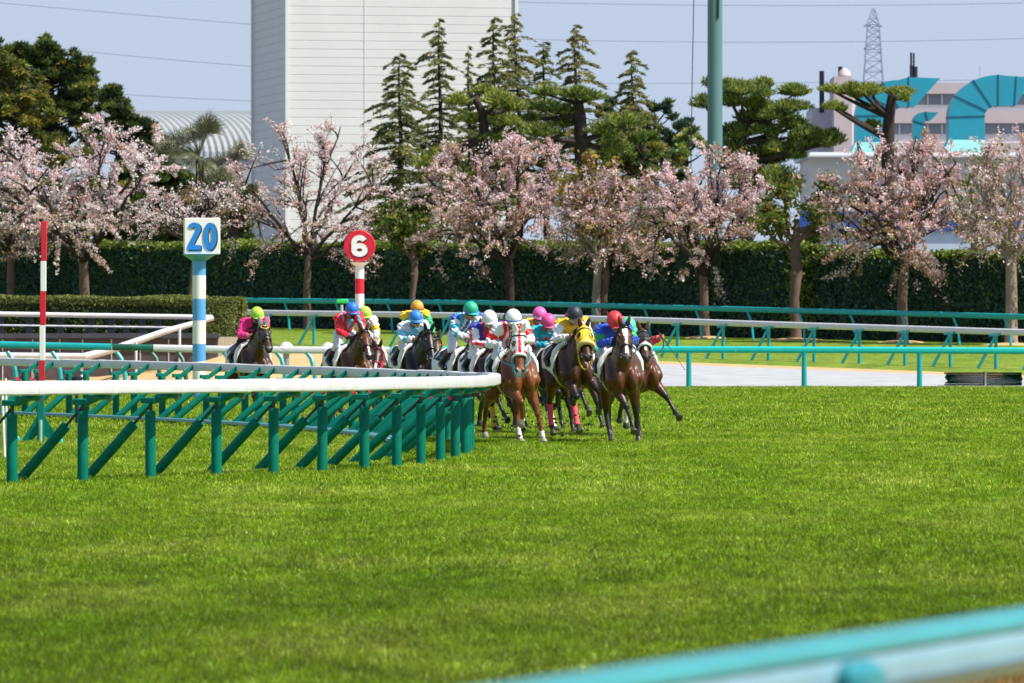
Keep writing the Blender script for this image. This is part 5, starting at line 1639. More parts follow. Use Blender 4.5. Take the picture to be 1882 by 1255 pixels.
            ck = [np.array(self.poll + self.hd * (t_ * HEAD_L) + self.hl * (s * w_) + self.hn * o_) for t_, w_, o_ in ((.40, .088, .02), (.58, .062, .035), (.78, .056, .03))]
            disp += crease(ck, .014, -.007)
            for key in ('FL', 'FR'):
                if (key[1] == 'L') == (s > 0):
                    E_, K_ = self.J[key][0], self.J[key][1]
                    disp += crease([np.array(E_.lerp(K_, .05)) + np.array((.07, s * .05, 0)), np.array(E_.lerp(K_, .55)) + np.array((.055, s * .02, 0))], .020, -.009)
        disp += .0035 * np.sin(V @ np.array((19., 11., 7.))) * np.sin(V @ np.array((-6., 17., 13.)))
        V = V + N * disp[:, None]
        # ---- colour by nearest bone
        P0 = np.array([b[0] for b in bones]); P1 = np.array([b[1] for b in bones])
        R0 = np.array([b[2] for b in bones]); R1 = np.array([b[3] for b in bones])
        D = P1 - P0; L2 = (D * D).sum(1)
        best = np.full(len(V), 1e9); bi = np.zeros(len(V), int); bt = np.zeros(len(V))
        for k in range(len(bones)):
            t = np.clip(((V - P0[k]) @ D[k]) / L2[k], 0, 1)
            dist = np.linalg.norm(V - (P0[k] + t[:, None] * D[k]), axis=1) - (R0[k] + (R1[k] - R0[k]) * t)
            m = dist < best
            best[m] = dist[m]; bi[m] = k; bt[m] = t[m]
        names = np.array([b[4] for b in bones])[bi]
        coat, pts_ = np.array(p['coat']), np.array(p.get('points', (.012, .010, .010)))
        C = np.tile(coat, (len(V), 1))
        g = lambda t, a, b: np.clip((t - a) / (b - a), 0, 1)[:, None]
        for key in ('FL', 'FR', 'HL', 'HR'):
            for seg, a, b in (('fore2', .0, .9), ('gas2', .2, 1.0)):
                m = names == key + seg
                k = g(bt[m], a, b); C[m] = coat * (1 - k) + pts_ * k
            for seg in ('can', 'pas'):
                m = names == key + seg; C[m] = pts_
            m = names == key + 'hoof'; C[m] = np.array(p.get('hoof', (.05, .045, .04)))
            so = p.get('socks', {}).get(key)
            if so is not None:      # fraction of the cannon that is white, from below
                m = (names == key + 'pas') | ((names == key + 'can') & (bt > 1 - so)); C[m] = (.72, .70, .67)
        rel = V - np.array(self.poll)
        ht = rel @ np.array(self.hd) / HEAD_L; hlat = rel @ np.array(self.hl); hno = rel @ np.array(self.hn)
        onhead = (names == 'head') | ((ht > .12) & (np.abs(hlat) < .16) & (hno > -.2) & (hno < .16) & (ht < 1.1))
        muz = np.array(p.get('muzzle', (.03, .026, .025)))
        k = g(ht, .80, .93) * onhead[:, None]
        C = C * (1 - k) + muz * k
        if p.get('blaze'):
            w0, t0, t1 = p['blaze']
            ww = w0 * (1 + .5 * np.sin(ht * 9) * .6) * np.where(ht < .35, 1.5, 1.0)
            m = onhead & (np.abs(hlat) < ww) & (hno > .01) & (ht > t0) & (ht < t1)
            C[m] = (.78, .76, .74)
        if p.get('snip'):
            m = onhead & (np.abs(hlat + .015) < .03) & (hno < .05) & (ht > .86); C[m] = (.6, .5, .46)
        for s in (1, -1):
            nc = self.poll + self.hd * (.95 * HEAD_L) + self.hl * (s * .05) + self.hn * .035
            m = np.linalg.norm(V - np.array(nc), axis=1) < .026; C[m] = (.006, .005, .005)
        for e in self.eyes:
            m = np.linalg.norm(V - np.array(e), axis=1) < .026; C[m] = (.008, .005, .004)
        # ears straight onto the body mesh
        extra = MB()
        ec = np.array(p.get('ear', coat))
        for s in (1, -1):
            b0 = self.poll + self.hl * (s * .05) + self.hn * .075 + self.hd * (-.01)
            ed = (self.hn * .75 - self.hd * .55 + self.hl * (s * p.get('earspread', .25)) ).normalized()
            fwd = (self.hd * .5 + self.hn * .6 + self.hl * s * .1).normalized()
            rs = []
            for q, r in ((-.02, .034), (.03, .038), (.08, .033), (.12, .02), (.155, .004)):
                c = b0 + ed * q
                sd = ed.cross(fwd).normalized(); fd = sd.cross(ed).normalized()
                rs.append([c + sd * (r * math.cos(2 * math.pi * j / 8)) + fd * (r * .55 * math.sin(2 * math.pi * j / 8)) for j in range(8)])
            extra.rings(rs, col=tuple(ec))
            ce = self.poll + self.hd * (.29 * HEAD_L) + self.hl * (s * .110) + self.hn * .062
            extra.ellipsoid(ce, (.017, .017, .017), 8, 6, col=(.006, .004, .004))
        V2 = np.r_[V, np.array(extra.v, np.float32)]
        C2 = np.r_[C, np.array(extra.c)]
        me = bpy.data.meshes.new('body')
        qs = [tuple(int(i) for i in q) for q in Q] + [tuple(i + len(V) for i in f) for f in extra.f]
        me.from_pydata([tuple(map(float, v)) for v in V2], [], qs)
        me.materials.append(M_COAT)
        a = me.color_attributes.new('Col', 'FLOAT_COLOR', 'POINT')
        a.data.foreach_set('color', np.c_[C2, np.ones(len(C2))].astype(np.float32).ravel())
        smooth_mesh(me, 180)
        self.body = obj('body', me, root)
        self.V, self.N, self.Q, self.names, self.bt = V, N, Q, names, bt
        self.ht, self.hlat, self.hno, self.onhead = ht, hlat, hno, onhead
        if detail:
            self.tack(root)

    def shell(self, name, vmask, off, material, parent, colors=None):
        """cloth lying on the body: the masked faces lifted off along their normals, closed to a thin sheet"""
        m = vmask[self.Q].all(1)
        Q = self.Q[m]
        if not len(Q): return None
        idx = np.unique(Q); mp = np.full(len(self.V), -1); mp[idx] = np.arange(len(idx))
        q = mp[Q]
        P = self.V[idx] + self.N[idx] * off
        P2 = self.V[idx] + self.N[idx] * (off * .2)
        e = {}
        for f in q:
            for a, b in ((f[0], f[1]), (f[1], f[2]), (f[2], f[3]), (f[3], f[0])):
                e[(int(a), int(b))] = 1
        k = len(idx)
        skirt = [(b, a, a + k, b + k) for (a, b) in e if (b, a) not in e]
        allq = np.r_[q, np.array(skirt, np.int64).reshape(-1, 4)]
        col = None
        if colors is not None:
            col = np.r_[colors[idx], colors[idx]]
        return fast_mesh(name, np.r_[P, P2], allq, material, col, parent, True)

    def tack(self, root):
        p = self.p
        rng = random.Random(p['seed'])
        # bandages
        for key, c in p.get('bandage', {}).items():
            m = (self.names == key + 'can') | ((self.names == key + 'pas') & (self.bt < .4))
            self.shell('leg_bandage', m, .010, cloth_mat(c, .7), root)
        # mane and forelock: tapering locks
        mb = MB()
        side = p.get('mane_side', -1)
        for i in range(150):
            s = rng.random() * 7.6
            k = int(s); fr = s - k
            a, b = self.crest[k], self.crest[min(k + 1, 8)]
            pt = a[0].lerp(b[0], fr); u = a[1].lerp(b[1], fr); lat = a[2]; t = a[3]
            L = rng.uniform(.10, .20)
            d = (u * rng.uniform(.2, .8) + lat * side * rng.uniform(.25, .9) - t * rng.uniform(.2, .9)).normalized()
            pts, w = [], []
            for q in range(5):
                f = q / 4
                pts.append(pt - u * .02 + lat * rng.uniform(-.015, .015) + d * (L * f) + Vector((0, 0, -1)) * (L * .55 * f * f))
                w.append(.017 * (1 - f) ** .7 + .0015)
            mb.tube(pts, w, 5, flat=.5)
        mm = M_HAIR if not p.get('mane_col') else cloth_mat(p['mane_col'], .6, 'mane_hair')
        mb.build('mane', mm, root); mb = MB()
        for i in range(0 if p.get('hood') else 26):
            pt = self.hp(-.02, R(90 + rng.uniform(-40, 40)), .0)
            d = (self.hd * rng.uniform(.4, 1) + self.hn * rng.uniform(.1, .5) + self.hl * rng.uniform(-.5, .5)).normalized()
            L = rng.uniform(.06, .13)
            mb.tube([pt + d * (L * q / 3) for q in range(4)], [.012, .011, .008, .002], 5, flat=.5)
        if mb.v: mb.build('forelock', mm, root)
        mb = MB()
        tl = p.get('tail', .75)
        for i in range(60):
            a = Vector((-.84, rng.uniform(-.03, .03), 1.36 + rng.uniform(-.03, .02)))
            sw = rng.uniform(-.16, .16); dn = rng.uniform(.3, 1.0)
            pts = [a + Vector((-tl * .5 * f - .05 * f, sw * f * f, .06 * math.sin(f * 3) - dn * f * f * .7)) for f in (0, .15, .35, .6, .8, 1)]
            mb.tube(pts, [.022, .024, .022, .017, .011, .002], 5)
        mb.build('tail', mm, root)
        # hood
        if p.get('hood'):
            h = p['hood']
            m = self.onhead & (self.ht > -.12) & (self.ht < h.get('to', .58)) & (self.hno > -.13)
            if h.get('front_open'):
                m &= ~((self.ht > .40) & (self.hno > .0) & (np.abs(self.hlat) < .05) & (self.ht > h['front_open']))
            for e in self.eyes:
                m &= np.linalg.norm(self.V - np.array(e), axis=1) > h.get('eye', .058)
            C = np.tile(np.array(h['col']), (len(self.V), 1)).astype(float)
            if h.get('cross'):
                c2 = np.array(h['cross'])
                C[(np.abs(self.hlat) < .021) & (self.hno > -.02)] = c2
                C[(np.abs(self.ht - .50) < .05) & (np.abs(np.abs(self.hlat) - .078) < .02)] = c2
            self.shell('hood', m, .011, M_SILK, root, C)
            if h.get('ears'):
                mb = MB()
                for s in (1, -1):
                    b0 = self.poll + self.hl * (s * .05) + self.hn * .075 - self.hd * .01
                    ed = (self.hn * .75 - self.hd * .55 + self.hl * (s * p.get('earspread', .25))).normalized()
                    fwd = (self.hd * .5 + self.hn * .6 + self.hl * s * .1).normalized()
                    sd = ed.cross(fwd).normalized(); fd = sd.cross(ed).normalized()
                    mb.rings([[b0 + ed * q + sd * (r * math.cos(2 * math.pi * j / 8)) + fd * (r * .6 * math.sin(2 * math.pi * j / 8)) for j in range(8)]
                              for q, r in ((-.03, .045), (.03, .045), (.08, .039), (.13, .025), (.17, .005))])
                    mb.build('ear_cover', cloth_mat(h['ears'], .6, 'ear_cloth'), root); mb = MB()
            if h.get('heart'):
                mb = MB()
                pts = []
                for k in range(24):
                    a = 2 * math.pi * k / 24
                    hx = 16 * math.sin(a) ** 3; hy = 13 * math.cos(a) - 5 * math.cos(2 * a) - 2 * math.cos(3 * a) - math.cos(4 * a)
                    q = self.hp(.17 - hy * .0062, R(90 - hx * 2.3), .017)
                    pts.append(q)
                mb.tube(pts, .0085, 6, closed=True)
                mb.build('heart_emblem', M_YELLOWPRINT, root)
            if h.get('cup'):
                for s, e in zip((1, -1), self.eyes):
                    mb = MB()
                    ax = (self.hl * s * .75 + self.hn * .5 ).normalized()
                    su, uu = frame(ax, self.hd)
                    rs = []
                    for k in range(13):
                        a = R(-40 + 200 * k / 12)
                        dvec = (-self.hd * math.cos(a) * 1 + (self.hl * s) * 0).normalized()
                        cc = e - ax * .01 + uu * (.068 * math.sin(R(360 * k / 13))) + su * (.068 * math.cos(R(360 * k / 13)))
                        rs.append(cc)
                    mb.tube(rs, .013, 6, closed=True)
                    mb.build('blinker_cup', cloth_mat(h['col'], .5, 'cup_plastic'), root)
        # bridle
        bc = cloth_mat(p['bridle'], .45, 'bridle_leather') if p.get('bridle') else M_LEATHER
        bridle = MB()
        ring = lambda t, off, a0=0, a1=360, k=24: [self.hp(t, R(a0 + (a1 - a0) * i / (k - 1 if a1 - a0 < 360 else k)), off) for i in range(k)]
        bridle.tube(ring(.60, .010), .012, 6, flat=1.0, closed=True)
        bridle.tube(ring(.10, .014, -10, 190), .011, 6)
        for s in (1, -1):
            a = R(-12) if s > 0 else R(192)
            bridle.tube([self.hp(t, a, .012) for t in (.0, .15, .3, .45, .6, .78)], .010, 6)
            bridle.tube([self.hp(t, R(-35) if s > 0 else R(215), .012) for t in (.02, .15, .28)], .008, 6)
        br = bridle.build('bridle', bc, root)
        if p.get('noseband'):
            c, r = p['noseband']
            mb = MB(); mb.tube(ring(.57, r * .8, -25, 205), [r * (.7 + .3 * math.sin(math.pi * i / 23)) for i in range(24)], 10)
            mb.build('noseband', cloth_mat(c, .9, 'noseband_fleece'), br)
        for s in (1, -1):
            q = self.hp(.80, R(-12) if s > 0 else R(192), .016)
            mb = MB(); ax = self.hl
            mb.tube([q + self.hd * (.035 * math.cos(2 * math.pi * k / 12)) + self.hn * (.035 * math.sin(2 * math.pi * k / 12)) for k in range(12)], .007, 6, closed=True)
            mb.build('bit_ring', M_STEEL, br)
        # reins from the bit to the rider's hands
        rc = cloth_mat(p['reins'], .5, 'rein_webbing') if p.get('reins') else M_LEATHER
        hands = p.get('hands') or [Vector((.62, .12, 1.66)), Vector((.62, -.12, 1.66))]
        for s, hnd in zip((1, -1), hands):
            q = self.hp(.80, R(-12) if s > 0 else R(192), .02)
            pts = []
            for k in range(9):
                f = k / 8
                c = q.lerp(hnd, f)
                c.y = c.y + s * .10 * math.sin(math.pi * f)
                c.z -= .05 * math.sin(math.pi * f)
                pts.append(c)
            mb = MB(); mb.tube(pts, .011, 6, flat=.6)
            mb.build('rein', rc, root)
        if p.get('neckstrap'):      # slack loop of rein hanging under the neck
            mb = MB()
            e0, e1 = self.hp(.52, R(-20), .02) - self.hn * .06, self.hp(.52, R(200), .02) - self.hn * .06
            mid = (e0 + e1) / 2; hw = (e0 - e1) / 2
            pts = []
            for k in range(17):
                a = math.pi * k / 16
                pts.append(mid + hw * (1.12 * math.cos(a)) + Vector((-.10 * math.sin(a), 0, -.30 * math.sin(a) ** .8)))
            mb.tube(pts, .013, 8)
            mb.build('rein_loop', cloth_mat(p['neckstrap'], .45, 'rein_loop_rubber'), root)
        # saddle cloth, saddle, girth
        mb = MB()
        def clothgrid(x0, x1, th0, th1, nx, nt, offf, thick):
            top, bot = [], []
            for i in range(nx + 1):
                for j in range(nt + 1):
                    x = x0 + (x1 - x0) * i / nx; th = th0 + (th1 - th0) * j / nt
                    o = offf(x, th)
                    top.append(trunk_pt(x, th, o + thick)); bot.append(trunk_pt(x, th, o))
            w = nt + 1
            nT = len(top)
            fs = []
            for i in range(nx):
                for j in range(nt):
                    a = i * w + j
                    fs.append((a, a + 1, a + w + 1, a + w)); fs.append((nT + a, nT + a + w, nT + a + w + 1, nT + a + 1))
            def edge(l):
                for a, b in zip(l, l[1:]):
                    fs.append((a, a + nT, b + nT, b))
            edge([i * w for i in range(nx + 1)][::-1]); edge([i * w + nt for i in range(nx + 1)])
            edge(list(range(w))); edge([nx * w + j for j in range(w)][::-1])
            return top + bot, fs
        lo = p.get('cloth_low', -12)
        fl = lambda x, th: .018 + .006 * math.sin(x * 25 + th * 4) + max(0, (x - .15)) * .28
        v, f = clothgrid(-.56, .33, R(lo), R(180 - lo), 20, 36, fl, .008)
        mb.add(v, f)
        sc = mb.build('saddle_cloth', M_CLOTHW, root, smooth=60)
        for s in (1, -1):      # fleece roll along the front edge of the cloth
            mb = MB()
            pts = [trunk_pt(.335, R(90 - s * q), .075) for q in (10, 30, 50, 70, 88)]
            mb.tube(pts, [.03, .045, .05, .045, .02], 8)
            mb.build('cloth_roll', M_CLOTHW, sc)
        if p.get('number'):
            v, f = sheet_text(p['number'], .30, .004, .012, 2)
            for s in (1, -1):
                vs = []
                for x, y, z in v:
                                # picture of the number reads upright from each side
                    xx = -.40 + (-x if s > 0 else x)
                    th0 = R(44) + y / .29
                    tt = th0 if s > 0 else math.pi - th0
                    vs.append(trunk_pt(xx, tt, fl(xx, tt) + .014 + z))
                mb = MB(); mb.add(vs, f if s < 0 else f)
                mb.build('cloth_number', M_NUM, sc, smooth=False)
        mb = MB()
        v, f = clothgrid(-.22, .22, R(35), R(145), 10, 14, lambda x, th: .045 + .05 * max(0, -x - .05) + .02, .022)
        mb.add(v, f); mb.build('saddle', M_LEATHER, root)
        g = MB()
        for x0, mtl in ((.20, 0), (.265, 0)):
            n = 40
            r0 = [trunk_pt(x0 - .02, 2 * math.pi * j / n, .012) for j in range(n)]
            r1 = [trunk_pt(x0 - .02, 2 * math.pi * j / n, .020) for j in range(n)]
            r2 = [trunk_pt(x0 + .02, 2 * math.pi * j / n, .020) for j in range(n)]
            r3 = [trunk_pt(x0 + .02, 2 * math.pi * j / n, .012) for j in range(n)]
            g.rings([r0, r1, r2, r3], cap=False, closed=True)
        g.build('girth', M_GIRTH, root)
        for s in (1, -1):
            mb = MB()
            top = trunk_pt(.08, R(90 - s * 48), .09); bot = Vector((-.02, s * .315, 1.215))
            mb.tube([top, bot + Vector((0, 0, .08))], .008, 6)
            st = mb.build('stirrup_leather', M_LEATHER, root)
            mb = MB(); mb.tube([bot + Vector((.0, .055 * math.sin(a) , .055 * math.cos(a) + .02)) for a in [2 * math.pi * k / 14 for k in range(14)]], .008, 6, closed=True)
            mb.build('stirrup_iron', M_STEEL, st)

# ------------------------------------------------------------------ riders
def build_rider(root, q):
    """crouched jockey, in the horse's own axes (x forward, y to the horse's left)"""
    up, sh = q.get('up', 0.0), q.get('shift', 0.0)
    V3 = Vector
    rise = lambda v, k=1.0: v + V3((0, sh * k, up * k))
    pel = rise(V3((-.13, 0, 1.735)), .7)
    che = rise(V3((.185, 0, 1.965))); nk = rise(V3((.315, 0, 2.03)))
    hd = rise(V3((.44, 0, 2.085)))
    S = {s: rise(V3((.215, s * .205, 1.975))) for s in (1, -1)}
    Ha = {}
    for s, key in ((1, 'handL'), (-1, 'handR')):
        Ha[s] = V3(q.get(key, (.60, s * .115, 1.665)))
    E = {}
    for s in (1, -1):
        a, b = S[s], Ha[s]
        d = (b - a); L = d.length
        ua, fa = .285, .27
        if L > ua + fa - .01:
            b = a + d.normalized() * (ua + fa - .01); Ha[s] = b; d = b - a; L = d.length
        x = (ua * ua - fa * fa + L * L) / (2 * L); h = math.sqrt(max(ua * ua - x * x, .0004))
        pole = V3((-.25, s * .75, -.75)); pole = (pole - d.normalized() * pole.dot(d.normalized())).normalized()
        E[s] = a + d.normalized() * x + pole * h
    hip = {s: pel + V3((.0, s * .09, -.02)) for s in (1, -1)}
    ank = {s: V3((-.10, s * .325, 1.30)) for s in (1, -1)}
    toe = {s: V3((.06, s * .335, 1.235)) for s in (1, -1)}
    kn = {}
    for s in (1, -1):
        a, b = hip[s], ank[s]
        d = b - a; L = d.length; ua, fa = .40, .40
        x = L / 2; h = math.sqrt(max(ua * ua - x * x, .001))
        pole = V3((1, s * .12, .1)); pole = (pole - d.normalized() * pole.dot(d.normalized())).normalized()
        kn[s] = a + d.normalized() * x + pole * h
    mb = MB(); bones = []
    def cap(a, b, r0, r1, nm, n=12):
        mb.capsule(a, b, r0, r1, n); bones.append((a, b, r0, r1, nm))
    # torso: loft from pelvis to neck
    ax = (che - pel)
    t = ax.normalized(); lat = V3((0, 1, 0)); nn = t.cross(lat).normalized()
    if nn.z < 0: nn = -nn
    st = [(-.08, .10, .09), (0, .155, .115), (.2, .15, .115), (.45, .15, .115), (.7, .175, .125), (.9, .19, .115), (1.05, .15, .09), (1.18, .08, .06)]
    rs = []
    for f, w, h in st:
        c = pel + ax * f + nn * (.03 * math.sin(math.pi * min(max(f, 0), 1)))
        rs.append([c + lat * (w * math.cos(2 * math.pi * j / 16)) + nn * (h * math.sin(2 * math.pi * j / 16)) for j in range(16)])
    mb.rings(rs)
    bones.append((pel + ax * .12, pel + ax * .98, .125, .13, 'torso')); bones.append((pel - ax * .05, pel + ax * .08, .13, .12, 'pelvis'))
    cap(che + (nk - che) * .3, hd - V3((.0, 0, .05)), .06, .055, 'neck')
    for s in (1, -1):
        sd = 'L' if s > 0 else 'R'
        cap(che + lat * s * .09, S[s], .09, .075, 'shoulder' + sd)
        cap(S[s], E[s], .068, .050, 'uarm' + sd); cap(E[s], Ha[s], .048, .033, 'farm' + sd)
        cap(hip[s], kn[s], .098, .064, 'thigh' + sd); cap(kn[s], ank[s], .060, .043, 'shin' + sd)
        cap(ank[s], toe[s], .042, .036, 'foot' + sd)
        hdv = (Ha[s] - E[s]).normalized()
        cap(Ha[s], Ha[s] + hdv * .07, .034, .030, 'hand' + sd, 10)
    # head
    yaw, pit = R(q.get('headyaw', 0)), R(q.get('headpitch', 14))
    rot = Matrix.Rotation(yaw, 3, 'Z') @ Matrix.Rotation(pit, 3, 'Y')
    mb.ellipsoid(hd, (.098, .076, .112), rot=rot)
    mb.ellipsoid(hd + rot @ V3((.03, 0, -.07)), (.068, .056, .062), rot=rot)     # jaw
    mb.ellipsoid(hd + rot @ V3((.078, 0, -.115)), (.026, .028, .022), rot=rot)    # chin
    mb.capsule(hd + rot @ V3((.092, 0, -.005)), hd + rot @ V3((.112, 0, -.048)), .012, .018, 8)   # nose
    for s in (1, -1):
        mb.ellipsoid(hd + rot @ V3((-.005, s * .078, -.03)), (.022, .012, .034), rot=rot)
        mb.ellipsoid(hd + rot @ V3((.07, s * .04, -.045)), (.025, .025, .022), rot=rot)
    bones.append((hd + rot @ V3((0, 0, .03)), hd + rot @ V3((.03, 0, -.06)), .09, .065, 'head'))
    V, N, Q = remesh(mb, .0115, 3, .5)
    P0 = np.array([b[0] for b in bones]); P1 = np.array([b[1] for b in bones])
    best = np.full(len(V), 1e9); bi = np.zeros(len(V), int); bt = np.zeros(len(V))
    for k, b in enumerate(bones):
        D = P1[k] - P0[k]
        t_ = np.clip(((V - P0[k]) @ D) / (D @ D), 0, 1)
        dist = np.linalg.norm(V - (P0[k] + t_[:, None] * D), axis=1) - (b[2] + (b[3] - b[2]) * t_)
        m = dist < best
        best[m] = dist[m]; bi[m] = k; bt[m] = t_[m]
    names = np.array([b[4] for b in bones])[bi]
    skin = np.array((.50, .29, .20))
    C = np.tile(skin, (len(V), 1))
    hl = (V - np.array(hd)) @ np.array(rot)           # head-local coordinates
    onh = (names == 'head') | (names == 'neck')
    m = onh & (hl[:, 0] > .07) & (np.abs(hl[:, 2] + .085) < .008) & (np.abs(hl[:, 1]) < .028); C[m] = (.32, .10, .09)
    for s in (1, -1):
        m = onh & (np.linalg.norm(hl - np.array((.086, s * .033, -.012)), axis=1) < .014); C[m] = (.03, .02, .015)
    m = (names == 'head') & (hl[:, 0] < .02) & (hl[:, 2] > -.06); C[m] = (.015, .012, .01)       # hair
    if q.get('mask') is not None:
        m = onh & (hl[:, 2] < -.035) & (hl[:, 0] > .0); C[m] = q['mask']
    gl = q.get('glove')
    if gl is not None:
        C[np.char.startswith(names, 'hand')] = gl
    # fingers
    ex = MB()
    for s in (1, -1):
        h0 = Ha[s]; d = (h0 - E[s]).normalized()
        inward = V3((0, -s, 0)); dn = d.cross(inward).normalized()
        if dn.z > 0: dn = -dn
        inward = dn.cross(d).normalized()
        if inward.y * s > 0: inward = -inward
        kc = tuple(gl) if gl is not None else tuple(skin)
        for k in range(4):
            L = (.030, .034, .032, .025)[k]
            b = h0 + d * .085 + dn * (-.030 + .020 * k) + inward * -.012
            p1 = b + d * L * .7 + inward * .006; p2 = p1 + inward * L + d * .004; p3 = p2 - d * L * .85 + inward * .004
            ex.tube([b - d * .02, b, p1, p2, p3], [.0095, .0098, .0092, .0085, .007], 7, col=kc)
        b = h0 + d * .04 + dn * -.03 + inward * .015
        ex.tube([b, b + d * .03 + inward * .022 - dn * .01, b + d * .055 + inward * .03], [.012, .0105, .008], 7, col=kc)
    V2 = np.r_[V, np.array(ex.v, np.float32)]; C2 = np.r_[C, np.array(ex.c)]
    me = bpy.data.meshes.new('body')
    me.from_pydata([tuple(map(float, v)) for v in V2], [], [tuple(int(i) for i in f) for f in Q] + [tuple(i + len(V) for i in f) for f in ex.f])
    me.materials.append(M_SKIN)
    a = me.color_attributes.new('Col', 'FLOAT_COLOR', 'POINT')
    a.data.foreach_set('color', np.c_[C2, np.ones(len(C2))].astype(np.float32).ravel())
    smooth_mesh(me, 180)
    obj('body', me, root)
    # ---- clothes
    class S_: pass
    hs = Horse.__new__(Horse); hs.V, hs.N, hs.Q = V, N, Q
    sw = np.char.startswith
    arm = sw(names, 'uarm') | sw(names, 'farm') | sw(names, 'shoulder')
    lt = (V - np.array(pel)) @ np.array(t) / ax.length          # along the back
    # folds
    wr = .010 * np.sin(V[:, 0] * 60 + np.sin(V[:, 2] * 40) * 2) * np.sin(V[:, 1] * 45 + V[:, 2] * 30)
    wr += .005 * np.sin(V @ np.array((35, 70, 90.)))
    top = (names == 'torso') | arm | ((names == 'pelvis') & (lt > .1))
    Cs = np.zeros((len(V), 3))
    # arm parameter from shoulder 0 to wrist 1
    ap = np.where(sw(names, 'uarm'), bt * .5, np.where(sw(names, 'farm'), .5 + bt * .5, 0.0))
    lat_ = V[:, 1] - sh * np.clip(lt, 0, 1.2)
    nz = (V - np.array(pel)) @ np.array(nn)
    # signed distance from the outer seam of the sleeve
    offs = np.full(len(V), 9.0)
    for s in (1, -1):
        for a_, b_ in ((S[s], E[s]), (E[s], Ha[s])):
            ax_ = np.array((b_ - a_).normalized()); side_ = np.cross(ax_, np.array((.35, s * .8, .2))); side_ /= np.linalg.norm(side_)
            nm_ = ('uarm' if a_ is S[s] else 'farm') + ('L' if s > 0 else 'R')
            m = names == nm_; offs[m] = (V[m] - np.array(a_)) @ side_
    q['silks'](Cs, dict(off=offs, arm=arm, ap=ap, lt=lt, lat=lat_, nz=nz, names=names, V=V, torso=(names == 'torso') | sw(names, 'shoulder') | (names == 'pelvis'),
                        side=np.where(V[:, 1] > sh, 1, -1)))
    Nsave = hs.N
    hs.V = V + N * wr[:, None]
    hs.shell('silks', top, .019, M_SILK, root, Cs)
    hs.V = V + N * (wr * .4)[:, None]
    bm_ = (names == 'pelvis') | sw(names, 'thigh') | (sw(names, 'shin') & (bt < q.get('boot', .35))) | ((names == 'torso') & (lt < .42))
    bc = np.tile(np.array(q.get('breeches', (.74, .73, .78))), (len(V), 1)).astype(float)
    if q.get('thigh_dark') is not None:
        m = sw(names, 'thigh') & (bt > q['thigh_dark'][0]); bc[m] = q['thigh_dark'][1]
    hs.shell('breeches', bm_, .007, M_BREECH, root, bc)
    hs.V = V
    bt_m = (sw(names, 'shin') & (bt > q.get('boot', .35) - .08)) | sw(names, 'foot')
    bo = np.tile(np.array((.012, .012, .014)), (len(V), 1)).astype(float)
    m = sw(names, 'shin') & (bt < q.get('boot', .35) + .14); bo[m] = q.get('boot_top', (.012, .012, .014))
    hs.shell('boots', bt_m, .011, M_BOOT, root, bo)
    # ---- cap over the helmet
    hm = MB()
    rs = []
    for i in range(11):
        a = R(-14 + 103 * i / 10)
        rs.append([hd + rot @ V3((.142 * math.cos(a) * math.cos(2 * math.pi * j / 24) - .004, .124 * math.cos(a) * math.sin(2 * math.pi * j / 24), .036 + .138 * math.sin(a))) for j in range(24)])
    hm.rings(rs)
    hm.box(hd + rot @ V3((-.004, 0, .176)), (.016, .016, .008), rot)
    hel = hm.build('helmet', cloth_mat(q['cap'], .52, 'cap_silk'), root, smooth=60)
    bd = MB()
    bd.rings([[hd + rot @ V3(((.146 + o) * math.cos(2 * math.pi * j / 24) - .004, (.128 + o) * math.sin(2 * math.pi * j / 24), z)) for j in range(24)]
              for z, o in ((.006, -.012), (-.004, 0), (.012, .0035), (.026, 0), (.016, -.012))], cap=False, closed=True)
    bd.build('cap_band', cloth_mat(q.get('band', q['cap']), .45, 'cap_silk'), hel)
    # peak
    pk = MB()
    top_, bot_ = [], []
    for j in range(9):
        a = R(-58 + 116 * j / 8)
        top_.append(hd + rot @ V3((.138 * math.cos(a), .122 * math.sin(a), .010)))
        bot_.append(hd + rot @ V3((.138 * math.cos(a) + .030 * math.cos(a) ** .8, .124 * math.sin(a), -.008)))
    pk.rings([top_ + [v + V3((0, 0, -.005)) for v in top_[::-1]], bot_ + [v + V3((0, 0, -.005)) for v in bot_[::-1]]])
    pk.build('cap_peak', cloth_mat(q.get('peak', q['cap']), .45, 'cap_silk'), hel)
    # goggles
    gb = MB()
    rows = []
    for z, o in ((.030, .006), (.024, .016), (-.010, .022), (-.050, .016), (-.058, .004)):
        rows.append([hd + rot @ V3(((.100 + o) * math.cos(R(a)) + .004, (.082 + o) * math.sin(R(a)), z)) for a in range(-72, 73, 12)])
    gb.rings([r for r in rows], cap=False)
    gb.build('goggles', M_CLEARLENS if q.get('clear') else M_LENS, root)
    st_ = MB(); st_.tube([hd + rot @ V3((.05 * math.cos(a) + .025, .077 * math.cos(a) if False else .072 * math.cos(a), -.10 - .035 * math.sin(a))) for a in [R(10 + 160 * k / 10) for k in range(11)]], .007, 6)
    st_.build('chin_strap', M_LEATHER, hel)
    return dict(hands=Ha, head=hd, elbows=E)

def whip(root_mat_world, h, d, label):
    """riding whip held in a hand: its own thing"""
    t = thing('riding_whip', label, 'whip', root_mat_world @ h)
    d = d.normalized()
    mb = MB(); mb.tube([-d * .10, d * .02, d * .12], [.011, .010, .009], 8); mb.build('grip', M_LEATHER, t)
    mb = MB(); mb.tube([d * .12, d * .35, d * .55], [.006, .005, .004], 6); mb.tube([d * .55, d * .66], [.014, .012], 6, flat=.3); mb.build('shaft', M_LEATHER, t)
    return t
# ================================================================== the field: horses and riders
Z3 = lambda *c: tuple(srgb(*c))
def sel(C, m, c): C[m] = c
WHITE = (.78, .78, .80)
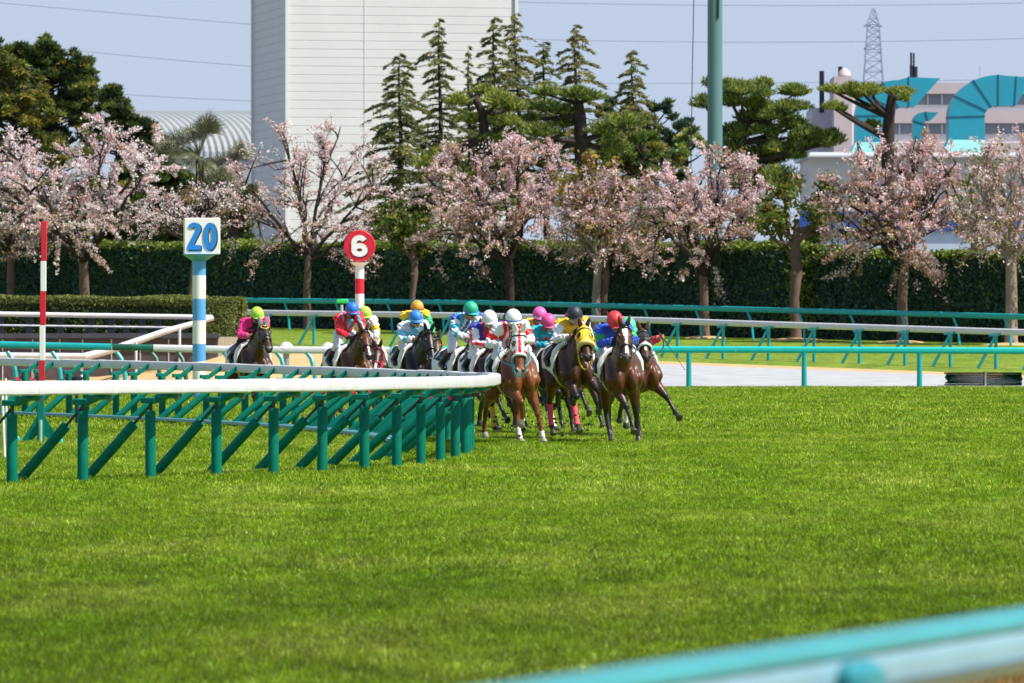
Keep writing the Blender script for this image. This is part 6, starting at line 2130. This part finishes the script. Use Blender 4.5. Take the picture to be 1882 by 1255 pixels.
# gallop phases: front (forearm, cannon, pastern[, splay]); hind (thigh, gaskin, cannon, pastern[, splay]), degrees from straight down, forward positive
PH = {
 'down_fold': {'FL': (6, 0, 24, 5), 'FR': (62, -44, -80, -4), 'HL': (34, -30, 14, 50), 'HR': (-4, -66, -34, -6, 6)},
 'tucked': {'FL': (52, -66, -98, 6), 'FR': (26, -80, -115, -4), 'HL': (40, -28, 24, 44), 'HR': (30, -40, 6, 34)},
 'reach': {'FL': (22, 10, 36, 6), 'FR': (54, 38, 62, -4), 'HL': (2, -68, -44, -20), 'HR': (36, -32, 16, 44)},
 'spread': {'FL': (44, 34, 62, 17), 'FR': (8, 0, 25), 'HL': (-4, -66, -44, -30), 'HR': (22, -46, -6, 20)},
 'drive': {'FL': (30, -40, -80), 'FR': (-8, -14, 10), 'HL': (44, -16, 28, 45), 'HR': (18, -48, -12, 10)},
}
BAY = (.085, .026, .008); DBAY = (.036, .012, .005); CHEST = (.165, .050, .013); BLACK = (.010, .008, .008); BROWN = (.050, .017, .007)
def sw_(d, s): return np.char.startswith(d['names'], s)
def f1(C, d):
    C[:] = (.82, .012, .22); K = (.012, .012, .016)
    sel(C, d['torso'] & (np.abs(d['lt'] - .86) < .05), K); sel(C, d['torso'] & (np.abs(d['lt'] - .55) < .06) , K); sel(C, d['torso'] & (np.abs(d['lat']) < .09) & (d['lt'] > .9), K)
def f2(C, d):
    C[:] = (.66, .012, .028); B = (.16, .50, .80)
    sel(C, d['torso'] & (np.abs(d['lat']) < .012 + .07 * np.clip(d['lt'] - .55, 0, 1)) & (d['lt'] > .6), B)
    sel(C, np.abs(np.abs(d['lat']) - .155) < .016, B)
def f3(C, d):
    C[:] = (.70, .71, .72); sel(C, d['arm'] & (np.abs(d['ap'] - .40) < .10), (.85, .50, .02)); sel(C, d['torso'] & (np.abs(d['lat']) < .03), (.1, .12, .14))
def f4(C, d):
    C[:] = (.18, .52, .80); sel(C, d['arm'] & (np.sin(d['ap'] * 15 + .3) > 0), (.74, .78, .84)); sel(C, d['torso'] & (np.abs(d['lt'] - .35) < .14), (.7, .76, .84))
def f5(C, d):
    C[:] = (.82, .55, .02); sel(C, d['arm'] & (d['ap'] > .18), (.02, .36, .14))
def f6(C, d):
    C[:] = WHITE; sel(C, d['torso'] & (np.cos(d['lat'] * 62) > .0), (.012, .08, .50)); sel(C, d['arm'] & (np.sin(d['ap'] * 21 + 1.2) > 0.0), (.05, .48, .68))
    sel(C, d['arm'] & (d['ap'] < .1) & (np.abs(d['lat']) > .17), (.012, .08, .50)); sel(C, d['arm'] & (d['ap'] > .68), WHITE)
def f7(C, d):
    C[:] = WHITE; B = (.02, .035, .36); Rd = (.70, .012, .03)
    sel(C, d['torso'], B); sel(C, d['torso'] & (np.abs(d['lat']) < .015 + .10 * np.clip(d['lt'] - .5, 0, 1)) & (d['lt'] > .5), Rd)
    a = d['V'][:, 2]; sel(C, d['arm'] & (np.abs(d['off']) < .018), Rd); sel(C, sw_(d, 'shoulder'), B); sel(C, d['arm'] & (d['ap'] > .9), Rd)
def f8(C, d):
    C[:] = (.02, .025, .05)
def f9(C, d):
    C[:] = WHITE; Rd = (.72, .012, .02)
    sel(C, d['torso'] & (np.abs(np.abs(d['lat']) - .115) < .026), Rd); sel(C, d['torso'] & (np.abs(np.abs(d['lat']) - .035) < .012), Rd); sel(C, d['arm'] & (np.abs(d['ap'] - .30) < .085), Rd)
def f10(C, d):
    C[:] = (.55, .02, .30); sel(C, d['torso'] & (d['lt'] > .80) & (np.abs(d['lat']) > .07), (.85, .50, .04)); sel(C, d['arm'] & (d['ap'] > .18), (.68, .68, .78))
def f11(C, d):
    C[:] = (.012, .40, .50); Rd = (.66, .012, .03)
    for (l, v) in ((-.09, .52), (.08, .58), (0, .82), (-.13, .86), (.14, .86), (0, .3)):
        sel(C, d['torso'] & ((d['lat'] - l) ** 2 + ((d['lt'] - v) * .39) ** 2 < .0017), Rd)
    sel(C, d['arm'] & (d['ap'] > .34) & (d['ap'] < .58), Rd)
def f12(C, d):
    C[:] = (.76, .77, .82); Y = (.82, .48, .012); P = (.10, .03, .16)
    sel(C, d['torso'] & (d['lt'] > .48), Y); sel(C, d['torso'] & (np.abs(d['lt'] - .52) < .045), P); sel(C, d['arm'] & (d['ap'] < .06) & (np.abs(d['lat']) < .2), Y); sel(C, d['torso'] & (np.abs(d['lt'] - .44) < .03), Y)
def f13(C, d):
    C[:] = (.70, .02, .03); sel(C, d['arm'] & (d['ap'] > .15), (.02, .42, .22))
def f14(C, d):
    C[:] = (.012, .075, .55); sel(C, d['arm'] & (np.abs(d['ap'] - .34) < .115), (.01, .32, .10)); sel(C, d['torso'] & (d['lt'] < .2), (.6, .6, .72))
def f15(C, d):
    C[:] = (.03, .45, .26); sel(C, d['arm'] & (d['ap'] > .12), (.02, .16, .62)); sel(C, d['arm'] & (d['ap'] > .62), (.70, .02, .05))

FIELD = [
 dict(k=1, cx=478, d=122, yaw=18, pol=(483, 602), muz=(497, 645), hx=474, hy=563, coat=BROWN, poll=(1.14, 1.72), pitch=58, headyaw=8, ph='down_fold', hood=dict(col=(.014, .014, .016), ears=(.25, .26, .28), heart=True, front_open=.5, to=.56), noseband=None, number='1', cap=(.40, .72, .05), silks=f1, mask=(.10, .12, .16), boot=.0, thigh_dark=(.45, (.012, .012, .014)),
   hl='bay racehorse in a black hood with a gold heart, running alone at the far left', rl='person in bright pink and black silks and a lime cap crouching on the leftmost horse'),
 dict(k=2, cx=664, d=119, yaw=20, pol=(667, 612), muz=(680, 658), hx=648, hy=554, coat=BAY, poll=(1.14, 1.70), pitch=58, headyaw=6, ph='reach', blaze=(.012, .62, .95), hood=None, number='6', cap=(.02, .16, .66), band=(.75, .12, .30), silks=f2, mask=(.03, .02, .025), glove=(.012, .012, .014), boot_top=(.10, .006, .025), clear=False,
   hl='bay racehorse with a black bridle and white snip carrying the rider in red', rl='person in red silks with a light blue collar and a blue cap'),
 dict(k=3, cx=690, d=124.5, yaw=16, pol=(694, 642), muz=(690, 688), hx=671, hy=562, coat=DBAY, poll=(1.10, 1.52), pitch=64, ph='tucked', hood=None, bridle=(.5, .02, .08), reins=(.6, .02, .10), cap=(.40, .70, .08), silks=f3, blaze=(.014, .6, .95), 
   hl='dark bay racehorse with red reins half hidden behind the bay of the rider in red', rl='person in pale grey silks and a lime cap, half hidden behind the red rider'),
 dict(k=4, cx=783, d=116.5, yaw=18, pol=(786, 612), muz=(796, 666), hx=765, hy=569, coat=BLACK, poll=(1.14, 1.70), pitch=58, headyaw=6, ph='down_fold', number='9', cap=(.03, .22, .70), band=(.30, .55, .85), silks=f4, boot=.15, muzzle=(.06, .04, .035), 
   hl='black racehorse with a plain black bridle under the rider in sky blue', rl='person in sky blue and white silks and a blue cap crouching on the black horse'),
 dict(k=5, cx=797, d=126, yaw=16, pol=(800, 625), muz=(805, 670), hx=766, hy=551, coat=BAY, poll=(1.08, 1.60), pitch=64, ph='tucked', cap=(.82, .33, .04), band=(.05, .02, .02), silks=f5, 
   hl='bay racehorse almost hidden behind the black horse', rl='person in yellow silks with green sleeves and an orange cap, behind the sky blue rider'),
 dict(k=6, cx=884, d=110.5, yaw=25, pol=(888, 594), muz=(893, 645), hx=867, hy=553, coat=BROWN, poll=(1.12, 1.74), pitch=56, headyaw=0, ph='reach', number='12', cap=(.02, .42, .24), band=(.03, .25, .75), silks=f6, boot_top=(.12, .008, .04), boot=.25, tall=.05, bandage={'HL': (.78, .45, .03)}, 
   hl='brown racehorse with a number 12 cloth under the rider in blue and white stripes', rl='person in blue and white striped silks with cyan hooped sleeves and a green cap'),
 dict(k=7, cx=921, d=105, yaw=18, pol=(918, 636), muz=(926, 688), hx=900, hy=569, coat=DBAY, poll=(1.12, 1.50), pitch=60, ph='reach', number='3', bridle=(.55, .02, .06), reins=(.62, .02, .04), cap=(.76, .76, .80), silks=f7, glove=(.05, .38, .50), bandage={'HR': (.78, .45, .03)}, clear=True,
   hl='dark bay racehorse with red bridle and reins just left of the chestnut', rl='person in a blue top with red striped white sleeves and plain white cap'),
 dict(k=8, cx=958, d=108.5, yaw=15, pol=(962, 640), muz=(964, 690), hx=938, hy=571, coat=DBAY, poll=(1.06, 1.50), pitch=64, ph='tucked', cap=(.02, .028, .05), silks=f8, bandage={'HL': (.78, .45, .03), 'HR': (.78, .45, .03)}, 
   hl='dark racehorse with yellow leg bandages hidden behind the chestnut', rl='person in a dark navy cap mostly hidden behind the white capped rider on the chestnut'),
 dict(k=9, cx=962, d=100, yaw=13, pol=(953, 613), muz=(955, 687), hx=944, hy=567, coat=CHEST, points=Z3(108, 58, 32), poll=(1.16, 1.66), pitch=66, headyaw=-10, ph='down_fold', socks={'FL': .02, 'HL': .35, 'FR': -.02}, hoof=(.30, .27, .24), muzzle=Z3(150, 96, 68), snip=True, mane_col=Z3(110, 60, 34),
   hood=dict(col=(.80, .80, .82), cross=(.72, .015, .03), ears=(.80, .80, .82), to=.57, eye=.05), noseband=((.62, .72, .78), .022), reins=(.06, .30, .45), neckstrap=(.02, .40, .68), number='7', cap=(.80, .80, .84), band=(.04, .16, .55), silks=f9, glove=(.80, .80, .80), clear=True, handR=(.50, -.30, 1.66),
   legs={'FL': (10, 3, 28, 10), 'FR': (56, -22, -62, -7), 'HL': (34, -26, 16, 48, -4), 'HR': (2, -64, -30, -4, 8)},
   hl='chestnut racehorse in a white hood with a red cross, foremost of the field', rl='person in white silks with red bands and blue rimmed cap, on the chestnut'),
 dict(k=10, cx=1014, d=114, yaw=16, pol=(1014, 635), muz=(1016, 685), hx=992, hy=563, coat=DBAY, poll=(1.06, 1.50), pitch=64, ph='tucked', cap=(.85, .12, .42), band=(.8, .7, .75), silks=f10, socks={'HL': .3}, 
   hl='dark racehorse at the back hidden behind the horse of the turquoise rider', rl='person in magenta silks with yellow shoulders, rear one of the two pink caps'),
 dict(k=11, cx=1030, d=108.5, yaw=18, pol=(1034, 636), muz=(1038, 685), hx=1008, hy=575, coat=BROWN, poll=(1.08, 1.50), pitch=62, ph='down_fold', cap=(.80, .09, .30), silks=f11, glove=(.78, .76, .76), socks={'HL': .8}, headp=24,
   hl='brown racehorse squeezed in behind the yellow hooded bay', rl='person in turquoise silks with red spots and a pink cap bending low over the mane'),
 dict(k=13, cx=1075, d=113, yaw=14, pol=(1082, 640), muz=(1084, 690), hx=1049, hy=572, coat=BAY, poll=(1.06, 1.52), pitch=64, ph='reach', cap=(.70, .04, .10), silks=f13, handL=(.50, .42, 1.72),
   hl='bay racehorse almost hidden behind the yellow hooded one', rl='person with a green sleeve showing between the yellow and the red capped leaders'),
 dict(k=12, cx=1068, d=103.5, yaw=14, pol=(1072, 606), muz=(1080, 661), hx=1057, hy=561, coat=(.058, .018, .006), poll=(1.16, 1.74), pitch=56, headyaw=16, ph='tucked', hood=dict(col=(.82, .52, .02), to=.57, eye=.062, cup=True), noseband=((.72, .56, .18), .046), reins=(.03, .025, .02), neckstrap=(.80, .52, .02), number='4', cap=(.025, .03, .05), silks=f12, boot=.02, thigh_dark=(.7, (.012, .012, .014)), boot_top=(.012, .012, .014), clear=True, bandage={'HL': (.75, .06, .12), 'HR': (.75, .06, .12)},
   legs={'FL': (52, -30, -66, 12), 'FR': (48, -66, -100, -2), 'HL': (38, -24, 22, 44, -3), 'HR': (26, -44, 0, 26, 3)}, fly=.10,
   hl='bay racehorse in a bright yellow hood and thick yellow noseband', rl='person in yellow and white silks and a navy cap on the yellow hooded horse'),
 dict(k=15, cx=1192, d=106, yaw=20, pol=(1178, 613), muz=(1184, 661), hx=1153, hy=582, coat=(.088, .028, .009), poll=(1.10, 1.58), pitch=56, headyaw=12, ph='spread', hood=dict(col=(.02, .02, .022), to=.42, eye=.05), noseband=((.70, .72, .80), .026), blaze=(.016, .45, .75), cap=(.10, .60, .36), silks=f15, handL=(.46, .38, 1.66), breeches=(.6, .6, .7),
   hl='bay racehorse in a black hood with pale noseband, outermost at the right', rl='person in green and blue silks and mint cap, behind the red capped rider'),
 dict(k=14, cx=1151, d=101, yaw=8, pol=(1146, 602), muz=(1152, 661), hx=1130, hy=570, coat=(.085, .026, .008), poll=(1.15, 1.76), pitch=60, headyaw=2, ph='reach', blaze=(.022, .12, .84), cap=(.72, .04, .055), silks=f14, breeches=(.50, .49, .62), glove=(.012, .012, .014), number='10', socks={'HL': .5}, muzzle=(.06, .045, .04), headp=34, tall=-.02,
   legs={'FL': (-6, -14, 10, 1), 'FR': (38, 18, 44, -15), 'HL': (0, -66, -42, -20, 5), 'HR': (38, -28, 18, 44, 0)},
   hl='bay racehorse with a white blaze and black bridle under the red capped rider', rl='person in royal blue silks with green armbands and a bright red cap'),
]
RIDERS = {}
for q in FIELD:
    d = q['d']; k = F / d; yaw = q['yaw']
    head = Vector((math.sin(R(yaw)), -math.cos(R(yaw)), 0)); left = Vector((-head.y, head.x, 0))
    chest = Vector(((q['cx'] - CX) / k, d, 0))
    rz = math.atan2(head.y, head.x)
    org = chest - head * .78
    z0 = gz(d)
    legs = dict(PH[q['ph']])
    legs.update(q.get('legs', {}))
    p = dict(q, legs=legs, seed=q['k'] * 7, voxel=.016)
    hs = Horse(p)
    lows = []
    for key in legs:
        J = hs.leg(key); lows.append(min(j.z for j in J[-2:]))
    lift = -min(lows) + q.get('fly', 0.0) - .012
    roll = R(q.get('roll', 6))                  # leaning into the bend
    chest_z = 1.05 * math.sin(roll)
    org = org + Vector((-left.x, -left.y, 0)) * (-chest_z)
    M = Matrix.Translation((org.x, org.y, z0 + lift)) @ Matrix.Rotation(rz, 4, 'Z') @ Matrix.Rotation(roll, 4, 'X')
    Mi = M.inverted()
    root = thing('racehorse', q['hl'], 'horse', (org.x, org.y, z0 + lift), rz, 'racehorses galloping round the bend')
    # carry the head so that poll and muzzle sit where the photo shows them
    dp = d - math.cos(R(yaw)) * .38; kp = F / dp
    px_, py_ = q['pol']
    W = at(px_, py_, dp); L_ = Mi @ W
    hs.poll = Vector((1.15, max(-.30, min(.30, L_.y)), max(1.38, min(1.86, L_.z))))
    lat_w = (q['muz'][0] - px_) / kp; dn = (q['muz'][1] - py_) / kp
    dn = min(dn, HEAD_L * .93); lat_w = max(-.2, min(.2, lat_w))
    fw = math.sqrt(max(.03, HEAD_L ** 2 - dn * dn - lat_w * lat_w))
    hs.hd = (Mi.to_3x3() @ Vector((lat_w, -fw, -dn)).normalized()).normalized()
    hs.hl = (Mi.to_3x3() @ Vector((0, 0, 1)))
    hs.hl = hs.hl.cross(hs.hd).normalized()
    hs.hn = hs.hd.cross(hs.hl).normalized()
    if hs.hn.z < 0: hs.hn = -hs.hn
    # rider: raise and shift the upper body until the cap sits where the photo has it
    hd_w = M @ Vector((.44, 0, 2.085)); kk = F / hd_w.y
    T_ = Mi @ (at(q['hx'], q['hy'], hd_w.y) - Vector((0, 0, .176)))
    up = max(-.22, min(.30, T_.z - 2.085))
    shift = max(-.24, min(.24, T_.y))
    rd = thing('person', q['rl'], 'jockey', (org.x, org.y, z0 + lift), rz, 'jockeys in racing silks')
    root.rotation_euler = rd.rotation_euler = (roll, 0, rz)
    jq = dict(cap=q['cap'], band=q.get('band', q['cap']), silks=q['silks'], up=up, shift=shift, headyaw=q.get('rhy', 0), headpitch=q.get('headp', 16), clear=q.get('clear', False),
              mask=q.get('mask'), glove=q.get('glove'), boot=q.get('boot', .35), boot_top=q.get('boot_top', (.012, .012, .014)), breeches=q.get('breeches', (.74, .73, .79)))
    hz2 = 1.66 + (hs.poll.z - 1.66) * .25 + up * .3
    jq['handL'] = q.get('handL', (.60, .115, hz2)); jq['handR'] = q.get('handR', (.60, -.115, hz2))
    if q.get('thigh_dark'): jq['thigh_dark'] = q['thigh_dark']
    info = build_rider(rd, jq)
    RIDERS[q['k']] = (M, info)
    hnd = info['hands']; el = info['elbows']
    hs.p['hands'] = [hnd[s] + (hnd[s] - el[s]).normalized() * .07 for s in (1, -1)]
    hs.build(root)
    print('horse', q['k'], 'up %.2f shift %.2f lift %.2f' % (up, shift, lift))
def hand_tip(k, s):
    M, i = RIDERS[k]; h = i['hands'][s]; return M, h + (h - i['elbows'][s]).normalized() * .075
M, h = hand_tip(9, -1); wp = whip(M, h, Vector((.25, .62, -.75)), 'white riding whip in the raised hand of the rider on the chestnut'); wp.rotation_euler = (0, 0, M.to_euler().z)
for ch in wp.children_recursive: ch.data.materials[0] = M_WHITE
M, h = hand_tip(14, 1); wp = whip(M, h, Vector((.2, .9, .12)), 'black riding whip pointing right from the hand of the red capped rider'); wp.rotation_euler = (0, 0, M.to_euler().z)
M, h = hand_tip(15, 1); wp = whip(M, h, Vector((.1, .55, -.8)), 'thin dark riding whip hanging down at the far right of the field'); wp.rotation_euler = (0, 0, M.to_euler().z)
M, h = hand_tip(1, 1); wp = whip(M, h, Vector((.3, .85, -.5)), 'thin black riding whip of the pink rider, sticking out past the muzzle'); wp.rotation_euler = (0, 0, M.to_euler().z)
M, h = hand_tip(13, 1); wp = whip(M, h, Vector((.1, .3, .9)), 'short black riding whip held upright by the green sleeve'); wp.rotation_euler = (0, 0, M.to_euler().z)

# clods of turf thrown up by the hooves
rr = random.Random(9)
CL = mat('turf_clod', (.05, .06, .02), .95, .4, 40)
mb = MB()
for q in range(130):
    x, y, d = rr.gauss(985, 80), 805 - abs(rr.gauss(0, 55)), rr.uniform(101, 112)
    p = at(x, y, d); r = rr.uniform(.010, .034)
    if p.z < .03: continue
    mb.ellipsoid(p, (r, r * .8, r * .6), 6, 4)
tag(mb.build('flying_turf', CL, None, smooth=False), kind='stuff')
